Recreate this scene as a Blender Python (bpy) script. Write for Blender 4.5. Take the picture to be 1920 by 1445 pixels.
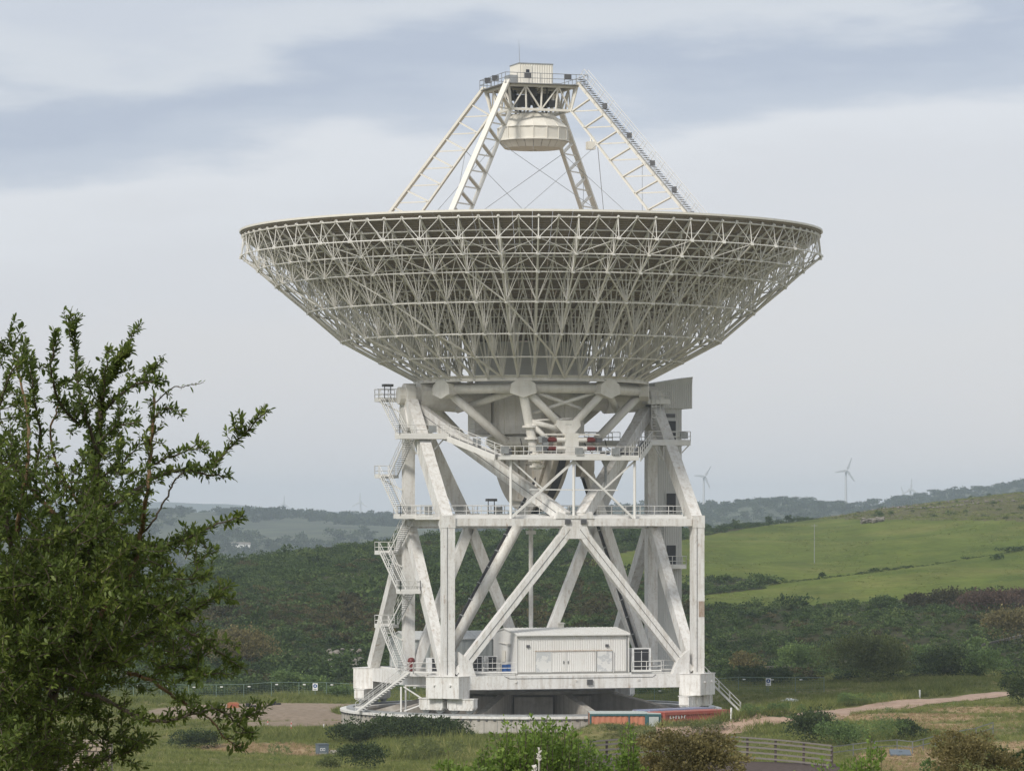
import bpy, math, random
import numpy as np
from mathutils import Vector, Matrix, Quaternion, noise as mnoise

R = math.radians
scene = bpy.context.scene
for o in list(bpy.data.objects):
    bpy.data.objects.remove(o)
COL = scene.collection

# ------------------------------------------------------------------ camera
CAM_X, CAM_D, CAM_Z = -2.09, 440.0, 19.6      # telescope axis at the origin, camera 440 m in front of it
FPX, W0, H0, HORIZON = 7480.0, 1920.0, 1445.0, 985.0
cam_data = bpy.data.cameras.new('camera')
cam_data.sensor_fit = 'HORIZONTAL'
cam_data.sensor_width = 36.0
cam_data.lens = FPX / W0 * 36.0
cam_data.shift_y = (HORIZON - H0 / 2) / W0
cam_data.clip_start = 0.5
cam_data.clip_end = 60000.0
cam = bpy.data.objects.new('camera', cam_data)
cam.location = (CAM_X, -CAM_D, CAM_Z)
cam.rotation_euler = (R(90), 0, 0)
COL.objects.link(cam)
scene.camera = cam

# ------------------------------------------------------------------ light
SUN_EL, SUN_AZ = 40.0, 240.0                    # azimuth measured counter-clockwise from +X
world = bpy.data.worlds.new('World')
scene.world = world
world.use_nodes = True
wn = world.node_tree.nodes
wl = world.node_tree.links
wn.clear()
w_out = wn.new('ShaderNodeOutputWorld')
w_bg = wn.new('ShaderNodeBackground')
w_bg.inputs['Strength'].default_value = 0.1
w_sky = wn.new('ShaderNodeTexSky')
w_sky.sky_type = 'NISHITA'
w_sky.sun_disc = False
w_sky.sun_elevation = R(SUN_EL)
w_sky.sun_rotation = R((90 - SUN_AZ) % 360)
w_sky.air_density = 1.0
w_sky.dust_density = 2.0
w_tc = wn.new('ShaderNodeTexCoord')


def wnode(kind, **kw):
    n = wn.new(kind)
    for k, v in kw.items():
        setattr(n, k, v)
    return n


def wmath(op, a, b=None, c=None, clamp=False):
    n = wn.new('ShaderNodeMath')
    n.operation = op
    n.use_clamp = clamp
    for i, v in enumerate((a, b, c)):
        if v is None:
            continue
        if isinstance(v, (int, float)):
            n.inputs[i].default_value = v
        else:
            wl.new(v, n.inputs[i])
    return n.outputs[0]


def wnoise(scale, detail, rough, offset=(0, 0, 0)):
    m = wn.new('ShaderNodeMapping')
    m.inputs['Scale'].default_value = scale
    m.inputs['Location'].default_value = offset
    wl.new(w_tc.outputs['Generated'], m.inputs['Vector'])
    n = wn.new('ShaderNodeTexNoise')
    n.inputs['Scale'].default_value = 1.0
    n.inputs['Detail'].default_value = detail
    n.inputs['Roughness'].default_value = rough
    wl.new(m.outputs[0], n.inputs['Vector'])
    return n.outputs['Fac']


w_sep = wn.new('ShaderNodeSeparateXYZ')
wl.new(w_tc.outputs['Generated'], w_sep.inputs[0])
# stratus layers: elevation warped by wide soft noise, then banded by a ramp (bands in sine of elevation)
warp = wnoise((5.5, 5.5, 22.0), 4.0, 0.5, (4.3, 0.4, 1.4))
fine = wnoise((20.0, 20.0, 95.0), 8.0, 0.6, (0.0, 2.0, 5.0))
el = wmath('ADD', wmath('SUBTRACT', w_sep.outputs['Z'], wmath('MULTIPLY', w_sep.outputs['X'], 0.085)), wmath('MULTIPLY', wmath('SUBTRACT', warp, 0.5), 0.07))
el = wmath('ADD', el, wmath('MULTIPLY', wmath('SUBTRACT', fine, 0.5), 0.026))
ramp = wn.new('ShaderNodeValToRGB')
ramp.color_ramp.interpolation = 'EASE'
wl.new(wmath('MULTIPLY', el, 2.5, None, True), ramp.inputs[0])
cr = ramp.color_ramp
CLOUDS = [(0, (0.716, 0.708, 0.73)), (0.1, (0.687, 0.694, 0.73)), (0.185, (0.658, 0.68, 0.738)), (0.228, (0.694, 0.723, 0.784)), (0.258, (0.503, 0.558, 0.665)), (0.285, (0.44, 0.497, 0.617)), (0.313, (0.617, 0.658, 0.73)), (0.338, (0.565, 0.61, 0.701)), (0.37, (0.456, 0.515, 0.631)), (0.45, (0.546, 0.597, 0.694)), (0.62, (0.672, 0.701, 0.761)), (1, (0.61, 0.651, 0.716))]
while len(cr.elements) < len(CLOUDS):
    cr.elements.new(0.5)
for e, (p, c) in zip(cr.elements, CLOUDS):
    e.position = p
    e.color = (c[0], c[1], c[2], 1)
w_gain = wn.new('ShaderNodeMix')
w_gain.data_type = 'RGBA'
w_gain.blend_type = 'MULTIPLY'
w_gain.inputs[0].default_value = 1.0
wl.new(ramp.outputs[0], w_gain.inputs[6])
w_gain.inputs[7].default_value = (6.05, 5.95, 5.8, 1)      # cloud luminance in the sky texture's units
w_mix = wn.new('ShaderNodeMix')
w_mix.data_type = 'RGBA'
w_mix.inputs[0].default_value = 0.93            # cloud cover
wl.new(w_sky.outputs[0], w_mix.inputs[6])
wl.new(w_gain.outputs[2], w_mix.inputs[7])
wl.new(w_mix.outputs[2], w_bg.inputs['Color'])
wl.new(w_bg.outputs[0], w_out.inputs[0])

sun_data = bpy.data.lights.new('sun', 'SUN')
sun_data.energy = 1.5
sun_data.angle = R(12)
sun_data.color = (1.0, 0.95, 0.87)
sun = bpy.data.objects.new('sun', sun_data)
sd = Vector((math.cos(R(SUN_EL)) * math.cos(R(SUN_AZ)), math.cos(R(SUN_EL)) * math.sin(R(SUN_AZ)), math.sin(R(SUN_EL))))
sun.rotation_euler = sd.to_track_quat('Z', 'Y').to_euler()
sun.location = sd * 200
COL.objects.link(sun)

vs = scene.view_settings
vs.view_transform = 'Standard'
vs.look = 'None'
vs.exposure = 0.85
vs.gamma = 1.0
vs.use_curve_mapping = False
scene.cycles.max_bounces = 6
scene.cycles.diffuse_bounces = 3
scene.cycles.transparent_max_bounces = 6
scene.cycles.volume_bounces = 2
scene.cycles.use_denoising = True


# ------------------------------------------------------------------ helpers
def W(px, py, d):
    """point seen at photo pixel (px, py), d metres in front of the camera"""
    return Vector((CAM_X + (px - 960.0) * d / FPX, d - CAM_D, CAM_Z - (py - HORIZON) * d / FPX))


def proj(x, y, z):
    d = y + CAM_D
    return 960.0 + (x - CAM_X) * FPX / d, HORIZON - (z - CAM_Z) * FPX / d


def V(*a):
    return Vector(a)


class MB:
    """collects shapes, builds one mesh object"""

    def __init__(self):
        self.v, self.f = [], []

    def add(self, vs_, fs_):
        n = len(self.v)
        self.v.extend([tuple(p) for p in vs_])
        self.f.extend([tuple(i + n for i in f) for f in fs_])
        return self

    def hexa(self, b, t):
        return self.add(list(b) + list(t), [(3, 2, 1, 0), (4, 5, 6, 7), (0, 1, 5, 4), (1, 2, 6, 5), (2, 3, 7, 6), (3, 0, 4, 7)])

    def box(self, x0, x1, y0, y1, z0, z1):
        return self.hexa([(x0, y0, z0), (x1, y0, z0), (x1, y1, z0), (x0, y1, z0)],
                         [(x0, y0, z1), (x1, y0, z1), (x1, y1, z1), (x0, y1, z1)])

    def obox(self, c, ax, ay, az):
        c, ax, ay, az = Vector(c), Vector(ax), Vector(ay), Vector(az)
        q = [-ax - ay, ax - ay, ax + ay, -ax + ay]
        return self.hexa([c + k - az for k in q], [c + k + az for k in q])

    def beam(self, p, q, w, h, up=(0, 0, 1), taper=1.0):
        p, q = Vector(p), Vector(q)
        d = (q - p).normalized()
        u = Vector(up)
        if abs(d.dot(u)) > 0.97:
            u = Vector((0.31, 0.95, 0))
        s = d.cross(u).normalized()
        t = s.cross(d).normalized()
        a, b = s * w / 2, t * h / 2
        k = taper
        return self.hexa([p - a - b, p + a - b, p + a + b, p - a + b],
                         [q - a * k - b * k, q + a * k - b * k, q + a * k + b * k, q - a * k + b * k])

    def tube(self, p, q, r, n=6, r2=None, caps=False):
        p, q = Vector(p), Vector(q)
        d = q - p
        if d.length < 1e-6:
            return self
        d.normalize()
        u = Vector((0, 0, 1)) if abs(d.z) < 0.95 else Vector((1, 0, 0))
        s = d.cross(u).normalized()
        t = s.cross(d).normalized()
        r2 = r if r2 is None else r2
        vs_ = []
        for k in range(n):
            a = 2 * math.pi * k / n
            o = s * math.cos(a) + t * math.sin(a)
            vs_ += [p + o * r, q + o * r2]
        fs_ = [(2 * k, 2 * ((k + 1) % n), 2 * ((k + 1) % n) + 1, 2 * k + 1) for k in range(n)]
        if caps:
            fs_ += [tuple(2 * k for k in range(n))[::-1], tuple(2 * k + 1 for k in range(n))]
        return self.add(vs_, fs_)

    def path(self, pts, r, n=5, r2=None):
        m = len(pts) - 1
        for i in range(m):
            a = r if r2 is None else r + (r2 - r) * i / m
            b = r if r2 is None else r + (r2 - r) * (i + 1) / m
            self.tube(pts[i], pts[i + 1], a, n, b)
        return self

    def lathe(self, prof, n=32, c=(0, 0, 0), a0=0.0, a1=2 * math.pi, close=False):
        full = abs(a1 - a0 - 2 * math.pi) < 1e-6
        m = n if full else n + 1
        vs_ = []
        for k in range(m):
            a = a0 + (a1 - a0) * k / n
            for r, z in prof:
                vs_.append((c[0] + r * math.cos(a), c[1] + r * math.sin(a), c[2] + z))
        L = len(prof)
        fs_ = []
        for k in range(n):
            k2 = (k + 1) % m
            for i in range(L if close else L - 1):
                j = (i + 1) % L
                fs_.append((k * L + i, k2 * L + i, k2 * L + j, k * L + j))
        return self.add(vs_, fs_)

    def prism(self, poly, direction):
        d = Vector(direction)
        n = len(poly)
        vs_ = [Vector(p) for p in poly] + [Vector(p) + d for p in poly]
        fs_ = [tuple(range(n))[::-1], tuple(range(n, 2 * n))] + [(i, (i + 1) % n, (i + 1) % n + n, i + n) for i in range(n)]
        return self.add(vs_, fs_)

    def mesh(self, name, mat, smooth=False, off=None):
        me = bpy.data.meshes.new(name)
        vv = self.v if off is None else [(p[0] - off[0], p[1] - off[1], p[2] - off[2]) for p in self.v]
        me.from_pydata(vv, [], self.f)
        if mat:
            me.materials.append(mat)
        if smooth:
            me.polygons.foreach_set('use_smooth', [True] * len(me.polygons))
        me.update()
        return me

    def build(self, name, mat, parent=None, smooth=False, origin=None):
        """origin: world position of the thing the vertices are given in the world frame of"""
        off = None
        if parent is not None:
            off = world_of(parent)
            if origin is not None:
                off = Vector(origin)
        elif origin is not None:
            off = Vector(origin)
        me = self.mesh(name, mat, smooth, off)
        o = bpy.data.objects.new(name, me)
        COL.objects.link(o)
        if parent is not None:
            o.parent = parent
            if origin is not None:
                o.location = Vector(origin) - world_of(parent)
        elif origin is not None:
            o.location = origin
        return o


def world_of(o):
    p = Vector((0, 0, 0))
    while o is not None:
        p = p + o.location
        o = o.parent
    return p


def tag(o, label=None, cat=None, group=None, kind=None):
    if label:
        o['label'] = label
    if cat:
        o['category'] = cat
    if group:
        o['group'] = group
    if kind:
        o['kind'] = kind
    return o


def thing(name, label, cat, loc=(0, 0, 0), group=None):
    o = bpy.data.objects.new(name, None)
    o.empty_display_size = 0.3
    COL.objects.link(o)
    o.location = loc
    return tag(o, label, cat, group)


def inst(name, me, parent, loc=(0, 0, 0), rot=(0, 0, 0), scale=(1, 1, 1)):
    o = bpy.data.objects.new(name, me)
    COL.objects.link(o)
    o.parent = parent
    o.location = loc
    o.rotation_euler = rot
    o.scale = scale
    return o


def big_mesh(name, verts, faces_n, loops, mat, rnd=None):
    """numpy mesh: verts (N,3), every face has faces_n corners, loops flat index array"""
    me = bpy.data.meshes.new(name)
    nv, nl = len(verts), len(loops)
    nf = nl // faces_n
    me.vertices.add(nv)
    me.vertices.foreach_set('co', np.asarray(verts, dtype=np.float32).ravel())
    me.loops.add(nl)
    me.loops.foreach_set('vertex_index', np.asarray(loops, dtype=np.int32))
    me.polygons.add(nf)
    me.polygons.foreach_set('loop_start', np.arange(0, nl, faces_n, dtype=np.int32))
    if mat:
        me.materials.append(mat)
    if rnd is not None:
        at = me.attributes.new('rnd', 'FLOAT', 'FACE')
        at.data.foreach_set('value', np.asarray(rnd, dtype=np.float32))
    me.update(calc_edges=True)
    me.validate()
    return me


# ------------------------------------------------------------------ materials
def new_mat(name):
    m = bpy.data.materials.new(name)
    m.use_nodes = True
    nt = m.node_tree
    b = nt.nodes['Principled BSDF']
    return m, nt, b


def n_noise(nt, scale, detail=4.0, rough=0.55, coord='Object', stretch=None):
    tc = nt.nodes.new('ShaderNodeTexCoord')
    src = tc.outputs[coord] if coord != 'World' else None
    if coord == 'World':
        g = nt.nodes.new('ShaderNodeNewGeometry')
        src = g.outputs['Position']
    if stretch:
        mp = nt.nodes.new('ShaderNodeMapping')
        mp.inputs['Scale'].default_value = stretch
        nt.links.new(src, mp.inputs['Vector'])
        src = mp.outputs[0]
    n = nt.nodes.new('ShaderNodeTexNoise')
    n.inputs['Scale'].default_value = scale
    n.inputs['Detail'].default_value = detail
    n.inputs['Roughness'].default_value = rough
    nt.links.new(src, n.inputs['Vector'])
    return n.outputs['Fac']


def n_ramp(nt, fac, stops, interp='LINEAR'):
    r = nt.nodes.new('ShaderNodeValToRGB')
    r.color_ramp.interpolation = interp
    while len(r.color_ramp.elements) < len(stops):
        r.color_ramp.elements.new(0.5)
    for e, (p, c) in zip(r.color_ramp.elements, stops):
        e.position = p
        if isinstance(c, (int, float)):
            c = (c, c, c)
        e.color = (c[0], c[1], c[2], 1)
    nt.links.new(fac, r.inputs[0])
    return r.outputs[0]


def n_mix(nt, fac, a, b, blend='MIX'):
    m = nt.nodes.new('ShaderNodeMix')
    m.data_type = 'RGBA'
    m.blend_type = blend
    for idx, v in ((0, fac), (6, a), (7, b)):
        if isinstance(v, (int, float)):
            m.inputs[idx].default_value = v
        elif isinstance(v, tuple):
            m.inputs[idx].default_value = (v[0], v[1], v[2], 1)
        else:
            nt.links.new(v, m.inputs[idx])
    return m.outputs[2]


def n_math(nt, op, a, b=None, clamp=False):
    m = nt.nodes.new('ShaderNodeMath')
    m.operation = op
    m.use_clamp = clamp
    for i, v in enumerate((a, b)):
        if v is None:
            continue
        if isinstance(v, (int, float)):
            m.inputs[i].default_value = v
        else:
            nt.links.new(v, m.inputs[i])
    return m.outputs[0]


def n_bump(nt, b, h, strength=0.3, dist=0.05):
    n = nt.nodes.new('ShaderNodeBump')
    n.inputs['Strength'].default_value = strength
    n.inputs['Distance'].default_value = dist
    nt.links.new(h, n.inputs['Height'])
    nt.links.new(n.outputs[0], b.inputs['Normal'])


def paint(name, col, dirt=(0.42, 0.36, 0.28), amount=0.35, rough=0.5, scale=0.35, rust=0.0):
    m, nt, b = new_mat(name)
    streak = n_noise(nt, scale, 6.0, 0.6, 'World', (3.0, 3.0, 0.45))
    blot = n_noise(nt, scale * 4.5, 5.0, 0.6, 'World')
    f = n_ramp(nt, streak, [(0.45, 0.0), (0.78, 1.0)])
    f2 = n_ramp(nt, blot, [(0.5, 0.0), (0.85, 0.7)])
    f = n_math(nt, 'MULTIPLY', n_math(nt, 'ADD', f, f2, True), amount)
    c = n_mix(nt, f, col, dirt)
    if rust:
        rs = n_ramp(nt, n_noise(nt, 1.1, 7.0, 0.68, 'World', (1.6, 1.6, 0.5)), [(0.60, 0.0), (0.72, 1.0)])
        c = n_mix(nt, n_math(nt, 'MULTIPLY', rs, rust), c, (0.30, 0.17, 0.08))
    nt.links.new(c, b.inputs['Base Color'])
    b.inputs['Roughness'].default_value = rough
    return m


def plain(name, col, rough=0.6, metal=0.0, var=0.18, scale=2.0):
    m, nt, b = new_mat(name)
    n = n_noise(nt, scale, 4.0, 0.6, 'World')
    lo = tuple(c * (1 - var) for c in col)
    hi = tuple(min(1, c * (1 + var)) for c in col)
    nt.links.new(n_ramp(nt, n, [(0.3, lo), (0.7, hi)]), b.inputs['Base Color'])
    b.inputs['Roughness'].default_value = rough
    b.inputs['Metallic'].default_value = metal
    return m


def leafy(name, stops, trans=0.25, rough=0.6, inst_var=0.0, patch=0.12):
    """foliage: colour runs over a ramp by a per-leaf random number, larger patches and the instance's own random"""
    m, nt, b = new_mat(name)
    at = nt.nodes.new('ShaderNodeAttribute')
    at.attribute_name = 'rnd'
    f = n_math(nt, 'MULTIPLY', at.outputs['Fac'], 0.55)
    pn = n_noise(nt, patch, 3.0, 0.6, 'World')
    f = n_math(nt, 'ADD', f, n_math(nt, 'MULTIPLY', n_math(nt, 'SUBTRACT', pn, 0.5), 1.1))
    f = n_math(nt, 'ADD', f, 0.22)
    if inst_var:
        oi = nt.nodes.new('ShaderNodeObjectInfo')
        f = n_math(nt, 'ADD', f, n_math(nt, 'MULTIPLY', n_math(nt, 'SUBTRACT', oi.outputs['Random'], 0.5), inst_var))
    c = n_ramp(nt, f, stops)
    nt.links.new(c, b.inputs['Base Color'])
    b.inputs['Roughness'].default_value = rough
    b.inputs['Specular IOR Level'].default_value = 0.25
    if trans:
        tr = nt.nodes.new('ShaderNodeBsdfTranslucent')
        nt.links.new(c, tr.inputs['Color'])
        mx = nt.nodes.new('ShaderNodeMixShader')
        mx.inputs[0].default_value = trans
        out = nt.nodes['Material Output']
        nt.links.new(b.outputs[0], mx.inputs[1])
        nt.links.new(tr.outputs[0], mx.inputs[2])
        nt.links.new(mx.outputs[0], out.inputs[0])
    return m


M = {}
M['white'] = paint('white_paint', (0.80, 0.79, 0.765), (0.42, 0.365, 0.295), 0.68, 0.5, 0.75, 0.7)
M['white_rail'] = paint('white_rail_paint', (0.76, 0.75, 0.72), (0.5, 0.46, 0.4), 0.25, 0.5)
M['truss'] = paint('truss_paint', (0.79, 0.77, 0.73), (0.50, 0.46, 0.40), 0.35, 0.5, 0.8)
M['cream'] = paint('cream_paint', (0.77, 0.74, 0.665), (0.55, 0.48, 0.38), 0.25, 0.5, 0.5)
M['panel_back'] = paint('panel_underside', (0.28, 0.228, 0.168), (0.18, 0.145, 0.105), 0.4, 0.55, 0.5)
M['panel_front'] = plain('panel_front', (0.72, 0.72, 0.70), 0.4)
M['beige_steel'] = paint('beige_steel', (0.79, 0.765, 0.71), (0.50, 0.45, 0.37), 0.45, 0.5, 0.5, 0.15)
M['grey_clad'] = paint('grey_cladding', (0.58, 0.58, 0.56), (0.43, 0.425, 0.41), 0.35, 0.45)
M['shed'] = paint('shed_cladding', (0.76, 0.75, 0.725), (0.52, 0.46, 0.38), 0.28, 0.5, 0.6, 0.12)
M['shed_grey'] = paint('grey_shed_cladding', (0.46, 0.49, 0.48), (0.35, 0.36, 0.35), 0.3, 0.5)
M['roof_white'] = paint('roof_white', (0.74, 0.735, 0.71), (0.5, 0.43, 0.34), 0.3, 0.5, 0.25)
M['roof_grey'] = paint('roof_grey', (0.55, 0.56, 0.55), (0.42, 0.42, 0.41), 0.3, 0.45)
M['dark'] = plain('dark_metal', (0.035, 0.035, 0.04), 0.5)
M['darkgrey'] = plain('dark_grey', (0.10, 0.10, 0.105), 0.55)
M['grating'] = plain('steel_grating', (0.25, 0.25, 0.25), 0.5, 0.3)
M['galv'] = plain('galvanised_steel', (0.33, 0.34, 0.34), 0.45, 0.35)
M['glass'] = plain('dark_glass', (0.025, 0.03, 0.04), 0.12)
M['red'] = plain('red_motor', (0.15, 0.024, 0.02), 0.5)
M['blue'] = plain('blue_drum', (0.04, 0.14, 0.42), 0.4)
M['orange_wall'] = paint('orange_wall', (0.52, 0.20, 0.115), (0.4, 0.2, 0.14), 0.3, 0.6)
M['teal'] = plain('teal_trim', (0.035, 0.11, 0.12), 0.5)
M['cabin_roof'] = paint('cabin_roof', (0.50, 0.56, 0.54), (0.40, 0.42, 0.39), 0.3, 0.5)
M['container_red'] = paint('container_red', (0.36, 0.085, 0.06), (0.38, 0.18, 0.14), 0.35, 0.55)
M['container_blue'] = paint('container_blue', (0.20, 0.24, 0.36), (0.42, 0.2, 0.17), 0.4, 0.55)
M['wheel_steel'] = paint('wheel_steel', (0.52, 0.475, 0.41), (0.30, 0.26, 0.2), 0.55, 0.55, 0.9, 0.5)
M['dull_steel'] = plain('dull_steel', (0.17, 0.175, 0.175), 0.6)
M['rubber'] = plain('rubber', (0.02, 0.02, 0.02), 0.8)
M['fence_green'] = plain('fence_green', (0.17, 0.24, 0.20), 0.6)
M['old_wood'] = paint('weathered_wood', (0.20, 0.18, 0.165), (0.16, 0.135, 0.12), 0.6, 0.8, 1.2)
M['deck_wood'] = paint('deck_wood', (0.12, 0.098, 0.09), (0.06, 0.05, 0.046), 0.8, 1.0, 1.5)
M['deck_wood'].node_tree.nodes['Principled BSDF'].inputs['Specular IOR Level'].default_value = 0.0
M['bark'] = paint('bark', (0.095, 0.075, 0.055), (0.05, 0.04, 0.03), 0.6, 0.9, 30.0)
M['bark_lichen'] = paint('bark_lichen', (0.11, 0.08, 0.05), (0.36, 0.17, 0.03), 0.6, 0.9, 60.0)
M['bark_far'] = plain('bark_far', (0.10, 0.085, 0.07), 0.9)
M['blue_plate'] = plain('blue_sign_print', (0.03, 0.09, 0.28), 0.5)
M['sign_white'] = plain('sign_white', (0.78, 0.78, 0.77), 0.5)
M['turbine'] = plain('turbine_white', (0.50, 0.51, 0.52), 0.6)
M['tarp'] = plain('grey_tarp', (0.60, 0.62, 0.63), 0.5, 0.0, 0.3, 1.5)
M['utility'] = paint('utility_box', (0.115, 0.145, 0.175), (0.09, 0.11, 0.12), 0.3, 0.6)
M['traffic_red'] = plain('traffic_red', (0.55, 0.08, 0.05), 0.5)
M['orange_plastic'] = plain('orange_plastic', (0.36, 0.14, 0.06), 0.5)
M['stone'] = plain('field_stone', (0.34, 0.28, 0.22), 0.9, 0.0, 0.35, 3.0)
M['pale_stone'] = plain('pale_stone', (0.20, 0.18, 0.155), 0.95, 0.0, 0.35, 1.5)
M['mortar'] = plain('mortar', (0.22, 0.19, 0.16), 0.95)
M['dry_weed'] = plain('dry_weed', (0.62, 0.59, 0.54), 0.9)


def concrete_mat():
    m, nt, b = new_mat('concrete')
    streak = n_ramp(nt, n_noise(nt, 0.8, 6.0, 0.65, 'World', (2.2, 2.2, 0.25)), [(0.4, 0.0), (0.72, 1.0)])
    blot = n_ramp(nt, n_noise(nt, 1.7, 6.0, 0.65, 'World'), [(0.3, (0.40, 0.375, 0.335)), (0.7, (0.52, 0.49, 0.445))])
    c = n_mix(nt, n_math(nt, 'MULTIPLY', streak, 0.6), blot, (0.24, 0.20, 0.155))
    nt.links.new(c, b.inputs['Base Color'])
    b.inputs['Roughness'].default_value = 0.9
    return m


M['concrete'] = concrete_mat()
M['concrete_dark'] = paint('concrete_grey', (0.33, 0.32, 0.30), (0.17, 0.155, 0.14), 0.5, 0.9, 0.7)


def peeling_mat():
    m, nt, b = new_mat('peeling_paint')
    f = n_ramp(nt, n_noise(nt, 1.3, 6.0, 0.62, 'World'), [(0.49, 0.0), (0.52, 1.0)])
    c = n_mix(nt, f, (0.74, 0.735, 0.71), (0.57, 0.58, 0.58))
    nt.links.new(c, b.inputs['Base Color'])
    b.inputs['Roughness'].default_value = 0.55
    return m


M['peeling'] = peeling_mat()
# ------------------------------------------------------------------ terrain
G_D = [-400, -60, 0, 30, 60, 120, 200, 280, 340, 400, 545, 600, 900, 2000, 30000]
G_Z = [19.5, 18.6, 17.9, 16.6, 14.4, 9.8, 5.2, 1.6, -0.9, -2.3, -2.3, -6.0, -30.0, -60.0, -90.0]


def sstep(a, b, x):
    t = np.clip((np.asarray(x, dtype=float) - a) / (b - a), 0, 1)
    return t * t * (3 - 2 * t)


def zg(x, d):
    x = np.asarray(x, dtype=float)
    d = np.asarray(d, dtype=float)
    z = (np.interp(d, G_D, G_Z) + np.interp(d - 18, G_D, G_Z) + np.interp(d + 18, G_D, G_Z)) / 3
    near = sstep(330, 400, d) * (1 - sstep(545, 600, d))
    z = z + near * (1.5 * sstep(15, 26, x) + 0.9 * sstep(26, 60, x))
    w = sstep(270, 330, d) * (1 - sstep(560, 620, d))
    z = z + w * 0.13 * (np.sin(x * 0.31 + d * 0.17) + np.sin(x * 0.13 - d * 0.29 + 1.3) * 0.8 + np.sin(x * 0.77 + d * 0.61) * 0.35)
    # grassy bank in front of the cabins
    z = z + 1.55 * np.exp(-((d - 406.5) / 4.5) ** 2) * sstep(2, 7, x) * (1 - sstep(23, 33, x))
    # levelled pad round the telescope
    r = np.hypot(x, d - CAM_D)
    pad = 1 - sstep(22.0, 27.0, r)
    return z * (1 - pad) + np.minimum(z, -1.9) * pad


def G(px, d, dz=0.0):
    x = CAM_X + (px - 960.0) * d / FPX
    return Vector((x, d - CAM_D, float(zg(x, d)) + dz))


def ground_hit(px, py):
    """where the line of sight through a pixel meets the near ground"""
    best = None
    for d in np.arange(285, 560, 1.0):
        x = CAM_X + (px - 960.0) * d / FPX
        z = CAM_Z - (py - HORIZON) * d / FPX
        if z <= float(zg(x, d)):
            best = d
            break
    if best is None:
        best = 545
    return G(px, best), best


def cover_colors(px, py, d, x):
    """dirt, straw, lush weights of the near ground"""
    dirt = np.zeros_like(px)
    straw = np.zeros_like(px)
    lush = np.zeros_like(px)
    # gravel yard left of the telescope
    e = ((px - 540) / 270.0) ** 2 + ((py - 1334) / 17.0) ** 2
    dirt = np.maximum(dirt, 1 - sstep(0.75, 1.15, e))
    e = ((px - 640) / 240.0) ** 2 + ((py - 1357) / 7.0) ** 2
    dirt = np.maximum(dirt, 0.9 * (1 - sstep(0.6, 1.2, e)))
    lush = np.maximum(lush, (1 - sstep(0.5, 1.1, ((px - 700) / 85.0) ** 2 + ((py - 1334) / 9.0) ** 2)))
    dirt = dirt * (1 - lush)
    # straw terraces
    for cx, cy, rx, ry, k in ((480, 1402, 130, 10, 1.0), (570, 1409, 60, 9, 1.0), (1700, 1345, 150, 9, 1.0), (1760, 1363, 90, 8, 0.9),
                              (1700, 1425, 110, 26, 0.9), (1860, 1330, 120, 7, 0.8), (1900, 1400, 90, 12, 0.8), (1890, 1360, 90, 20, 0.25)):
        e = ((px - cx) / rx) ** 2 + ((py - cy) / ry) ** 2
        straw = np.maximum(straw, k * (1 - sstep(0.5, 1.2, e)))
    # lush strips
    for cx, cy, rx, ry in ((560, 1378, 260, 12), (800, 1400, 120, 30), (1440, 1368, 70, 9), (1380, 1345, 130, 9), (1650, 1375, 120, 20), (560, 1297, 400, 9)):
        e = ((px - cx) / rx) ** 2 + ((py - cy) / ry) ** 2
        lush = np.maximum(lush, (1 - sstep(0.4, 1.2, e)))
    return dirt, straw, lush


def attr_mesh(name, X, Y, Z, attrs, mat, kind='structure'):
    ny, nx = X.shape
    v = np.stack([X, Y, Z], -1).reshape(-1, 3)
    i = np.arange(ny * nx).reshape(ny, nx)
    q = np.stack([i[:-1, :-1], i[:-1, 1:], i[1:, 1:], i[1:, :-1]], -1).reshape(-1)
    me = big_mesh(name, v, 4, q, mat)
    me.polygons.foreach_set('use_smooth', [True] * len(me.polygons))
    for k, a in attrs.items():
        at = me.attributes.new(k, 'FLOAT', 'POINT')
        at.data.foreach_set('value', np.asarray(a, dtype=np.float32).ravel())
    o = bpy.data.objects.new(name, me)
    COL.objects.link(o)
    o['kind'] = kind
    return o


def attr_node(nt, name):
    a = nt.nodes.new('ShaderNodeAttribute')
    a.attribute_name = name
    return a.outputs['Fac']


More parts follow.
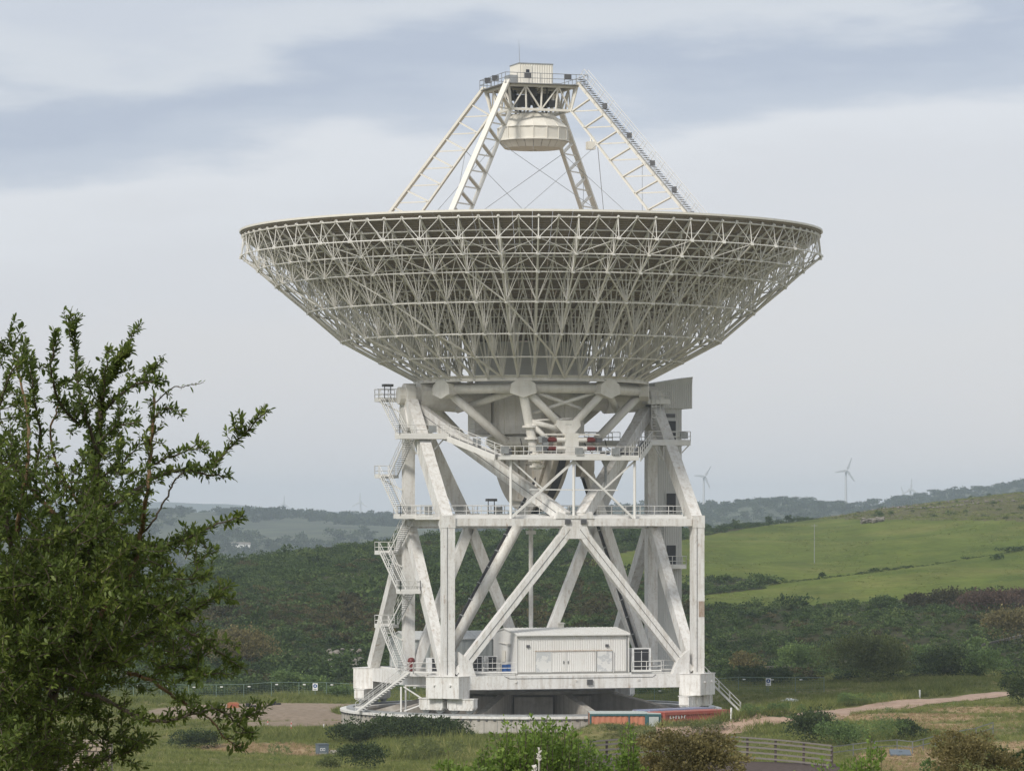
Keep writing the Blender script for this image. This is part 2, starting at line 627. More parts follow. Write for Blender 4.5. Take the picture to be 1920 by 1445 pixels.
def ground_mat():
    m, nt, b = new_mat('ground_cover')
    n1 = n_noise(nt, 0.12, 6.0, 0.6, 'World')
    n2 = n_noise(nt, 1.4, 8.0, 0.65, 'World')
    n3 = n_noise(nt, 5.0, 6.0, 0.7, 'World')
    grass = n_ramp(nt, n1, [(0.3, (0.11, 0.125, 0.045)), (0.55, (0.185, 0.175, 0.07)), (0.72, (0.28, 0.235, 0.115))])
    grass = n_mix(nt, 0.75, grass, n_ramp(nt, n2, [(0.25, (0.45, 0.45, 0.45)), (0.75, (1.35, 1.35, 1.3))]), 'MULTIPLY')
    lushc = n_ramp(nt, n2, [(0.3, (0.045, 0.07, 0.022)), (0.7, (0.095, 0.13, 0.04))])
    strawc = n_ramp(nt, n3, [(0.3, (0.21, 0.14, 0.075)), (0.5, (0.36, 0.26, 0.15)), (0.7, (0.45, 0.34, 0.205))])
    dirtc = n_ramp(nt, n2, [(0.25, (0.17, 0.135, 0.09)), (0.5, (0.28, 0.22, 0.165)), (0.75, (0.35, 0.29, 0.23))])

    def edge(name):
        f = n_math(nt, 'ADD', attr_node(nt, name), n_math(nt, 'MULTIPLY', n_math(nt, 'SUBTRACT', n2, 0.5), 0.9))
        return n_ramp(nt, f, [(0.4, 0.0), (0.62, 1.0)])
    c = n_mix(nt, edge('lush'), grass, lushc)
    c = n_mix(nt, edge('straw'), c, strawc)
    c = n_mix(nt, edge('dirt'), c, dirtc)
    nt.links.new(c, b.inputs['Base Color'])
    b.inputs['Roughness'].default_value = 0.95
    b.inputs['Specular IOR Level'].default_value = 0.1
    n_bump(nt, b, n3, 0.5, 0.12)
    return m


def axis(segs):
    out = []
    for a, b_, st in segs:
        out.append(np.arange(a, b_, st))
    out.append(np.array([segs[-1][1]]))
    return np.concatenate(out)


gx = axis([(-26000, -2000, 4000), (-2000, -400, 200), (-400, -90, 12), (-90, 90, 1.0), (90, 400, 12), (400, 2000, 200), (2000, 26000, 4000)])
gd = axis([(-300, 0, 20), (0, 270, 6), (270, 560, 1.0), (560, 900, 10), (900, 3000, 100), (3000, 26000, 2000)])
DD, XX = np.meshgrid(gd, gx, indexing='ij')
ZZ = zg(XX, DD)
dsafe = np.maximum(DD, 20)
PX = 960 + (XX - CAM_X) * FPX / dsafe
PY = HORIZON - (ZZ - CAM_Z) * FPX / dsafe
near_mask = (DD > 275) & (DD < 560)
a_dirt, a_straw, a_lush = [np.where(near_mask, a, 0.0) for a in cover_colors(PX, PY, DD, XX)]
attr_mesh('ground', XX, DD - CAM_D, ZZ, {'dirt': a_dirt, 'straw': a_straw, 'lush': a_lush}, ground_mat())

# dirt road climbing to the right
def strip(name, pts, width, mat, lift=0.05):
    """ribbon over the near ground along (px, py) points"""
    P = [ground_hit(*p)[0] for p in pts]
    dense = []
    for i in range(len(P) - 1):
        for k in range(8):
            dense.append(P[i].lerp(P[i + 1], k / 8))
    dense.append(P[-1])
    vs_, fs_ = [], []
    for i, p in enumerate(dense):
        t = (dense[min(i + 1, len(dense) - 1)] - dense[max(i - 1, 0)])
        t.z = 0
        t.normalize()
        s = Vector((-t.y, t.x, 0))
        for k in (-1, -0.5, 0, 0.5, 1):
            q = p + s * (k * width / 2)
            vs_.append((q.x, q.y, float(zg(q.x, q.y + CAM_D)) + lift + 0.05 * (1 - abs(k))))
    for i in range(len(dense) - 1):
        for k in range(4):
            a = i * 5 + k
            fs_.append((a, a + 1, a + 6, a + 5))
    o = MB().add(vs_, fs_).build(name, mat)
    o['kind'] = 'structure'
    return o


def road_mat():
    m, nt, b = new_mat('dirt_road_surface')
    n2 = n_noise(nt, 0.9, 8.0, 0.65, 'World')
    c = n_ramp(nt, n2, [(0.28, (0.24, 0.155, 0.11)), (0.5, (0.385, 0.265, 0.195)), (0.75, (0.47, 0.35, 0.27))])
    nt.links.new(c, b.inputs['Base Color'])
    b.inputs['Roughness'].default_value = 0.95
    n_bump(nt, b, n2, 0.5, 0.1)
    return m


M['road'] = road_mat()
strip('dirt_road', [(1230, 1376), (1345, 1366), (1440, 1352), (1560, 1335), (1680, 1321), (1790, 1310), (1900, 1299), (2050, 1288)], 7.6, M['road'])

# ---- the hillside behind the fence: scrub on the left, fields on the right
RID_PX = [-900, -200, 0, 150, 280, 400, 560, 740, 870, 990, 1100, 1320, 1420, 1540, 1700, 1920, 2200, 2900]
RID_PY = [1230, 1200, 1160, 1122, 1090, 1058, 1038, 1020, 1006, 1001, 996, 995, 986, 971, 948, 922, 900, 880]
RID_D = [900, 900, 900, 900, 920, 940, 960, 990, 1010, 1030, 1060, 1180, 1250, 1330, 1380, 1420, 1450, 1450]
H0D = 522.0


def smooth_interp(t, xs, ys, w=30):
    return sum(np.interp(t + k * w, xs, ys) for k in (-1, -0.5, 0, 0.5, 1)) / 5


def hill_z(px, d):
    px = np.asarray(px, dtype=float)
    d = np.asarray(d, dtype=float)
    dr = smooth_interp(px, RID_PX, RID_D)
    zr = CAM_Z - (smooth_interp(px, RID_PX, RID_PY) - HORIZON) * dr / FPX
    s = (d - H0D) / (dr - H0D)
    g = np.where(s < 1, 1.25 * s - 0.25 * s ** 3 + 0.0, 1.0 - 0.9 * np.maximum(s - 1, 0) - 3.5 * np.maximum(s - 1, 0) ** 2)
    g = np.where((s > 0.9) & (s < 1), g, g)
    z = -2.8 + (zr + 2.8) * g
    x = (px - 960) * d / FPX
    und = sstep(540, 700, d) * (1 - sstep(0.9, 1.0, s))
    z = z + und * 0.7 * (np.sin(x * 0.06 + d * 0.035) + 0.6 * np.sin(x * 0.11 - d * 0.05 + 2))
    return np.maximum(z, -75)


def field_top(px):
    return smooth_interp(px, [1000, 1041, 1179, 1310, 1420, 1540, 1920, 2900], [1075, 1061, 1034, 1006, 987, 972, 976, 985], 12)


def field_bot(px):
    return np.interp(px, [1000, 1041, 1140, 1250, 1300, 1306, 1600, 1700, 1760, 1920, 2900], [1050, 1063, 1071, 1088, 1100, 1138, 1133, 1124, 1117, 1111, 1090])


def hill_cover(px, py):
    ft, fb = field_top(px), field_bot(px)
    field = (py > ft) & (py < fb) & (px > 1041)
    clump = (px > 1290) & (px < 1440) & (py > 1083 + (px - 1310) * 0.02) & (py < 1116 - (px - 1310) * 0.10)
    field &= ~clump
    past = (py <= ft) & (px > 1530 + (ft - py) * 1.2)
    return field, past


def hill_mat():
    m, nt, b = new_mat('hillside_cover')
    n1 = n_noise(nt, 0.035, 6.0, 0.6, 'World')
    n2 = n_noise(nt, 0.5, 6.0, 0.65, 'World')
    n4 = n_noise(nt, 0.08, 6.0, 0.65, 'World', (1.0, 0.25, 1.0))
    scrub = n_ramp(nt, n2, [(0.3, (0.03, 0.035, 0.018)), (0.7, (0.075, 0.072, 0.04))])
    field = n_ramp(nt, n1, [(0.3, (0.082, 0.115, 0.026)), (0.5, (0.112, 0.142, 0.033)), (0.7, (0.158, 0.165, 0.052))])
    field = n_mix(nt, 0.8, field, n_ramp(nt, n4, [(0.25, (0.6, 0.62, 0.6)), (0.75, (1.35, 1.32, 1.25))]), 'MULTIPLY')
    field = n_mix(nt, 0.6, field, n_ramp(nt, n2, [(0.2, (0.5, 0.52, 0.5)), (0.8, (1.45, 1.42, 1.3))]), 'MULTIPLY')
    past = n_ramp(nt, n2, [(0.3, (0.075, 0.075, 0.035)), (0.55, (0.12, 0.113, 0.058)), (0.75, (0.155, 0.145, 0.10))])
    ef = n_ramp(nt, n_math(nt, 'ADD', attr_node(nt, 'field'), n_math(nt, 'MULTIPLY', n_math(nt, 'SUBTRACT', n2, 0.5), 0.5)), [(0.45, 0.0), (0.58, 1.0)])
    ep = n_ramp(nt, n_math(nt, 'ADD', attr_node(nt, 'past'), n_math(nt, 'MULTIPLY', n_math(nt, 'SUBTRACT', n2, 0.5), 0.5)), [(0.45, 0.0), (0.58, 1.0)])
    c = n_mix(nt, ef, scrub, field)
    c = n_mix(nt, ep, c, past)
    nt.links.new(c, b.inputs['Base Color'])
    b.inputs['Roughness'].default_value = 1.0
    b.inputs['Specular IOR Level'].default_value = 0.05
    n_bump(nt, b, n2, 0.6, 0.5)
    return m


hpx = np.arange(-900, 2901, 10.0)
hs = axis([(505, 1000, 4), (1000, 1700, 7), (1700, 2600, 100)])
HD, HP = np.meshgrid(hs, hpx, indexing='ij')
HZ = hill_z(HP, HD)
HX = CAM_X + (HP - 960) * HD / FPX
HPY = HORIZON - (HZ - CAM_Z) * FPX / HD
fld, pst = hill_cover(HP, HPY)
attr_mesh('hillside', HX, HD - CAM_D, HZ, {'field': fld.astype(float), 'past': pst.astype(float)}, hill_mat())


# ---- hazy hills behind, and the far ridge
def far_hill_mat(name, base):
    m, nt, b = new_mat(name)
    n1 = n_noise(nt, 0.006, 5.0, 0.6, 'World')
    n2 = n_noise(nt, 0.03, 6.0, 0.7, 'World')
    c = n_ramp(nt, n1, [(0.38, base), (0.52, (0.065, 0.08, 0.036)), (0.66, (0.085, 0.095, 0.046))])
    c = n_mix(nt, 0.8, c, n_ramp(nt, n2, [(0.3, (0.5, 0.5, 0.5)), (0.7, (1.25, 1.25, 1.25))]), 'MULTIPLY')
    nt.links.new(c, b.inputs['Base Color'])
    b.inputs['Roughness'].default_value = 1.0
    return m


def hill_sheet(name, ctrl_px, ctrl_py, d0, d1, z0, mat, bump=6.0, step=14, drop=1.0):
    p = np.arange(-1500, 3500, step, dtype=float)
    ds = np.concatenate([np.linspace(d0, d1, 46), np.linspace(d1 * 1.02, d1 * 1.35, 8)])
    D_, P_ = np.meshgrid(ds, p, indexing='ij')
    py = smooth_interp(P_, ctrl_px, ctrl_py, 20)
    zr = CAM_Z - (py - HORIZON) * d1 / FPX
    s = (D_ - d0) / (d1 - d0)
    g = np.where(s <= 1, np.sin(np.clip(s, 0, 1) * math.pi / 2) ** 1.2, 1 - (s - 1) * 3.0 * drop)
    z = z0 + (zr - z0) * g
    x = CAM_X + (P_ - 960) * D_ / FPX
    w = np.clip(s, 0, 1) * (1 - sstep(0.85, 1.0, s))
    z = z + w * bump * (np.sin(x * 0.011 + D_ * 0.004) + 0.6 * np.sin(x * 0.019 - D_ * 0.007 + 1))
    o = attr_mesh(name, x, D_ - CAM_D, z, {}, mat)

    def height(px_, d_):
        py_ = smooth_interp(px_, ctrl_px, ctrl_py, 20)
        zr_ = CAM_Z - (py_ - HORIZON) * d1 / FPX
        s_ = (d_ - d0) / (d1 - d0)
        g_ = np.where(s_ <= 1, np.sin(np.clip(s_, 0, 1) * math.pi / 2) ** 1.2, 1 - (s_ - 1) * 3.0 * drop)
        x_ = CAM_X + (px_ - 960) * d_ / FPX
        w_ = np.clip(s_, 0, 1) * (1 - sstep(0.85, 1.0, s_))
        return z0 + (zr_ - z0) * g_ + w_ * bump * (np.sin(x_ * 0.011 + d_ * 0.004) + 0.6 * np.sin(x_ * 0.019 - d_ * 0.007 + 1))
    return o, height


MID_PX = [-1500, 0, 250, 330, 450, 560, 660, 740, 860, 960, 1150, 1310, 1420, 1500, 1600, 1640, 1750, 1920, 2200, 3500]
MID_PY = [975, 968, 962, 962, 966, 967, 968, 971, 974, 972, 965, 953, 946, 946, 950, 945, 931, 914, 900, 890]
mid_o, mid_h = hill_sheet('wooded_hills', MID_PX, MID_PY, 2500, 5000, -60.0, far_hill_mat('wooded_hills_cover', (0.035, 0.045, 0.022)))
FAR_PX = [-1500, 0, 320, 440, 520, 600, 750, 900, 1200, 1500, 1800, 3500]
FAR_PY = [945, 940, 943, 946, 953, 958, 964, 966, 962, 958, 955, 950]
far_o, far_h = hill_sheet('distant_ridge', FAR_PX, FAR_PY, 8000, 11000, -60.0, far_hill_mat('distant_ridge_cover', (0.03, 0.04, 0.022)), 4.0, 20)
# ------------------------------------------------------------------ the telescope: moving dish
AZ = R(18.6)                     # alidade turned 18.6 degrees to the line of sight
CA, SA = math.cos(AZ), math.sin(AZ)


def A(u, v, z):
    """alidade frame (u along the front face, v to the back) to world"""
    return Vector((u * CA - v * SA, u * SA + v * CA, z))


UX, VX = A(1, 0, 0), A(0, 1, 0)
ZV, FL = 39.7, 21.1               # vertex height and focal length of the paraboloid


def zs(r):
    return ZV + r * r / (4 * FL)


def pol(r, a, z):
    return Vector((r * math.cos(a), r * math.sin(a), z))


dish = thing('radio_telescope_dish', 'huge white upturned radio telescope dish with lattice back structure and four-legged apex', 'radio telescope', (0, 0, 33.8))
DL = Vector((0, 0, 33.8))

# reflector panels: rings of slabs with stringers underneath
RINGS = [32.0, 29.75, 27.5, 25.2, 22.7, 20.0, 17.2, 14.2, 11.0, 7.6, 4.0]
NCOL = 96
PA = 2 * math.pi / NCOL


def panel_mb(r0, r1, n_str, ang):
    mb = MB()
    half = ang / 2 * 0.985
    rs = [r1 + 0.03, r0 - 0.03]
    ns, nb = [], []
    for r in rs:
        for s in (-half, half):
            ns.append(pol(r, s, zs(r)))
            nb.append(pol(r, s, zs(r) - 0.06))
    mb.hexa([nb[0], nb[2], nb[3], nb[1]], [ns[0], ns[2], ns[3], ns[1]])
    for k in range(n_str):
        r = r1 + (r0 - r1) * (k + 0.5) / n_str
        a, b = pol(r, -half * 0.97, zs(r) - 0.061), pol(r, half * 0.97, zs(r) - 0.061)
        w, h = 0.05, 0.13
        e = Vector((w / 2, 0, w / 2 * r / (2 * FL)))
        dn = Vector((0, 0, -h))
        mb.add([a - e, a + e, a + e + dn, a - e + dn, b - e, b + e, b + e + dn, b - e + dn], [(0, 3, 7, 4), (3, 2, 6, 7), (2, 1, 5, 6), (0, 1, 2, 3), (4, 7, 6, 5)])
    return mb


front_cols = sorted(range(NCOL), key=lambda k: math.sin((k + 0.5) * PA))[:60]
rest_v, rest_f = [], []
for i in range(len(RINGS) - 1):
    cols = NCOL if i < 5 else NCOL // 2
    ang = 2 * math.pi / cols
    pm = panel_mb(RINGS[i], RINGS[i + 1], 8 if i < 5 else 6, ang)
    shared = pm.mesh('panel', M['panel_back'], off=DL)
    for k in range(cols):
        a = (k + 0.5) * ang
        if i < 5 and k in front_cols:
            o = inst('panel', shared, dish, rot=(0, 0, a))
        else:
            c, s = math.cos(a), math.sin(a)
            n = len(rest_v)
            rest_v += [(p[0] * c - p[1] * s, p[0] * s + p[1] * c, p[2] - DL.z) for p in pm.v]
            rest_f += [tuple(j + n for j in f) for f in pm.f]
pm = bpy.data.meshes.new('panel_field')
pm.from_pydata(rest_v, [], rest_f)
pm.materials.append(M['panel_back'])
inst('panel_field', pm, dish)['kind'] = 'stuff'

# rim lip
MB().lathe([(32.02, zs(32) - 0.10), (32.1, zs(32) - 0.10), (32.1, zs(32) + 0.12), (32.02, zs(32) + 0.12)], 96, close=True).build('rim', M['cream'], dish)

# back structure: 48 radial ribs, hoops, diagonal struts
LOW = [(31.95, 49.05), (30.05, 47.55), (28.05, 45.8), (24.55, 42.9), (20.85, 39.75), (16.65, 37.5), (12.75, 35.45)]
NR = 48
RA = 2 * math.pi / NR
PH = R(270) + 0.02
UPZ = 0.42


def up_node(r, k2):
    a = PH + k2 * RA / 2
    return pol(r, a, zs(r) - UPZ)


def lo_node(i, k):
    r, z = LOW[i]
    return pol(r, PH + k * RA, z)


UPR = [r - (0.25 if i == 0 else 0.0) for i, (r, z) in enumerate(LOW)]
MIDR = [None, None, 26.3, 22.7, 18.75, 14.7]
cols_r = [0.05, 0.05, 0.053, 0.06, 0.07, 0.08, 0.09]
struts = []          # (p, q, r)
for k in range(NR):
    rib = MB()
    for i in range(6):
        rib.tube(lo_node(i, k), lo_node(i + 1, k), 0.062 + 0.016 * i, 6)
    rr = [31.9, 29.75, 27.5, 25.2, 22.7, 20.0, 17.2, 14.2, 11.2]
    for j in range(len(rr) - 1):
        rib.beam(up_node(rr[j], 2 * k) , up_node(rr[j + 1], 2 * k), 0.14, 0.2)
    for i in range(7):
        rib.tube(lo_node(i, k), up_node(UPR[i], 2 * k), cols_r[i], 6)
    rib.build('radial_rib', M['truss'], dish)
    # purlins at the half columns
    for j in range(5):
        struts.append((up_node(rr[j], 2 * k + 1), up_node(rr[j + 1], 2 * k + 1), 0.075))
    for i in range(7):
        u = up_node(UPR[i], 2 * k + 1)
        rd = cols_r[i] * 0.82
        struts.append((lo_node(i, k), u, rd))
        struts.append((lo_node(i, k + 1), u, rd))
    for i in range(6):
        m = MIDR[i]
        if m:
            u = up_node(m, 2 * k)
            struts.append((lo_node(i, k), u, cols_r[i] * 0.9))
            struts.append((lo_node(i + 1, k), u, cols_r[i + 1] * 0.9))
            struts.append((lo_node(i + 1, k), up_node(m, 2 * k + 1), cols_r[i + 1] * 0.75))
            struts.append((lo_node(i + 1, k + 1), up_node(m, 2 * k + 1), cols_r[i + 1] * 0.75))
        else:
            struts.append((lo_node(i + 1, k), up_node(UPR[i], 2 * k), 0.06))
        # lower plane bracing, one diagonal per bay on the inner bays
        if i >= 2 and (k - i) % 4 == 0:
            struts.append((lo_node(i, k), lo_node(i + 1, k + 1), 0.055 + 0.017 * i))
        elif i < 2 and k % 2 == 0:
            struts.append((lo_node(i, k), lo_node(i + 1, k + 1), 0.045))
            struts.append((lo_node(i, k), lo_node(i + 1, k - 1), 0.045))
    # long inner diagonals
    if k % 2 == 0:
        for i in (3, 4):
            struts.append((lo_node(i + 1, k), up_node(UPR[i], 2 * k), cols_r[i] * 0.8))


def strut_size(s):
    p, q, r = s
    a, b = proj(*p), proj(*q)
    front = (p.y + q.y) / 2
    return math.hypot(a[0] - b[0], a[1] - b[1]) * r * (1.0 if front < -8 else 0.15)


struts.sort(key=strut_size, reverse=True)
for p, q, r in struts[:300]:
    MB().tube(p, q, r, 6).build('strut', M['truss'], dish)
rest = MB()
for p, q, r in struts[300:]:
    rest.tube(p, q, r, 5)
rest.build('strut_lattice', M['truss'], dish)['kind'] = 'stuff'

for i, (r, z) in enumerate(LOW):
    hb = MB()
    for k in range(NR):
        hb.tube(lo_node(i, k), lo_node(i, k + 1), 0.072 if i < 3 else 0.085, 6)
        p = lo_node(i, k)
        hb.obox(p, UX * 0.17, VX * 0.17, Vector((0, 0, 0.14)))
    hb.build('lower_hoop', M['truss'], dish)
for j, r in enumerate(UPR + [26.3, 22.7, 18.75, 14.7]):
    hb = MB()
    for k in range(2 * NR):
        p, q = up_node(r, k), up_node(r, k + 1)
        hb.tube(p, q, 0.075, 5)
        if r > 18:
            hb.tube(p, p + Vector((0, 0, 0.40)), 0.05, 4)
            hb.obox(p + Vector((0, 0, 0.1)), UX * 0.13, VX * 0.13, Vector((0, 0, 0.13)))
    hb.build('upper_hoop', M['truss'], dish)
# bottom ring girder, octagon of tubes with node plates
ring = MB()
ring.lathe([(12.45, 35.1), (13.0, 35.1), (13.0, 35.22), (12.8, 35.22), (12.8, 35.6), (13.0, 35.6), (13.0, 35.72), (12.45, 35.72), (12.45, 35.6), (12.65, 35.6), (12.65, 35.22), (12.45, 35.22)], 64, close=True)
ring.build('ring_girder', M['beige_steel'], dish)
ON = [AZ + R(-90 + 22.5 + 45 * k) for k in range(8)]
onode = [pol(12.3, a, 34.35) for a in ON]
for k in range(8):
    p, q = onode[k], onode[(k + 1) % 8]
    d = (q - p).normalized()
    MB().tube(p + d * 1.2, q - d * 1.2, 0.55, 14, caps=True).build('octagon_tube', M['beige_steel'], dish, True)
    g = MB()
    n = Vector((math.cos(ON[k]), math.sin(ON[k]), 0))
    t = Vector((-n.y, n.x, 0))
    c = onode[k]
    poly = [c + t * 1.3 + Vector((0, 0, 0.45)) - n * 0.35, c + t * 0.5 + Vector((0, 0, 0.95)) - n * 0.35, c - t * 0.5 + Vector((0, 0, 0.95)) - n * 0.35,
            c - t * 1.3 + Vector((0, 0, 0.45)) - n * 0.35, c - t * 1.45 + Vector((0, 0, -0.55)) - n * 0.35, c + Vector((0, 0, -1.05)) - n * 0.35, c + t * 1.45 + Vector((0, 0, -0.55)) - n * 0.35]
    g.prism(poly[::-1], n * 1.05)
    g.build('node_plate', M['beige_steel'], dish)

FT = A(0, -12.0, 30.3)             # front and back tops of the elevation wheel
BT = A(0, 12.0, 30.3)
hub = MB()


def brace(p, q, r, name='elevation_brace', n=12):
    MB().tube(p, q, r, n, caps=True).build(name, M['beige_steel'], dish, True)


for (a, b, tgt) in ((0, 7, FT), (4, 3, BT)):
    brace(onode[a], tgt + UX * 0.6, 0.42)
    brace(onode[b], tgt - UX * 0.6, 0.42)
lowp = {1: A(5.0, -6.5, 28.6), 6: A(-5.0, -6.5, 28.6), 2: A(5.0, 6.5, 28.6), 5: A(-5.0, 6.5, 28.6)}
for k, p in lowp.items():
    brace(onode[k], p, 0.48)
brace(onode[7], A(-9.3, -2.4, 32.2), 0.38)
brace(onode[0], A(9.3, -2.4, 32.2), 0.38)
brace(onode[7], A(3.0, -10.5, 31.9), 0.2)
brace(onode[0], A(-3.6, -10.5, 31.6), 0.2)
pmid = onode[7].lerp(A(-3.4, -11.2, 26.0), 0.42)
brace(pmid, FT - Vector((0, 0, 0.4)) - UX * 0.8, 0.3)
brace(pmid, A(-1.7, -12.2, 28.3), 0.26)
brace(pmid, A(2.2, -11.3, 31.2), 0.1)
wd = MB()
wd.prism([FT - UX * 1.25 + Vector((0, 0, 0.6)) - VX * 0.5, FT + UX * 1.25 + Vector((0, 0, 0.6)) - VX * 0.5, FT + UX * 1.4 - VX * 0.5, FT + UX * 0.5 - Vector((0, 0, 1.0)) - VX * 0.5, FT - UX * 0.5 - Vector((0, 0, 1.0)) - VX * 0.5, FT - UX * 1.4 - VX * 0.5], VX * 1.0)
wd.build('wheel_bracket', M['beige_steel'], dish)
# service pipe hanging from the front node, with flanges
pip = MB()
p0, p1 = onode[7] - Vector((0, 0, 0.8)), A(-3.0, -11.0, 25.6)
pip.tube(p0, p1, 0.5, 16, caps=True)
for f in (0.42, 0.58, 0.80, 0.87, 0.955):
    c = p0.lerp(p1, f)
    pip.tube(c - Vector((0, 0, 0.12)), c + Vector((0, 0, 0.12)), 0.80, 16, caps=True)
pip.build('flanged_pipe', M['beige_steel'], dish, False)
# receiver room drum under the ring
dr = MB()
dr.lathe([(0.0, 29.6), (5.5, 29.6), (5.5, 33.7), (5.35, 33.7), (5.35, 34.0), (0, 34.0)], 24, A(0.4, 0, 0))
dr.build('receiver_drum', M['beige_steel'], dish)
seams = MB()
for k in range(24):
    a = 2 * math.pi * (k + 0.5) / 24
    c = A(0.4, 0, 0)
    seams.obox((c.x + 5.47 * math.cos(a), c.y + 5.47 * math.sin(a), 31.65), Vector((math.cos(a), math.sin(a), 0)) * 0.05, Vector((-math.sin(a), math.cos(a), 0)) * 0.06, Vector((0, 0, 2.0)))
seams.build('drum_seam', M['cream'], dish)
MB().lathe([(0, 28.1), (4.6, 28.1), (5.1, 28.5), (5.1, 29.3), (4.4, 29.31), (4.4, 29.6)], 24, A(0.2, 0, 0)).build('drum_skirt', M['beige_steel'], dish)
MB().lathe([(0, 35.0), (6.2, 35.0), (6.2, 39.6), (0, 39.9)], 24).build('vertex_room', M['grey_clad'], dish)
MB().lathe([(4.9, 34.02), (4.9, 34.98)], 20).build('drum_gap', M['darkgrey'], dish)
for k in range(3):
    MB().obox(A(1.2 + 1.9 * k, -5.0 + 0.5 * k, 34.35), UX * 0.85, VX * 0.3, Vector((0, 0, 0.32))).build('drum_opening', M['dark'], dish)
anx = MB()
anx.obox(A(-6.1, -0.4, 31.4), UX * 0.95, VX * 1.2, Vector((0, 0, 1.75)))
anx.build('drum_annex', M['beige_steel'], dish)
lnd = MB()
lnd.obox(A(-6.3, -1.2, 29.45), UX * 1.8, VX * 1.4, Vector((0, 0, 0.12)))
for uu in (-8.0, -7.0, -6.0, -5.0):
    lnd.tube(A(uu, -2.55, 29.5), A(uu, -2.55, 30.7), 0.035, 4)
for hz in (30.1, 30.7):
    lnd.tube(A(-8.0, -2.55, hz), A(-4.6, -2.55, hz), 0.035, 4)
lnd.build('drum_landing', M['white_rail'], dish)
# elevation wheel (gear sector) in the plane across the axis
wheel = MB()
aw = [R(195 + 150 * k / 30) for k in range(31)]


def wp(a, rad, u):
    return A(u, rad * math.cos(a), 33.8 + rad * math.sin(a))


for k in range(30):
    a, b = aw[k], aw[k + 1]
    for r0, r1, h in ((10.6, 12.6, 0.95), (6.0, 10.6, 0.32)):
        wheel.hexa([wp(a, r0, -h), wp(b, r0, -h), wp(b, r1, -h), wp(a, r1, -h)], [wp(a, r0, h), wp(b, r0, h), wp(b, r1, h), wp(a, r1, h)])
wheel.build('elevation_wheel', M['wheel_steel'], dish)
rib = MB()
for k in range(2, 30, 4):
    a = aw[k]
    rib.beam(wp(a, 5.8, 0), wp(a, 10.7, 0), 1.3, 0.35, UX)
rib.build('wheel_stiffener', M['wheel_steel'], dish)
rack = MB()
for k in range(30):
    a, b = aw[k], aw[k + 1]
    rack.hexa([wp(a, 12.62, -0.35), wp(b, 12.62, -0.35), wp(b, 12.95, -0.35), wp(a, 12.95, -0.35)], [wp(a, 12.62, 0.35), wp(b, 12.62, 0.35), wp(b, 12.95, 0.35), wp(a, 12.95, 0.35)])
rack.build('gear_rack', M['dark'], dish)
for sx in (-1, 1):
    hb = MB()
    hb.prism([A(sx * 0.98, -9.4, 29.0), A(sx * 0.98, -8.4, 26.6), A(sx * 0.98, -5.6, 23.6), A(sx * 0.98, -2.0, 22.2), A(sx * 0.98, 3.5, 22.4), A(sx * 0.98, 7.6, 25.0), A(sx * 0.98, 9.4, 29.0)], UX * sx * 0.3)
    hb.build('wheel_web', M['wheel_steel'], dish)
for sx in (-1, 1):
    wr = MB()
    for v in (-7.0, -4.6, -2.2, 0.3, 2.8, 5.2, 7.4):
        zlo = 22.6 + 6.2 * (abs(v) / 9.4) ** 1.9
        wr.obox(A(sx * 1.33, v, (zlo + 29.0) / 2), UX * 0.1, VX * 0.07, Vector((0, 0, (29.0 - zlo) / 2)))
    wr.obox(A(sx * 1.33, 0, 26.4), UX * 0.09, VX * 7.6, Vector((0, 0, 0.07)))
    wr.build('web_stiffener', M['wheel_steel'], dish)
cwt = MB()
cwt.prism([A(2.6, -9.6, 27.2), A(2.6, -9.6, 25.6), A(2.6, -9.0, 24.9), A(2.6, -7.4, 24.9), A(2.6, -7.4, 27.2)], UX * 1.4)
cwt.build('counterweight', M['wheel_steel'], dish)
# trunnions on the elevation axis
for sx in (-1, 1):
    t = MB()
    t.tube(A(sx * 8.6, 0, 33.75), A(sx * 13.0, 0, 33.75), 1.75, 20, 1.5, True)
    t.tube(A(sx * 13.0, 0, 33.75), A(sx * 15.3, 0, 33.75), 0.95, 16, 0.95, True)
    t.build('trunnion', M['beige_steel'], dish, False)
    MB().tube(A(sx * 4.8, 0, 33.2), A(sx * 9.0, 0, 33.7), 1.0, 14, 1.4, True).build('trunnion_arm', M['beige_steel'], dish)

# quadripod: four lattice legs at the corners of the apex frame
ZT = 68.5
CORN = [AZ + R(225 + 90 * k) for k in range(4)]


def leg_pts(a):
    n = Vector((math.cos(a), math.sin(a), 0))
    out = [n * (5.75 + (19.1 - 5.75) * f) + Vector((0, 0, 68.15 + (53.0 - 68.15) * f)) for f in (0, 1.38)]
    inn = [n * (4.85 + (14.9 - 4.85) * f) + Vector((0, 0, 65.2 + (53.0 - 65.2) * f)) for f in (0, 1.62)]
    return n, out, inn


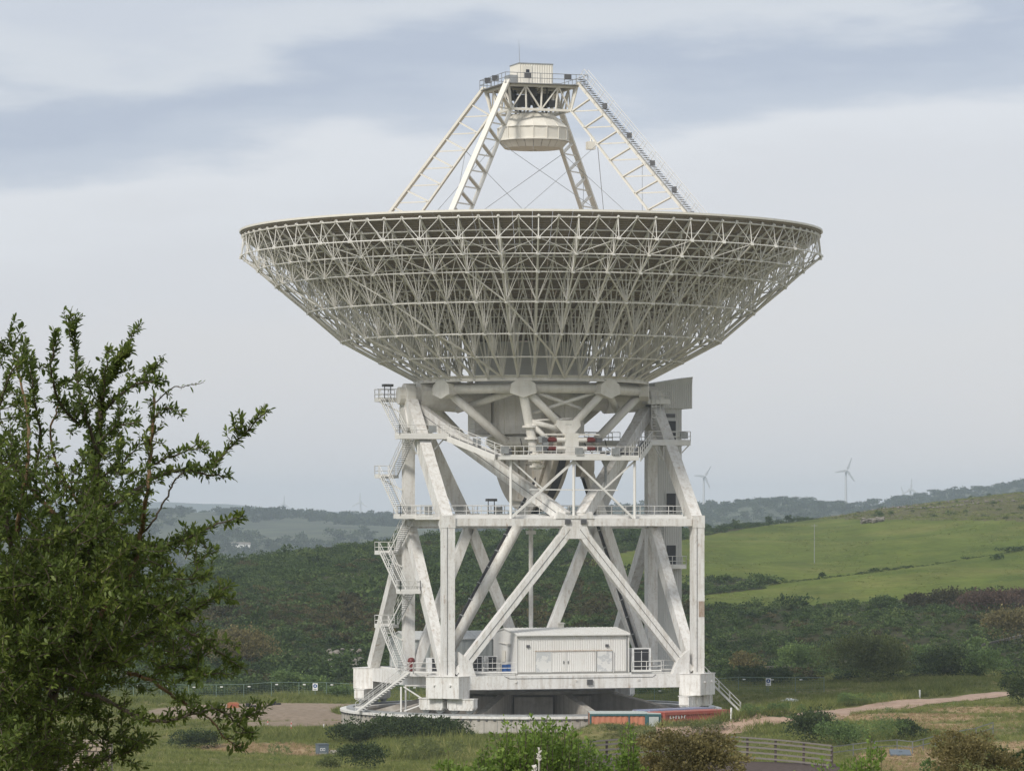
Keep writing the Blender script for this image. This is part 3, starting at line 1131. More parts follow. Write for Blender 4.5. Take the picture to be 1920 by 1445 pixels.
for li, a in enumerate(CORN):
    n, out, inn = leg_pts(a)
    t = Vector((-n.y, n.x, 0))
    lg = MB()
    near = li in (0,)
    lg.beam(out[0], out[1], 0.62, 0.28, t.cross((out[1] - out[0]).normalized()))
    lg.beam(inn[0], inn[1], 0.42, 0.2, t.cross((inn[1] - inn[0]).normalized()))
    leg = lg.build('quadripod_leg', M['cream'], dish)
    L0, L1 = inn[0], inn[1]

    def at_z(seg, z):
        f = (seg[0].z - z) / (seg[0].z - seg[1].z)
        return seg[0].lerp(seg[1], f)
    for k in range(9):
        z = 65.0 - 1.85 * k
        pi, po = at_z(inn, z), at_z(out, z)
        MB().beam(pi, po, 0.13, 0.13).build('leg_rung', M['cream'], leg)
        pd = at_z(out, z + 1.35)
        MB().beam(pi, pd, 0.42, 0.14, t.cross((pd - pi).normalized())).build('leg_diagonal', M['cream'], leg)
    MB().beam(inn[0], out[0], 0.3, 0.16, t).build('leg_diagonal', M['cream'], leg)
    # stair with handrails along the right leg
    if li == 1:
        st = MB()
        offn = Vector((0, 0, 0.35)) + n * 0.25
        for sgn in (-1, 1):
            side = t * (0.5 * sgn)
            st.tube(out[0] + side + offn * 3.9, out[1] + side + offn * 3.9, 0.035, 4)
            st.tube(out[0] + side + offn * 2.6, out[1] + side + offn * 2.6, 0.03, 4)
            for k in range(18):
                p = out[0].lerp(out[1], k / 18)
                st.tube(p + side, p + side + offn * 3.9, 0.03, 4)
        stair = st.build('leg_stair', M['white_rail'], leg)
        sm = MB().obox((0, 0, 0), n * 0.16, t * 0.48, Vector((0, 0, 0.03))).mesh('step', M['grating'])
        for k in range(64):
            p = out[0].lerp(out[1], (k + 0.5) / 80)
            inst('step', sm, leg, p + Vector((0, 0, 0.42)) + n * 0.3 - DL)
        for k, f in enumerate((0.17, 0.33, 0.48, 0.62)):
            p = out[0].lerp(out[1], f)
            MB().obox(p + offn * 2.2 - t * 0.5 - n * 0.2, n * 0.28, t * 0.05, Vector((0, 0, 0.3))).build('junction_box', M['darkgrey'], leg)
        # lamp box hanging from the inner chord
        p = inn[0].lerp(inn[1], 0.155)
        lb = MB()
        lb.obox(p + Vector((0, 0, -1.0)) - t * 0.2, UX * 0.42, VX * 0.42, Vector((0, 0, 0.42)))
        lb.beam(p, p + Vector((0, 0, -0.6)) - t * 0.2, 0.12, 0.12)
        lb.beam(p + UX * 0.3, p + Vector((0, 0, -0.6)) + UX * 0.3, 0.06, 0.06)
        lb.build('beacon_box', M['cream'], leg)

# guy wires between the legs
for i in range(4):
    _, o1, i1 = leg_pts(CORN[i])
    _, o2, i2 = leg_pts(CORN[(i + 1) % 4])
    MB().tube(i1[0].lerp(i1[1], 0.2), i2[0].lerp(i2[1], 1.0), 0.03, 4).build('guy_wire', M['galv'], dish)
    MB().tube(i2[0].lerp(i2[1], 0.2), i1[0].lerp(i1[1], 1.0), 0.03, 4).build('guy_wire', M['galv'], dish)
for i in (1, 2):
    n, o1, i1 = leg_pts(CORN[i])
    p = o1[0].lerp(o1[1], 0.42)
    MB().tube(p, Vector((p.x, p.y, zs(math.hypot(p.x, p.y)))), 0.025, 4).build('drop_cable', M['galv'], dish)

# apex frame: square truss box carrying the subreflector
HS = 3.75
apex = MB()
zt, zb_ = 67.65, 65.1
hb = HS - 0.35
for z, h in ((zt, HS), (zb_, hb)):
    c4 = [A(-h, -h, z), A(h, -h, z), A(h, h, z), A(-h, h, z)]
    for k in range(4):
        apex.beam(c4[k], c4[(k + 1) % 4], 0.26, 0.26)
    apex.beam(c4[0].lerp(c4[1], 0.5), c4[3].lerp(c4[2], 0.5), 0.2, 0.2)
    apex.beam(c4[1].lerp(c4[2], 0.5), c4[0].lerp(c4[3], 0.5), 0.2, 0.2)
frame = apex.build('apex_frame', M['cream'], dish)
ct = [A(-HS, -HS, zt), A(HS, -HS, zt), A(HS, HS, zt), A(-HS, HS, zt)]
cb = [A(-hb, -hb, zb_), A(hb, -hb, zb_), A(hb, hb, zb_), A(-hb, hb, zb_)]
for k in range(4):
    face = MB()
    for j in range(5):
        f = j / 4
        face.beam(ct[k].lerp(ct[(k + 1) % 4], f), cb[k].lerp(cb[(k + 1) % 4], f), 0.17, 0.17)
    for j in range(4):
        a_, b_ = (j / 4, (j + 1) / 4) if j % 2 else ((j + 1) / 4, j / 4)
        face.beam(ct[k].lerp(ct[(k + 1) % 4], a_), cb[k].lerp(cb[(k + 1) % 4], b_), 0.15, 0.15)
    face.build('face_bracing', M['cream'], frame)
mach = MB()
for (u, v, z, s) in ((-1.2, -0.5, 66.3, 0.7), (1.4, 0.3, 66.5, 0.8), (0.1, 1.0, 66.6, 0.6), (-0.4, -1.5, 67.2, 0.5), (1.9, -1.4, 66.0, 0.4), (-2.0, 0.8, 66.9, 0.5)):
    mach.obox(A(u, v, z), UX * s, VX * s * 0.7, Vector((0, 0, s * 0.9)))
for k in range(6):
    a = 2 * math.pi * k / 6
    mach.tube(A(2.4 * math.cos(a), 2.4 * math.sin(a), 67.8), A(1.7 * math.cos(a + 0.5), 1.7 * math.sin(a + 0.5), 65.0), 0.12, 6)
mach.build('apex_machinery', M['darkgrey'], frame)
deck = MB()
deck.obox(A(0, 0, zt + 0.17), UX * (HS + 0.75), VX * (HS + 0.75), Vector((0, 0, 0.035)))
deck.build('apex_deck', M['grating'], frame)
rl = MB()
hh = HS + 0.72
cr_ = [A(-hh, -hh, zt + 0.2), A(hh + 0.6, -hh, zt + 0.2), A(hh + 0.6, hh, zt + 0.2), A(-hh, hh, zt + 0.2)]
for k in range(4):
    p, q = cr_[k], cr_[(k + 1) % 4]
    for h in (0.55, 1.1):
        rl.tube(p + Vector((0, 0, h)), q + Vector((0, 0, h)), 0.035, 4)
    for j in range(7):
        s = p.lerp(q, j / 7)
        rl.tube(s, s + Vector((0, 0, 1.1)), 0.035, 4)
rl.build('apex_railing', M['galv'], frame)
for (u, v) in ((-1.9, -hh - 0.02), (2.75, -hh - 0.02), (-hh, -1.0), (-hh, 1.6)):
    MB().obox(A(u, v, zt + 1.0), UX * 0.36, VX * 0.14, Vector((0, 0, 0.28))).build('junction_box', M['darkgrey'], frame)
# the cabin on the apex
cabin = MB()
cw, cd, cz0, cz1 = 1.95, 1.55, zt + 0.22, 70.3
cc = A(0.15, 0.3, 0)


def cp(u, v, z):
    return Vector((cc.x, cc.y, 0)) + A(u, v, z)


def corr_wall(mb, P0, P1, z0, z1, n, depth, out):
    """corrugated sheet between two plan points"""
    P0, P1, out = Vector(P0), Vector(P1), Vector(out)
    vs_ = []
    for k in range(4 * n + 1):
        c = P0.lerp(P1, k / (4 * n))
        o = out * (depth if (k % 4) in (1, 2) else 0.0)
        if k == 4 * n:
            o = out * 0
        vs_ += [(c.x + o.x, c.y + o.y, z0), (c.x + o.x, c.y + o.y, z1)]
    fs_ = [(2 * k, 2 * k + 2, 2 * k + 3, 2 * k + 1) for k in range(4 * n)]
    mb.add(vs_, fs_)


corr_wall(cabin, cp(-cw, -cd, 0), cp(cw, -cd, 0), cz0, cz1, 14, 0.05, -VX)
corr_wall(cabin, cp(-cw, cd, 0), cp(-cw, -cd, 0), cz0, cz1, 10, 0.05, -UX)
corr_wall(cabin, cp(cw, -cd, 0), cp(cw, cd, 0), cz0, cz1, 10, 0.05, UX)
corr_wall(cabin, cp(cw, cd, 0), cp(-cw, cd, 0), cz0, cz1, 14, 0.05, VX)
cab = cabin.build('apex_cabin', M['cream'], dish)
MB().hexa([cp(-cw - 0.07, -cd - 0.07, cz1), cp(cw + 0.07, -cd - 0.07, cz1), cp(cw + 0.07, cd + 0.07, cz1), cp(-cw - 0.07, cd + 0.07, cz1)],
          [cp(-cw - 0.07, -cd - 0.07, cz1 + 0.12), cp(cw + 0.07, -cd - 0.07, cz1 + 0.12), cp(cw + 0.07, cd + 0.07, cz1 + 0.12), cp(-cw - 0.07, cd + 0.07, cz1 + 0.12)]).build('cabin_roof', M['galv'], cab)
MB().obox(cp(-1.05, -cd - 0.09, cz0 + 1.12), UX * 0.55, VX * 0.03, Vector((0, 0, 1.08))).build('door', M['cream'], cab)
MB().obox(cp(-1.0, -cd - 0.13, cz0 + 1.5), UX * 0.2, VX * 0.015, Vector((0, 0, 0.32))).build('door_window', M['glass'], cab)
MB().obox(cp(-2.5, -0.4, cz0 + 0.6), UX * 0.5, VX * 0.8, Vector((0, 0, 0.62))).build('cabin_cooler', M['galv'], cab)
MB().tube(cp(-cw + 0.1, -cd + 0.1, cz1 + 0.1), cp(-cw + 0.0, -cd + 0.1, 72.9), 0.035, 5, 0.012).build('lightning_rod', M['galv'], cab)
# subreflector
NS = 16
sub = MB()
sub.lathe([(1.2, 65.05), (2.2, 64.85), (3.3, 63.95), (3.88, 63.3)], NS, (0.25, 0, 0))
subo = sub.build('subreflector_shell', M['cream'], dish)
for k in range(NS):
    a0, a1 = 2 * math.pi * k / NS, 2 * math.pi * (k + 1) / NS
    c = Vector((0.25, 0, 0))
    e = 0.006
    pn = MB()
    pn.hexa([c + pol(3.84, a0 + e, 62.0), c + pol(3.84, a1 - e, 62.0), c + pol(3.70, a1 - e, 62.0), c + pol(3.70, a0 + e, 62.0)],
            [c + pol(3.89, a0 + e, 63.27), c + pol(3.89, a1 - e, 63.27), c + pol(3.72, a1 - e, 63.27), c + pol(3.72, a0 + e, 63.27)])
    pn.build('side_panel', M['cream'], subo)
    MB().beam(c + pol(3.9, a0, 62.0), c + pol(3.95, a0, 63.3), 0.07, 0.09).build('seam_rib', M['cream'], subo)
    MB().beam(c + pol(2.2, a0, 64.88), c + pol(3.9, a0, 63.33), 0.07, 0.07).build('dome_rib', M['cream'], subo)
MB().lathe([(3.6, 61.86), (3.96, 61.86), (3.96, 61.99), (3.6, 61.99)], 48, (0.25, 0, 0), close=True).build('subreflector_lip', M['cream'], subo)
MB().lathe([(3.93, 63.28), (3.99, 63.28), (3.99, 63.36), (3.93, 63.36)], 32, (0.25, 0, 0), close=True).build('upper_lip', M['cream'], subo)
for k in range(24):
    a0, a1 = 2 * math.pi * k / 24, 2 * math.pi * (k + 1) / 24
    c = Vector((0.25, 0, 0))
    e = 0.008
    MB().hexa([c + pol(0.4, a0 + e, 60.95), c + pol(0.4, a1 - e, 60.95), c + pol(3.2, a1 - e, 61.12), c + pol(3.2, a0 + e, 61.12)],
              [c + pol(0.4, a0 + e, 61.05), c + pol(0.4, a1 - e, 61.05), c + pol(3.2, a1 - e, 61.22), c + pol(3.2, a0 + e, 61.22)]).build('mirror_segment', M['cream'], subo)
    MB().hexa([c + pol(3.2, a0 + e, 61.12), c + pol(3.2, a1 - e, 61.12), c + pol(3.8, a1 - e, 61.8), c + pol(3.8, a0 + e, 61.8)],
              [c + pol(3.1, a0 + e, 61.3), c + pol(3.1, a1 - e, 61.3), c + pol(3.7, a1 - e, 61.86), c + pol(3.7, a0 + e, 61.86)]).build('skirt_panel', M['cream'], subo)
# ------------------------------------------------------------------ the telescope: turning alidade
ali = thing('telescope_alidade', 'white steel alidade of columns, braces and stairs carrying the big dish on a round track', 'steel tower', (0, 0, -0.3))
AL = Vector((0, 0, -0.3))
S = 14.14
ZB, ZM, ZA = 3.65, 19.95, 33.4
NL, NRr, FRc, FLc = (-S, -S), (S, -S), (S, S), (-S, S)


def mem(name, p, q, w, h, mat='white', up=(0, 0, 1), parent=None):
    return MB().beam(p, q, w, h, up).build(name, M[mat], parent or ali)


# base beams and corner boxes, tangent to the track
for (p, q) in ((NL, NRr), (NRr, FRc), (FRc, FLc), (FLc, NL)):
    P, Q = A(*p, 2.93), A(*q, 2.93)
    d = (Q - P).normalized()
    mem('base_beam', P + d * 1.6, Q - d * 1.6, 1.1, 1.42)
mem('base_beam', A(-S, 0, 2.9), A(S, 0, 2.9), 1.0, 1.3)
for (u, v) in (NL, NRr, FRc, FLc):
    c = A(u, v, 0)
    n = Vector((c.x, c.y, 0)).normalized()
    t = Vector((-n.y, n.x, 0))
    cb_ = MB()
    cb_.obox(Vector((c.x, c.y, 2.5)), t * 1.95, n * 1.25, Vector((0, 0, 1.14)))
    box_ = cb_.build('corner_box', M['white'], ali)
    sk = MB()
    sk.obox(Vector((c.x, c.y, 2.5)) + n * 1.27, t * 0.07, n * 0.05, Vector((0, 0, 1.1)))
    sk.obox(Vector((c.x, c.y, 3.66)), t * 2.02, n * 1.32, Vector((0, 0, 0.03)))
    sk.build('corner_flange', M['white'], box_)
    for s in (-1, 1):
        lug = MB().tube(Vector((c.x, c.y, 2.75)) + n * 1.25 + t * s * 0.95, Vector((c.x, c.y, 2.75)) + n * 1.42 + t * s * 0.95, 0.16, 8, 0.1, True)
        lug.build('lifting_lug', M['white'], box_)
    # two bogies per corner with two wheels each
    for s in (-1, 1):
        ang = math.atan2(n.y, n.x) + s * R(4.9)
        nn = Vector((math.cos(ang), math.sin(ang), 0))
        tt = Vector((-nn.y, nn.x, 0))
        bc = nn * 20.0
        bg = MB()
        w2, z0, z1 = 1.5, 0.12, 1.28
        poly = [(-w2, z1), (w2, z1), (w2, z0 + 0.25), (w2 - 0.2, z0 + 0.0), (-w2 + 0.2, z0 + 0.0), (-w2, z0 + 0.25)]
        bg.prism([bc - nn * 0.55 + tt * a + Vector((0, 0, z)) for a, z in poly], nn * 1.1)
        bogie = bg.build('bogie', M['white'], ali)
        rb = MB()
        rb.obox(bc + Vector((0, 0, 1.31)), tt * 1.56, nn * 0.64, Vector((0, 0, 0.04)))
        for a in (-1.4, -0.5, 0.5, 1.4):
            rb.obox(bc + tt * a + nn * 0.58 + Vector((0, 0, 0.75)), tt * 0.05, nn * 0.06, Vector((0, 0, 0.45)))
        rb.build('bogie_rib', M['white'], bogie)
        for a in (-0.85, 0.85):
            wh = MB()
            c0 = bc + tt * a + Vector((0, 0, 0.29))
            wh.tube(c0 - nn * 0.2, c0 + nn * 0.2, 0.55, 24, caps=True)
            wheel_ = wh.build('wheel', M['galv'], ali)
            ax = MB()
            ax.tube(c0 + nn * 0.1, c0 + nn * 0.62, 0.2, 14, caps=True)
            ax.tube(c0 + nn * 0.56 + Vector((0, 0, 0.3)), c0 + nn * 0.60 + Vector((0, 0, 0.3)), 0.36, 16, caps=True)
            ax.build('axle_cap', M['white'], wheel_)
    MB().tube(Vector((c.x, c.y, 1.2)), Vector((c.x, c.y, 1.4)), 0.7, 16, caps=True).build('pivot', M['darkgrey'], ali)

# columns and legs
mem('column', A(*NL, ZB), A(*NL, ZM - 0.45), 1.22, 1.22, up=VX)
mem('column', A(*NRr, ZB), A(*NRr, ZM - 0.45), 1.22, 1.22, up=VX)
for sx in (-1, 1):
    nc = NL if sx < 0 else NRr
    fc = FLc if sx < 0 else FRc
    mem('upper_leg', A(*nc, ZM - 0.5), A(sx * S, -1.0, ZA - 0.6), 1.25, 1.55, up=VX)
    mem('side_brace', A(sx * S, -0.6, ZM - 0.6), A(sx * S, -S + 0.9, ZB + 0.1), 1.1, 1.2, up=VX)
    mem('side_brace', A(sx * S, 0.6, ZM - 0.6), A(sx * S, S - 0.6, ZB + 0.1), 1.1, 1.2, up=VX)
    mem('centre_post', A(sx * S, 0, ZB), A(sx * S, 0, ZA - 1.0), 1.15, 1.15, up=VX)
    mem('front_brace', A(sx * 0.55, -S, ZM - 0.75), A(sx * (S - 0.9), -S, ZB + 0.15), 0.85, 1.1, up=(0, 0, 1))
    mem('upper_brace', A(sx * 0.9, -S + 0.1, ZM + 0.5), A(sx * (S - 0.9), -0.9, ZA - 1.2), 1.15, 1.35)
    mem('inner_brace', A(sx * 7.2, 0, ZM - 0.6), A(sx * (S - 0.6), 0, ZB + 0.1), 0.95, 1.0)
    mem('inner_brace', A(sx * 7.0, 0, ZM - 0.6), A(sx * 0.6, 0, ZB + 0.1), 0.95, 1.0)
    mem('inner_leg', A(sx * 7.2, 0.2, ZM - 0.2), A(sx * (S - 0.8), 0.3, ZA - 1.2), 1.15, 1.3)
    # apex head with bearing housing
    hd = MB()
    hd.prism([A(sx * S - 0.75, -2.2, ZA - 3.2), A(sx * S - 0.75, 1.2, ZA - 3.2), A(sx * S - 0.75, 0.95, ZA - 0.9), A(sx * S - 0.75, -0.95, ZA - 0.9)], UX * 1.5)
    hd.build('leg_head', M['white'], ali)
    br = MB()
    br.tube(A(sx * S - 0.5, 0, 33.75), A(sx * S + 0.5, 0, 33.75), 1.35, 20, caps=True)
    br.obox(A(sx * S, 0, 32.95), UX * 0.55, VX * 1.5, Vector((0, 0, 0.45)))
    br.build('bearing_housing', M['beige_steel'], ali)
    MB().prism([A(sx * S - sx * 1.1, -S - 0.55, ZB), A(sx * S - sx * 3.0, -S - 0.55, ZB), A(sx * S - sx * 2.4, -S - 0.55, ZB + 1.6), A(sx * S - sx * 1.1, -S - 0.55, ZB + 2.6)], VX * 0.8).build('gusset', M['white'], ali)

MB().prism([A(-1.35, -S - 0.46, ZM - 0.4), A(1.35, -S - 0.46, ZM - 0.4), A(1.75, -S - 0.46, ZM - 1.55), A(0.75, -S - 0.46, ZM - 1.75), A(-0.75, -S - 0.46, ZM - 1.75), A(-1.75, -S - 0.46, ZM - 1.55)][::-1], VX * 0.92).build('gusset', M['white'], ali)
MB().prism([A(-2.2, -S - 0.5, ZM + 0.4), A(2.2, -S - 0.5, ZM + 0.4), A(1.9, -S - 0.5, ZM + 1.15), A(0.7, -S - 0.5, ZM + 0.75), A(-0.7, -S - 0.5, ZM + 0.75), A(-1.9, -S - 0.5, ZM + 1.15)], VX * 0.85).build('gusset', M['white'], ali)
# cables clipped along the braces
for (p, q, w, h) in ((A(-0.9, -S + 0.1, ZM + 0.5), A(-S + 0.9, -0.9, ZA - 1.2), 1.15, 1.35), (A(0.55, -S, ZM - 0.75), A(S - 0.9, -S, ZB + 0.15), 0.85, 1.1), (A(-0.55, -S, ZM - 0.75), A(-S + 0.9, -S, ZB + 0.15), 0.85, 1.1)):
    d_ = (q - p).normalized()
    s_ = d_.cross(Vector((0, 0, 1))).normalized()
    if s_.y > 0:
        s_ = -s_
    MB().tube(p + s_ * (w / 2 + 0.03), q + s_ * (w / 2 + 0.03), 0.03, 5).build('brace_cable', M['darkgrey'], ali)
for c_, sx in ((NL, -1), (NRr, 1)):
    MB().tube(A(c_[0] - 0.25, c_[1] - 0.65, ZB + 0.2), A(c_[0] - 0.25, c_[1] - 0.65, ZM - 0.5), 0.028, 5).build('column_cable', M['darkgrey'], ali)
# splice collars on the main members
for (p, q, w, h, fs) in ((A(*NL, ZB), A(*NL, ZM), 1.22, 1.22, (0.12, 0.5, 0.9)), (A(*NRr, ZB), A(*NRr, ZM), 1.22, 1.22, (0.12, 0.5, 0.9)),
                         (A(*NL, ZM - 0.5), A(-S, -1.0, ZA - 0.6), 1.25, 1.55, (0.18, 0.55)), (A(*NRr, ZM - 0.5), A(S, -1.0, ZA - 0.6), 1.25, 1.55, (0.18, 0.55))):
    d_ = (q - p).normalized()
    for f in fs:
        c_ = p.lerp(q, f)
        MB().beam(c_ - d_ * 0.3, c_ + d_ * 0.3, w + 0.035, h + 0.035, VX).build('splice_plate', M['white'], ali)
for sx in (-1, 1):
    for f in (0.08, 0.5, 0.93):
        p, q = A(sx * 0.55, -S, ZM - 0.75), A(sx * (S - 0.9), -S, ZB + 0.15)
        c_, d_ = p.lerp(q, f), (q - p).normalized()
        MB().beam(c_ - d_ * 0.35, c_ + d_ * 0.35, 0.88, 1.13).build('splice_plate', M['white'], ali)
for u in (-9.5, 0.0, 10.0):
    MB().beam(A(u - 0.4, -S, 2.93), A(u + 0.4, -S, 2.93), 1.14, 1.45).build('splice_plate', M['white'], ali)
# brown weathered patch on the right column
MB().obox(A(S + 0.28, -S - 0.62, 10.6), UX * 0.32, VX * 0.012, V(0, 0, 0.85)).build('weathered_patch', paint('bare_brown_steel', (0.36, 0.27, 0.21), (0.62, 0.57, 0.5), 0.8, 0.8, 3.0), ali)
# mid level beams
mem('mid_beam', A(-S + 0.7, -S, ZM), A(S - 0.7, -S, ZM), 0.8, 0.78)
mem('mid_beam', A(-S, -S + 0.8, ZM + 0.02), A(-S, 0, ZM + 0.02), 0.8, 0.9)
mem('mid_beam', A(S, -S + 0.8, ZM + 0.02), A(S, 0, ZM + 0.02), 0.8, 0.9)
mem('mid_beam', A(-S + 0.7, 0, ZM - 0.1), A(S - 0.7, 0, ZM - 0.1), 0.9, 1.1)
for c in (NL, NRr):
    mem('column_head', A(*c, ZM - 0.6), A(*c, ZM + 0.75), 1.3, 1.3, up=VX)
# big cable tube and its partner
def cable_member(p, q, round_):
    if round_:
        o = MB().tube(p, q, 0.62, 16, caps=True).build('cable_tube', M['white'], ali, True)
    else:
        o = mem('cable_leg', p, q, 0.95, 1.05)
    d = (q - p).normalized()
    sd = d.cross(Vector((0, 1, 0))).normalized()
    if sd.x > 0:
        sd = -sd
    off = sd * 0.78 - VX * 0.3
    MB().beam(p + off + d * 2, q + off, 0.28, 0.2, VX).build('cable_run', M['dark'], o)
    cl = MB()
    n = int((q - p).length / 2)
    for k in range(1, n):
        cl.obox((p + off).lerp(q + off, k / n), d * 0.06, sd * 0.18, VX * 0.2)
    cl.build('cable_clip', M['galv'], o)


cable_member(A(-11.6, -3.6, ZB + 0.6), A(0.9, -5.4, 27.0), True)
cable_member(A(13.1, -2.2, ZB + 0.4), A(3.9, -6.0, 27.0), False)
MB().tube(A(0, 0, 1.5), A(0, 0, ZM + 0.6), 0.24, 12).build('centre_pipe', M['white'], ali, True)
MB().tube(A(0, 0, ZM - 1.3), A(0, 0, ZM - 0.9), 0.55, 12, caps=True).build('pipe_collar', M['beige_steel'], ali)


# platforms with railings
def railing(parent, pts, h=1.1, name='railing', closed=False, step=1.6, mat='white_rail'):
    rb = MB()
    seq = list(pts) + ([pts[0]] if closed else [])
    for a, b in zip(seq[:-1], seq[1:]):
        a, b = Vector(a), Vector(b)
        for k in (0.5, 1.0):
            rb.tube(a + Vector((0, 0, h * k)), b + Vector((0, 0, h * k)), 0.035, 4)
        rb.beam(a + Vector((0, 0, 0.1)), b + Vector((0, 0, 0.1)), 0.02, 0.16)
        n = max(1, int(round((b - a).length / step)))
        for k in range(n + 1):
            s = a.lerp(b, k / n)
            rb.tube(s, s + Vector((0, 0, h)), 0.04, 4)
    return rb.build(name, M[mat], parent)


def platform(u0, u1, v0, v1, z, rails='fblr', name='platform', thick=0.3, mat='white_rail'):
    pb = MB()
    pb.hexa([A(u0, v0, z - 0.06), A(u1, v0, z - 0.06), A(u1, v1, z - 0.06), A(u0, v1, z - 0.06)], [A(u0, v0, z), A(u1, v0, z), A(u1, v1, z), A(u0, v1, z)])
    pl = pb.build(name, M['grating'], ali)
    e = MB()
    e.beam(A(u0, v0, z - thick / 2), A(u1, v0, z - thick / 2), 0.12, thick + 0.03)
    e.beam(A(u0, v1, z - thick / 2), A(u1, v1, z - thick / 2), 0.12, thick + 0.03)
    e.beam(A(u0, v0 + 0.07, z - thick / 2), A(u0, v1 - 0.07, z - thick / 2), 0.12, thick + 0.03)
    e.beam(A(u1, v0 + 0.07, z - thick / 2), A(u1, v1 - 0.07, z - thick / 2), 0.12, thick + 0.03)
    e.build('edge_channel', M[mat], pl)
    c = {'f': (A(u0, v0, z), A(u1, v0, z)), 'b': (A(u0, v1, z), A(u1, v1, z)), 'l': (A(u0, v0, z), A(u0, v1, z)), 'r': (A(u1, v0, z), A(u1, v1, z))}
    for r in rails:
        railing(pl, c[r])
    return pl


# mid level walkways
platform(-S - 1.4, -7.5, -2.2, 0.9, ZM + 0.75, 'fbl', 'mid_platform')
platform(-7.4, 8.4, -2.4, 1.2, ZM + 0.75, 'fb', 'mid_platform')
platform(8.5, S + 1.8, -2.2, 1.2, ZM + 0.75, 'fb', 'mid_platform')
platform(-S + 1.0, S - 1.0, -S + 0.55, -S + 1.7, ZM + 0.66, 'b', 'mid_walkway')
platform(-S - 1.3, -S - 0.55, -S + 1.0, -2.3, ZM + 0.6, 'l', 'mid_walkway')
# upper level: side platforms, ramps and the front gallery
pl_l = platform(-17.1, -11.6, -6.5, -4.8, 29.35, 'fl', 'upper_platform', 0.42)
pl_r = platform(11.6, 16.4, -6.3, -2.6, 28.85, 'frb', 'upper_platform', 0.42)
for pl, uu, zz in ((pl_l, (-14.9, -13.4), 29.0), (pl_r, (13.4, 14.9), 28.5)):
    sb = MB()
    for u in uu:
        sb.beam(A(u, -6.0, zz), A(u, -6.0, zz - 1.7), 0.14, 0.14)
    sb.beam(A(uu[0] - 1.2, -6.0, zz), A(uu[0], -5.4, zz - 1.7), 0.14, 0.14)
    sb.beam(A(uu[1] + 1.5, -6.0, zz), A(uu[1], -5.4, zz - 1.7), 0.14, 0.14)
    sb.build('support_strut', M['white_rail'], pl)
gal = platform(-8.4, 7.2, -S - 0.6, -S + 1.1, 26.95, 'fb', 'front_gallery', 0.34)
gs = MB()
for u in (-7.1, 0.0, 6.95):
    gs.beam(A(u, -S, ZM + 0.4), A(u, -S, 26.6), 0.24, 0.24)
gs.build('gallery_post', M['white_rail'], gal)
for (a, b, w) in (((0.0, 26.5), (-7.0, 20.5), 0.24), ((0.0, 26.5), (6.8, 20.4), 0.22), ((-6.9, 26.4), (-3.4, 23.4), 0.16), ((6.8, 26.4), (3.4, 23.5), 0.16), ((-5.0, 23.45), (5.0, 23.4), 0.12)):
    MB().beam(A(a[0], -S - 0.02, a[1]), A(b[0], -S - 0.02, b[1]), w, w).build('gallery_brace', M['white_rail'], gal)


def ramp(name, p, q, w):
    p, q = Vector(p), Vector(q)
    d = q - p
    s = d.cross(Vector((0, 0, 1))).normalized() * w / 2
    r_ = MB()
    r_.hexa([p - s - V(0, 0, .06), q - s - V(0, 0, .06), q + s - V(0, 0, .06), p + s - V(0, 0, .06)], [p - s, q - s, q + s, p + s])
    o = r_.build(name, M['grating'], ali)
    MB().beam(p - s - V(0, 0, .2), q - s - V(0, 0, .2), 0.1, 0.5).beam(p + s - V(0, 0, .2), q + s - V(0, 0, .2), 0.1, 0.5).build('edge_channel', M['white_rail'], o)
    railing(o, (p - s, q - s))
    railing(o, (p + s, q + s))
    return o


ramp('ramp', A(-11.5, -5.4, 29.35), A(-8.3, -S + 0.3, 26.95), 1.2)
ramp('ramp', A(11.6, -5.5, 28.85), A(7.1, -S + 0.3, 26.95), 1.2)
# small fittings on the rails
for (u, v, z) in ((-13.4, -6.42, 30.0), (-9.6, -10.2, 28.6), (-8.0, -S - 0.72, 27.6), (0.35, -S - 0.72, 27.55), (4.5, -S - 0.72, 27.55), (-12.6, -2.3, 21.3), (-9.0, -2.3, 21.4), (-15.0, -2.3, 21.4), (15.6, -6.42, 29.5), (8.0, -2.5, 21.3), (10.5, -2.5, 21.3), (-4.6, -2.5, 21.3)):
    MB().obox(A(u, v, z), UX * 0.42, VX * 0.12, V(0, 0, 0.36)).build('control_box', M['galv'], ali)
for (u, v, z) in ((-16.2, 1.0, 34.9), (-5.4, -2.4, 22.4)):
    lt = MB()
    lt.obox(A(u, v, z), UX * 0.55, VX * 0.4, V(0, 0, 0.14))
    lt.beam(A(u - 0.35, v, z - 1.7), A(u - 0.35, v, z), 0.08, 0.08)
    lt.beam(A(u + 0.35, v, z - 1.7), A(u + 0.35, v, z), 0.08, 0.08)
    lt.build('floodlight', M['darkgrey'], ali)
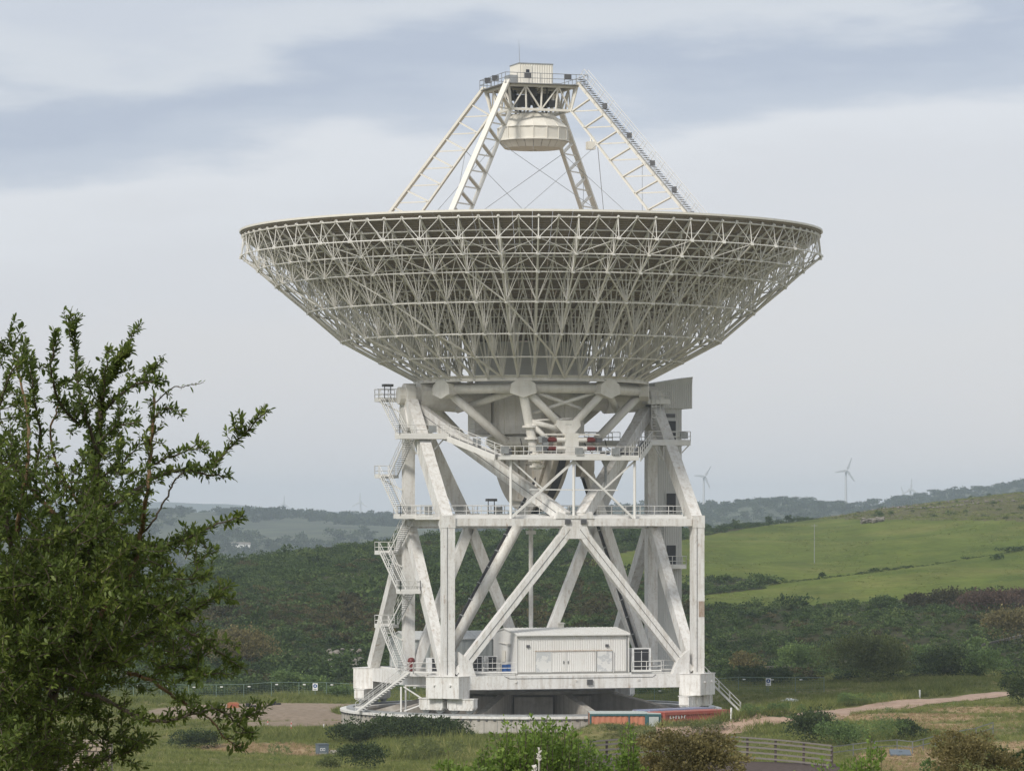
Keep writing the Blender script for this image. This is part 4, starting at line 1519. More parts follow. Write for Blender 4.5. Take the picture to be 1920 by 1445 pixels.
# elevation drives: red motors on gearboxes at the front of the wheel
drv = MB()
drv.obox(A(0, -13.1, 28.2), UX * 0.75, VX * 0.5, V(0, 0, 1.3))
drv.obox(A(0, -13.1, 27.2), UX * 3.9, VX * 0.4, V(0, 0, 0.12))
drv.obox(A(0, -13.1, 29.35), UX * 3.2, VX * 0.3, V(0, 0, 0.08))
drive = drv.build('elevation_drive', M['beige_steel'], ali)
for sx in (-1, 1):
    for z in (28.75, 27.85):
        MB().tube(A(sx * 0.75, -13.4, z), A(sx * 1.7, -13.4, z), 0.26, 12, caps=True).build('gearbox', M['beige_steel'], drive)
        mo = MB().tube(A(sx * 1.75, -13.4, z), A(sx * 2.65, -13.4, z), 0.22, 12, caps=True)
        mo.obox(A(sx * 2.2, -13.4, z + 0.2), UX * 0.25, VX * 0.2, V(0, 0, 0.12))
        mo.build('motor', M['red'], drive)
        MB().obox(A(sx * 3.1, -13.4, z), UX * 0.3, VX * 0.22, V(0, 0, 0.25)).build('brake', M['darkgrey'], drive)
eq = MB()
for (u, z) in ((-3.6, 27.9), (-2.95, 28.2), (-3.3, 28.8)):
    eq.obox(A(u, -13.3, z), UX * 0.28, VX * 0.3, V(0, 0, 0.35))
eq.build('drive_cabinet', M['galv'], drive)

# staircase tower on the left side
STEP = {}


def flight(p, q, width, nstep, name='stair_flight', rails=True):
    p, q = Vector(p), Vector(q)
    run = Vector((q.x - p.x, q.y - p.y, 0))
    side = run.normalized().cross(Vector((0, 0, 1))) * width / 2
    fb = MB()
    for s in (-1, 1):
        fb.beam(p + side * s, q + side * s, 0.06, 0.2)
        if rails:
            for h in (0.55, 1.05):
                fb.tube(p + side * s + V(0, 0, h), q + side * s + V(0, 0, h), 0.03, 4)
            for k in range(5):
                c = p.lerp(q, k / 4) + side * s
                fb.tube(c, c + V(0, 0, 1.05), 0.03, 4)
    fl = fb.build(name, M['white_rail'], ali)
    key = (round(width, 2), round(run.length / nstep, 3), round(math.atan2(run.y, run.x), 3))
    if key not in STEP:
        dn = run.normalized()
        STEP[key] = MB().obox((0, 0, 0), dn * 0.14, side * 0.93, V(0, 0, 0.03)).mesh('step', M['galv'])
    for k in range(nstep):
        inst('step', STEP[key], fl, p.lerp(q, (k + 0.5) / nstep) - AL)
    return fl


LV = [(33.4, 'L'), (29.3, 'R'), (25.05, 'L'), (20.65, 'R'), (16.7, 'L'), (12.6, 'R'), (8.7, 'L'), (3.95, 'R')]
VL, VR = 1.4, -5.2
for i, (z, sd_) in enumerate(LV):
    if sd_ == 'L':
        platform(-17.1, -14.85, VL, VL + 1.5, z, 'lbf' if i == 0 else 'lb', 'stair_landing', 0.25)
        MB().beam(A(-16.9, VL + 0.2, z - 0.3), A(-S - 0.6, 0.2, z - 1.6), 0.12, 0.12).build('landing_strut', M['white_rail'], ali)
    elif i in (5,):
        platform(-17.1, -14.85, VR - 1.5, VR, z, 'lfr', 'stair_landing', 0.3)
        MB().beam(A(-16.8, VR - 0.3, z - 0.3), A(-S - 0.4, -3.0, z - 1.6), 0.12, 0.12).build('landing_strut', M['white_rail'], ali)
    elif i == 3:
        platform(-17.1, -14.85, VR - 1.5, VR, z, 'lf', 'stair_landing', 0.3)
for i in range(len(LV) - 1):
    (za_, sa), (zb2, sb2) = LV[i], LV[i + 1]
    va = VL if sa == 'L' else VR
    vb = VL if sb2 == 'L' else VR
    u = -16.5 if sa == 'L' else -15.42
    flight(A(u, vb, zb2), A(u, va, za_), 0.95, 19)
# top landing by the bearing
# stairs from the deck down to the track
f1 = flight(Vector((-18.7, -10.2, -0.45)), A(-16.2, -7.6, 3.9), 1.2, 20, 'deck_stair')
f2 = flight(Vector((22.9, -3.4, -0.75)), A(S + 2.0, -S + 5.0, 3.9), 1.2, 20, 'deck_stair')
sup = MB()
for (u, v) in ((-17.6, -8.6), (-16.9, -8.0)):
    sup.beam(A(u, v, -0.4), A(u, v, 2.4), 0.16, 0.16)
sup.beam(A(-17.2, -8.2, 2.4), A(-13.6, -9.8, -0.1), 0.14, 0.14)
sup.beam(A(-17.2, -8.4, -0.2), A(-13.8, -11.5, 1.4), 0.12, 0.12)
sup.beam(A(-17.0, -8.0, 2.5), A(-14.2, -8.4, 2.5), 0.14, 0.14)
sup.build('stair_trestle', M['white_rail'], ali)

# deck at base level, with railings
def deckpart(u0, u1, v0, v1, rails):
    return platform(u0, u1, v0, v1, 3.82, rails, 'base_deck', 0.3)


deckpart(-16.4, -S - 0.75, -9.2, -1.0, 'lf')
deckpart(-S + 0.7, -6.3, -S + 0.9, -5.6, '')
railing(ali, (A(-S + 2.2, -S + 0.5, 3.9), A(-6.4, -S + 0.5, 3.9)), name='deck_railing')
railing(ali, (A(-16.4, -9.4, 3.9), A(-S - 0.4, -12.2, 3.9)), name='deck_railing')
deckpart(6.75, S - 0.8, -S + 0.9, -5.6, '')
railing(ali, (A(6.8, -S + 0.5, 3.9), A(10.2, -S + 0.5, 3.9)), name='deck_railing')
railing(ali, (A(10.2, -S + 3.2, 3.9), A(S - 1.4, -S + 3.2, 3.9)), name='deck_railing')
deckpart(-S + 0.7, 12.0, 3.4, 13.0, 'f')
deckpart(-6.2, 6.7, -S + 0.4, -5.5, '')
# cable run and fittings on the front beam
cab_ = MB()
zz = 3.35
cab_.path([A(-8.0, -S - 0.58, 3.62), A(-7.4, -S - 0.58, zz), A(8.8, -S - 0.58, zz), A(9.2, -S - 0.58, 3.62)], 0.025, 4)
cab_.build('beam_cable', M['darkgrey'], ali)
for (u, z) in ((-6.7, 3.0), (7.2, 3.1), (0.1, 3.05)):
    MB().obox(A(u, -S - 0.6, z), UX * 0.1, VX * 0.06, V(0, 0, 0.1)).build('beam_lug', M['white'], ali)
MB().obox(A(1.6, -S - 0.66, 2.9), UX * 0.3, VX * 0.12, V(0, 0, 0.28)).build('beam_sensor', M['darkgrey'], ali)
for (u, v, z) in ((-0.85, -S - 0.46, ZM + 0.05), (0.95, -S - 0.46, ZM + 0.05)):
    MB().obox(A(u, v, z), UX * 0.3, VX * 0.16, V(0, 0, 0.24)).build('cable_gland', M['darkgrey'], ali)

# lift tower behind the right leg
def tower_mb(u0, u1, v0, v1, z0, z1, n):
    mb = MB()
    corr_wall(mb, A(u0, v0, 0), A(u1, v0, 0), z0, z1, n, 0.035, -VX)
    corr_wall(mb, A(u1, v0, 0), A(u1, v1, 0), z0, z1, n, 0.035, UX)
    corr_wall(mb, A(u1, v1, 0), A(u0, v1, 0), z0, z1, n, 0.035, VX)
    corr_wall(mb, A(u0, v1, 0), A(u0, v0, 0), z0, z1, n, 0.035, -UX)
    return mb


TU0, TU1, TV0, TV1 = 15.2, 18.25, 1.2, 4.8
tw = tower_mb(TU0, TU1, TV0, TV1, 3.6, 33.2, 14).build('lift_tower', M['grey_clad'], ali)
hb2 = MB()
hu0, hu1, hv0, hv1 = 14.9, 19.4, 0.9, 5.1
corr_wall(hb2, A(hu0, hv0, 0), A(hu1, hv0, 0), 32.7, 35.4, 18, 0.035, -VX)
corr_wall(hb2, A(hu1, hv0, 0), A(hu1, hv1, 0), 32.7, 35.4, 14, 0.035, UX)
corr_wall(hb2, A(hu1, hv1, 0), A(hu0, hv1, 0), 32.7, 35.4, 18, 0.035, VX)
corr_wall(hb2, A(hu0, hv1, 0), A(hu0, hv0, 0), 32.7, 35.4, 14, 0.035, -UX)
hb2.add([A(hu0, hv0, 32.72), A(hu1, hv0, 32.72), A(hu1, hv1, 32.72), A(hu0, hv1, 32.72)], [(0, 1, 2, 3)])
# pitched top of the machine room
hb2.hexa([A(hu0, hv0, 35.35), A(hu1, hv0, 35.35), A(hu1, hv1, 35.35), A(hu0, hv1, 35.35)], [A(hu0 + 0.05, hv0 - 0.05, 35.5), A(hu1 + 0.05, hv0 - 0.05, 36.25), A(hu1 + 0.05, hv1 + 0.05, 36.25), A(hu0, hv1 + 0.05, 35.5)])
hb2.build('machine_room', M['grey_clad'], tw)
for z in (29.1, 21.0, 15.2):
    MB().obox(A(16.95, TV0 - 0.1, z + 1.1), UX * 0.55, VX * 0.05, V(0, 0, 1.1)).build('door', M['dark'], tw)
    MB().obox(A(16.95, TV0 - 0.08, z + 1.15), UX * 0.68, VX * 0.03, V(0, 0, 1.22)).build('door_frame', M['grey_clad'], tw)
platform(15.0, 18.3, -0.1, 1.1, 15.1, 'flr', 'lift_landing', 0.3)
lad = MB()
for uu in (15.7, 16.1):
    for (z0, z1) in ((30.5, 32.6), (17.8, 20.2)):
        lad.beam(A(uu, TV0 - 0.2, z0), A(uu, TV0 - 0.2, z1), 0.08, 0.08)
        for k in range(6):
            lad.beam(A(15.7, TV0 - 0.2, z0 + 0.35 * k), A(16.1, TV0 - 0.2, z0 + 0.35 * k), 0.05, 0.05)
lad.build('ladder', M['white_rail'], tw)
MB().obox(A(16.9, TV0 - 0.08, 31.9), UX * 0.55, VX * 0.03, V(0, 0, 0.2)).build('vent', M['darkgrey'], tw)
# top landing right, caged ladder
platform(12.6, 15.2, -3.2, -0.9, 33.4, 'flr', 'stair_landing', 0.35)
cl = MB()
for uu in (13.0, 13.5, 14.0):
    cl.beam(A(uu, -3.3, 30.2), A(uu, -3.3, 34.4), 0.07, 0.07)
for k in range(14):
    cl.beam(A(13.0, -3.3, 30.3 + 0.3 * k), A(13.5, -3.3, 30.3 + 0.3 * k), 0.05, 0.05)
for z in (30.3, 31.6, 32.8):
    cl.beam(A(13.0, -3.32, z), A(14.0, -3.32, z), 0.06, 0.06)
cl.build('ladder', M['white_rail'], ali)
# back platforms near the bearing (behind the drum, right)
platform(7.0, 11.2, 2.0, 4.5, 28.9, 'fb', 'rear_platform', 0.5)
hang = MB()
hang.tube(A(4.2, -S + 1.6, 26.5), A(4.2, -S + 1.6, 23.0), 0.14, 8)
hang.tube(A(4.2, -S + 1.6, 26.6), A(4.2, -S + 1.6, 26.0), 0.5, 10, 0.2, True)
hang.build('drain_pipe', M['galv'], ali)

# odds and ends round the elevation drive
bits = MB()
rgb = random.Random(31)
for k in range(16):
    u, z = rgb.uniform(-7.5, 6.5), rgb.choice((27.2, 27.25, 27.5, 28.6))
    bits.obox(A(u, -S + 0.85 + rgb.uniform(0, 0.8), z + 0.2), UX * rgb.uniform(0.1, 0.3), VX * 0.15, V(0, 0, rgb.uniform(0.12, 0.4)))
bits.build('gallery_equipment', M['darkgrey'], ali)
hose = MB()
for k in range(5):
    u = -5.5 + 2.4 * k
    hose.path([A(u, -12.6, 28.9), A(u + 0.3, -12.4, 28.0), A(u + 0.8, -12.5, 27.6), A(u + 1.1, -12.8, 27.1)], 0.05, 5)
hose.build('hoses', M['dark'], ali)
# ------------------------------------------------------------------ round concrete track
trk = thing('track_foundation', 'round stained concrete track foundation with white rim under the telescope', 'foundation', (0, 0, -2.3))
MB().lathe([(18.4, -2.6), (20.85, -2.6), (20.85, -0.72), (18.4, -0.72)], 120, close=True).build('concrete_ring', M['concrete'], trk)
MB().lathe([(18.35, -0.715), (21.05, -0.715), (21.05, -0.47), (18.35, -0.47)], 120, close=True).build('rim_slab', M['white'], trk)
MB().lathe([(19.65, -0.465), (20.35, -0.465), (20.35, -0.28), (19.65, -0.28)], 120, close=True).build('rail', M['galv'], trk)
anch = MB()
for k in range(150):
    a = 2 * math.pi * k / 150
    n = Vector((math.cos(a), math.sin(a), 0))
    anch.obox(n * 20.9 + V(0, 0, -0.85), n * 0.06, Vector((-n.y, n.x, 0)) * 0.13, V(0, 0, 0.08))
anch.build('anchor_plate', M['darkgrey'], trk)
joint = MB()
for k in range(0, 90):
    a = 2 * math.pi * k / 90
    n = Vector((math.cos(a), math.sin(a), 0))
    joint.obox(n * 20.86 + V(0, 0, -1.65), n * 0.03, Vector((-n.y, n.x, 0)) * 0.035, V(0, 0, 0.85))
joint.build('wall_rib', M['concrete_dark'], trk)
MB().lathe([(0, -1.75), (18.4, -1.75)], 48).build('inner_floor', M['concrete_dark'], trk)
MB().lathe([(6.8, -1.74), (6.8, 1.35), (9.6, 1.36), (9.6, 1.75), (0, 1.95)], 12, a0=R(12), a1=R(372)).build('central_hub', M['concrete_dark'], trk)
for k in range(8):
    a = R(25 + 45 * k)
    n = Vector((math.cos(a), math.sin(a), 0))
    t = Vector((-n.y, n.x, 0)) * 0.45
    MB().prism([n * 6.7 + V(0, 0, -1.74) - t, n * 18.38 + V(0, 0, -1.74) - t, n * 18.38 + V(0, 0, -1.0) - t, n * 9.4 + V(0, 0, 1.33) - t, n * 6.7 + V(0, 0, 1.33) - t], t * 2).build('buttress', M['concrete'], trk)
for k in range(8):
    a = R(47 + 45 * k)
    n = Vector((math.cos(a), math.sin(a), 0))
    t = Vector((-n.y, n.x, 0))
    MB().obox(n * 6.9 + V(0, 0, -0.2), t * 2.1, n * 0.15, V(0, 0, 1.2)).build('wall_panel', M['concrete'], trk)

# ------------------------------------------------------------------ white equipment shed on the deck
def shed(name, label, u0, u1, v0, v1, z0, ze, zr, mat, roofm, n):
    c = A((u0 + u1) / 2, (v0 + v1) / 2, z0)
    t = thing(name, label, 'shed', c)
    w = MB()
    corr_wall(w, A(u0, v0, 0), A(u1, v0, 0), z0, ze, n, 0.05, -VX)
    corr_wall(w, A(u1, v1, 0), A(u0, v1, 0), z0, ze, n, 0.05, VX)
    vm = (v0 + v1) / 2
    for uu, s in ((u0, -1), (u1, 1)):
        w.prism([A(uu, v0, z0), A(uu, v1, z0), A(uu, v1, ze), A(uu, vm, zr), A(uu, v0, ze)], UX * (-s) * 0.08)
    w.build('wall', mat, t)
    rf = MB()
    o = 0.25
    for s, va, vb in ((1, v0 - o, vm), (1, v1 + o, vm)):
        za_ = ze - (zr - ze) * o / (vm - v0)
        rf.hexa([A(u0 - 0.12, va, za_ + 0.02), A(u1 + 0.12, va, za_ + 0.02), A(u1 + 0.12, vb, zr + 0.02), A(u0 - 0.12, vb, zr + 0.02)],
                [A(u0 - 0.12, va, za_ + 0.12), A(u1 + 0.12, va, za_ + 0.12), A(u1 + 0.12, vb, zr + 0.12), A(u0 - 0.12, vb, zr + 0.12)])
        nn = int((u1 - u0) / 0.5)
        for k in range(nn + 1):
            uu = u0 + (u1 - u0) * k / nn
            rf.hexa([A(uu - 0.03, va, za_ + 0.121), A(uu + 0.03, va, za_ + 0.121), A(uu + 0.03, vb, zr + 0.121), A(uu - 0.03, vb, zr + 0.121)],
                    [A(uu - 0.02, va, za_ + 0.155), A(uu + 0.02, va, za_ + 0.155), A(uu + 0.02, vb, zr + 0.155), A(uu - 0.02, vb, zr + 0.155)])
    roof = rf.build('roof', roofm, t)
    return t, roof


SU0, SU1, SV0, SV1 = -6.35, 6.35, -13.75, -6.0
shedo, roof = shed('equipment_shed', 'white corrugated equipment shed with peeling sliding doors on the front deck', SU0, SU1, SV0, SV1, 3.86, 8.0, 8.5, M['shed'], M['roof_white'], 64)
vf = SV0 - 0.1
MB().obox(A(-3.35, vf - 0.03, 5.05), UX * 0.85, VX * 0.03, V(0, 0, 1.08)).build('sliding_door', M['peeling'], shedo)
MB().obox(A(3.6, vf - 0.03, 5.05), UX * 0.85, VX * 0.03, V(0, 0, 1.08)).build('sliding_door', M['peeling'], shedo)
dl = MB()
corr_wall(dl, A(-2.45, vf, 0), A(-0.83, vf, 0), 3.95, 6.15, 8, 0.05, -VX)
dl.build('door_leaf', M['shed'], shedo)
dl = MB()
corr_wall(dl, A(-0.77, vf, 0), A(0.85 + 1.7, vf, 0), 3.95, 6.15, 15, 0.05, -VX)
dl.build('door_leaf', M['shed'], shedo)
MB().obox(A(-2.48, vf - 0.03, 5.05), UX * 0.03, VX * 0.05, V(0, 0, 1.1)).obox(A(-0.8, vf - 0.03, 5.05), UX * 0.025, VX * 0.05, V(0, 0, 1.1)).obox(A(2.6, vf - 0.03, 5.05), UX * 0.03, VX * 0.05, V(0, 0, 1.1)).obox(A(4.6, vf - 0.03, 5.0), UX * 0.03, VX * 0.05, V(0, 0, 1.15)).build('door_post', M['shed'], shedo)
for u in (SU0, SU1):
    MB().obox(A(u, vf + 0.03, 5.93), UX * 0.06, VX * 0.09, V(0, 0, 2.06)).build('corner_trim', M['shed'], shedo)
MB().obox(A(0, SV0 - 0.32, 7.92), UX * 6.45, VX * 0.07, V(0, 0, 0.07)).build('gutter', M['roof_white'], shedo)
MB().tube(A(SU1 - 0.25, vf - 0.1, 3.9), A(SU1 - 0.25, vf - 0.1, 7.9), 0.05, 6).build('downpipe', M['galv'], shedo)
for u in (-1.05, -0.55):
    MB().obox(A(u, vf - 0.09, 5.0), UX * 0.03, VX * 0.03, V(0, 0, 0.16)).build('handle', M['darkgrey'], shedo)
MB().obox(A(0, vf + 0.02, 3.93), UX * 6.3, VX * 0.07, V(0, 0, 0.07)).build('base_flashing', M['concrete_dark'], shedo)
rust_rail = paint('rusty_rail', (0.62, 0.55, 0.47), (0.36, 0.2, 0.1), 0.9, 0.7, 2.5)
MB().obox(A(0.1, vf - 0.06, 6.24), UX * 4.4, VX * 0.05, V(0, 0, 0.05)).build('door_rail', rust_rail, shedo)
for u in (-5.05, 3.9):
    MB().obox(A(u, vf - 0.02, 6.75), UX * 0.17, VX * 0.05, V(0, 0, 0.14)).build('vent', M['darkgrey'], shedo)
MB().tube(A(0.2, -9.5, 8.6), A(0.2, -9.5, 9.0), 0.32, 14, caps=True).tube(A(0.2, -9.5, 9.0), A(0.2, -9.5, 9.15), 0.5, 14, 0.3, True).build('roof_cowl', M['cream'], roof)
MB().tube(A(SU0 - 0.12, SV0 + 2.5, 6.9), A(SU0 - 0.12, SV0 + 5.5, 7.05), 0.05, 6).obox(A(SU0 - 0.15, SV0 + 2.2, 6.9), UX * 0.1, VX * 0.45, V(0, 0, 0.1)).build('wall_lamp', M['beige_steel'], shedo)
MB().obox(A(SU0 - 0.1, SV0 + 4.0, 5.6), UX * 0.04, VX * 0.5, V(0, 0, 0.6)).build('wall_cabinet', M['cream'], shedo)

shed2, _r2 = shed('service_hut', 'low grey-green hut with ribbed metal roof behind the left corner of the tower', -12.6, 3.5, 5.0, 12.2, 3.86, 7.0, 7.75, M['shed_grey'], M['roof_grey'], 24)
for u in (-9.5, -8.0):
    fr = MB().obox(A(u, 4.9, 5.2), UX * 0.55, VX * 0.06, V(0, 0, 1.1)).build('door', M['cream'], shed2)
    MB().obox(A(u, 4.82, 5.55), UX * 0.22, VX * 0.03, V(0, 0, 0.4)).build('door_window', M['glass'], fr)
MB().obox(A(-2.6, 4.9, 5.6), UX * 0.2, VX * 0.06, V(0, 0, 1.3)).build('downpipe', M['darkgrey'], shed2)


def ac_unit(name, label, c, w, d, h, cat='air conditioner', yaw=0.0):
    ux = A(math.cos(yaw), math.sin(yaw), 0)
    vx = A(-math.sin(yaw), math.cos(yaw), 0)
    t = thing(name, label, cat, c)
    c = Vector(c)
    MB().obox(c + V(0, 0, h / 2), ux * w / 2, vx * d / 2, V(0, 0, h / 2)).build('casing', M['sign_white'], t)
    MB().obox(c + V(0, 0, h * 0.46) - vx * (d / 2 + 0.02), ux * w * 0.38, vx * 0.02, V(0, 0, h * 0.36)).build('grille', M['dark'], t)
    MB().obox(c + V(0, 0, h * 0.9) - vx * (d / 2 + 0.02), ux * w * 0.38, vx * 0.02, V(0, 0, h * 0.06)).build('louvre', M['dark'], t)
    fr = MB()
    for s in (-1, 0, 1):
        fr.obox(c + ux * s * w * 0.4 + V(0, 0, h * 0.47) - vx * (d / 2 + 0.05), ux * 0.03, vx * 0.015, V(0, 0, h * 0.42))
    fr.build('grille_frame', M['sign_white'], t)
    return t


ac_unit('cooling_unit', 'tall white cooling unit with black grille at the right end of the white shed', A(7.95, -12.7, 3.86), 2.2, 1.6, 2.55)
ac_unit('cooling_unit', 'white air conditioner with open front beside the blue drums', A(-7.4, -8.3, 3.86), 1.2, 1.0, 1.7)
ac_unit('cooling_unit', 'white air conditioner left of the shed in front of the grey hut', A(-9.2, -8.6, 3.86), 1.3, 1.0, 1.75)
ac_unit('cooling_unit', 'wide white cooling box behind the near left column', A(-13.0, -7.4, 3.86), 2.5, 1.2, 1.55)
for i, u in enumerate((-7.05, -6.55)):
    t = MB()
    c = A(u, -11.9 + 0.25 * i, 3.86)
    t.lathe([(0, 0), (0.3, 0), (0.31, 0.04), (0.3, 0.1), (0.3, 0.4), (0.315, 0.43), (0.3, 0.46), (0.3, 0.84), (0.31, 0.9), (0.0, 0.88)], 18, c)
    o = t.build('blue_drum', M['blue'], None, False, c)
    tag(o, ('round blue plastic drum on the deck, farther from the shed' if i == 0 else 'round blue plastic drum on the deck, right against the shed'), 'drum', 'blue drums on the deck')
tk = MB()
c = A(-15.1, -4.2, 3.86)
tk.lathe([(0, 0), (0.36, 0), (0.4, 0.1), (0.4, 1.15), (0.33, 1.4), (0.12, 1.5), (0, 1.5)], 16, c)
tag(tk.build('red_tank', M['red'], None, False, c), 'upright dark red tank beside the stair on the deck', 'tank')

# ------------------------------------------------------------------ cabins and containers in front of the track
def frame_dir(a):
    return Vector((math.cos(a), math.sin(a), 0)), Vector((-math.sin(a), math.cos(a), 0))


def cabin_box(name, label, cat, c0, ang, L, Wd, z0, h, wallm, roofm, trim, ribs, door=None):
    ex, ey = frame_dir(ang)
    c0 = Vector((c0[0], c0[1], z0))
    t = thing(name, label, cat, c0)
    w = MB()
    P = [c0, c0 + ex * L, c0 + ex * L + ey * Wd, c0 + ey * Wd]
    for k, out in enumerate((-ey, ex, ey, -ex)):
        n = max(3, int(((P[(k + 1) % 4] - P[k]).length) / ribs))
        corr_wall(w, P[k], P[(k + 1) % 4], z0, z0 + h, n, 0.05, out)
    w.build('wall', wallm, t)
    rf = MB()
    e = 0.06
    rf.hexa([p + V(0, 0, h) for p in (P[0] - ex * e - ey * e, P[1] + ex * e - ey * e, P[2] + ex * e + ey * e, P[3] - ex * e + ey * e)],
            [p + V(0, 0, h + 0.1) for p in (P[0] - ex * e - ey * e, P[1] + ex * e - ey * e, P[2] + ex * e + ey * e, P[3] - ex * e + ey * e)])
    rf.build('roof', roofm, t)
    tr = MB()
    for p in P:
        tr.obox(p + V(0, 0, h / 2), ex * 0.1, ey * 0.1, V(0, 0, h / 2 - 0.005))
    tr.obox(c0 + ex * L / 2 - ey * 0.07 + V(0, 0, h - 0.11), ex * (L / 2 - 0.1), ey * 0.06, V(0, 0, 0.1))
    tr.build('corner_trim', trim, t)
    return t, ex, ey, c0


zgc = -2.25
cb1, ex, ey, c0 = cabin_box('site_cabin', 'orange site cabin with teal trim and pale roof in front of the track', 'cabin', (6.05, -26.2), R(1), 5.75, 4.4, zgc, 2.35, M['orange_wall'], M['cabin_roof'], M['teal'], 0.55)
MB().obox(c0 + ex * 4.0 - ey * 0.09 + V(0, 0, 1.15), ex * 0.07, ey * 0.05, V(0, 0, 1.15)).build('trim_post', M['teal'], cb1)
cb2, ex, ey, c0 = cabin_box('site_cabin', 'small glazed teal-framed cabin bay between the orange cabin and the red container', 'cabin', (11.95, -26.1), R(1), 1.35, 4.3, zgc, 2.33, M['teal'], M['cabin_roof'], M['teal'], 0.6)
MB().obox(c0 + ex * 0.67 - ey * 0.09 + V(0, 0, 1.1), ex * 0.5, ey * 0.03, V(0, 0, 0.95)).build('window_pane', M['shed_grey'], cb2)
cb3, ex, ey, c0 = cabin_box('shipping_container', 'long red shipping container with white lettering, nearest of the two', 'container', (13.75, -26.2), R(43), 9.6, 2.45, zgc + 0.1, 2.3, M['container_red'], M['container_red'], M['container_red'], 0.3)
lt = MB()
for k, wdt in enumerate((0.3, 0.12, 0.3, 0.3, 0.26, 0.3)):
    x = 0.75 + 0.42 * k
    lt.obox(c0 + ex * x - ey * 0.07 + V(0, 0, 1.86), ex * 0.05, ey * 0.01, V(0, 0, 0.16))
    lt.obox(c0 + ex * (x + 0.11) - ey * 0.07 + V(0, 0, 1.86 + 0.11 * (k % 3 - 1)), ex * 0.075, ey * 0.009, V(0, 0, 0.035))
lt.build('lettering', M['sign_white'], cb3)
cb4, ex, ey, c0 = cabin_box('shipping_container', 'container with faded blue roof behind the red one, beside the track', 'container', (12.3, -22.9), R(43), 9.4, 2.4, zgc + 0.1, 2.36, M['container_red'], M['container_blue'], M['sign_white'], 0.3)


# ------------------------------------------------------------------ fence, posts, signs
def fence_run(name, label, px0, px1, d0, d1, n, h, mat, plates=True, wires=7, rail_r=0.03):
    p0, p1 = G(px0, d0), G(px1, d1)
    t = thing(name, label, 'fence', p0)
    pm_ = MB().tube((0, 0, -0.2), (0, 0, h), 0.045, 6, caps=True).mesh('post', mat)
    pl_ = MB().box(0.5, 0.85, -0.06, -0.03, h - 0.38, h - 0.24).mesh('warning_plate', M['sign_white'])
    pts = []
    for k in range(n + 1):
        f = k / n
        x, y = p0.x + (p1.x - p0.x) * f, p0.y + (p1.y - p0.y) * f
        p = Vector((x, y, float(zg(x, y + CAM_D))))
        pts.append(p)
        inst('post', pm_, t, p - p0)
        if plates and k < n:
            inst('warning_plate', pl_, t, p - p0)
    rl_ = MB()
    for a, b in zip(pts[:-1], pts[1:]):
        rl_.tube(a + V(0, 0, h - 0.04), b + V(0, 0, h - 0.04), rail_r, 4)
    rl_.build('top_rail', mat, t)
    ms = MB()
    for a, b in zip(pts[:-1], pts[1:]):
        for k in range(wires):
            z = 0.15 + (h - 0.3) * k / wires
            ms.tube(a + V(0, 0, z), b + V(0, 0, z), 0.008, 3)
        L = (b - a).length
        m = int(L / 0.35)
        for k in range(m):
            ms.tube(a.lerp(b, k / m) + V(0, 0, 0.1), a.lerp(b, k / m) + V(0, 0, h - 0.05), 0.006, 3)
    ms.build('wire_mesh', mat, t)
    return t, pts


fa, fpts = fence_run('wire_fence', 'green wire fence with white plates at the edge of the left yard', -60, 664, 507, 507, 14, 1.85, M['fence_green'])
fb_, fpts2 = fence_run('wire_fence', 'green wire fence running behind and right of the telescope', 668, 1545, 507, 486, 17, 1.85, M['fence_green'])


def pict_sign(px, d, label, parent_h=1.3):
    p = G(px, d)
    t = thing('warning_sign', label, 'sign', p)
    MB().obox(p + V(0, -0.12, parent_h), V(0.32, 0, 0), V(0, 0.01, 0), V(0, 0, 0.46)).build('plate', M['sign_white'], t)
    MB().tube(p + V(0, -0.135, parent_h + 0.12), p + V(0, -0.15, parent_h + 0.12), 0.25, 20, caps=True).build('blue_disc', M['blue_plate'], t)
    f = MB()
    f.tube(p + V(0, -0.152, parent_h + 0.22), p + V(0, -0.158, parent_h + 0.22), 0.05, 10, caps=True)
    f.obox(p + V(0, -0.156, parent_h + 0.08), V(0.07, 0, 0), V(0, 0.004, 0), V(0, 0, 0.08))
    f.build('pictogram', M['sign_white'], t)
    MB().obox(p + V(0, -0.136, parent_h - 0.3), V(0.2, 0, 0), V(0, 0.003, 0), V(0, 0, 0.02)).obox(p + V(0, -0.136, parent_h - 0.37), V(0.16, 0, 0), V(0, 0.003, 0), V(0, 0, 0.018)).build('print', M['darkgrey'], t)
    MB().tube(p + V(0, -0.09, -0.1), p + V(0, -0.09, parent_h + 0.4), 0.03, 6).build('stake', M['fence_green'], t)
    return t


pict_sign(591, 506.4, 'white sign with blue round pictogram on the fence left of the telescope')
pict_sign(1440.5, 488, 'white sign with blue round pictogram on the fence right of the telescope')


def marker(px, py, h, label, mat1, mat2=None, r=0.06, name='marker_post', group=None):
    p, d = ground_hit(px, py)
    t = thing(name, label, 'post', p, group)
    n = 4 if mat2 else 1
    for k in range(n):
        MB().tube(p + V(0, 0, h * k / n - (0.1 if k == 0 else 0)), p + V(0, 0, h * (k + 1) / n), r, 8, caps=True).build('shaft' if k % 2 == 0 else 'band', (mat1 if k % 2 == 0 else mat2) if mat2 else mat1, t)
    MB().tube(p + V(0, 0, h), p + V(0, 0, h + 0.05), r * 1.1, 8, r * 0.5, True).build('cap', mat1, t)
    return t


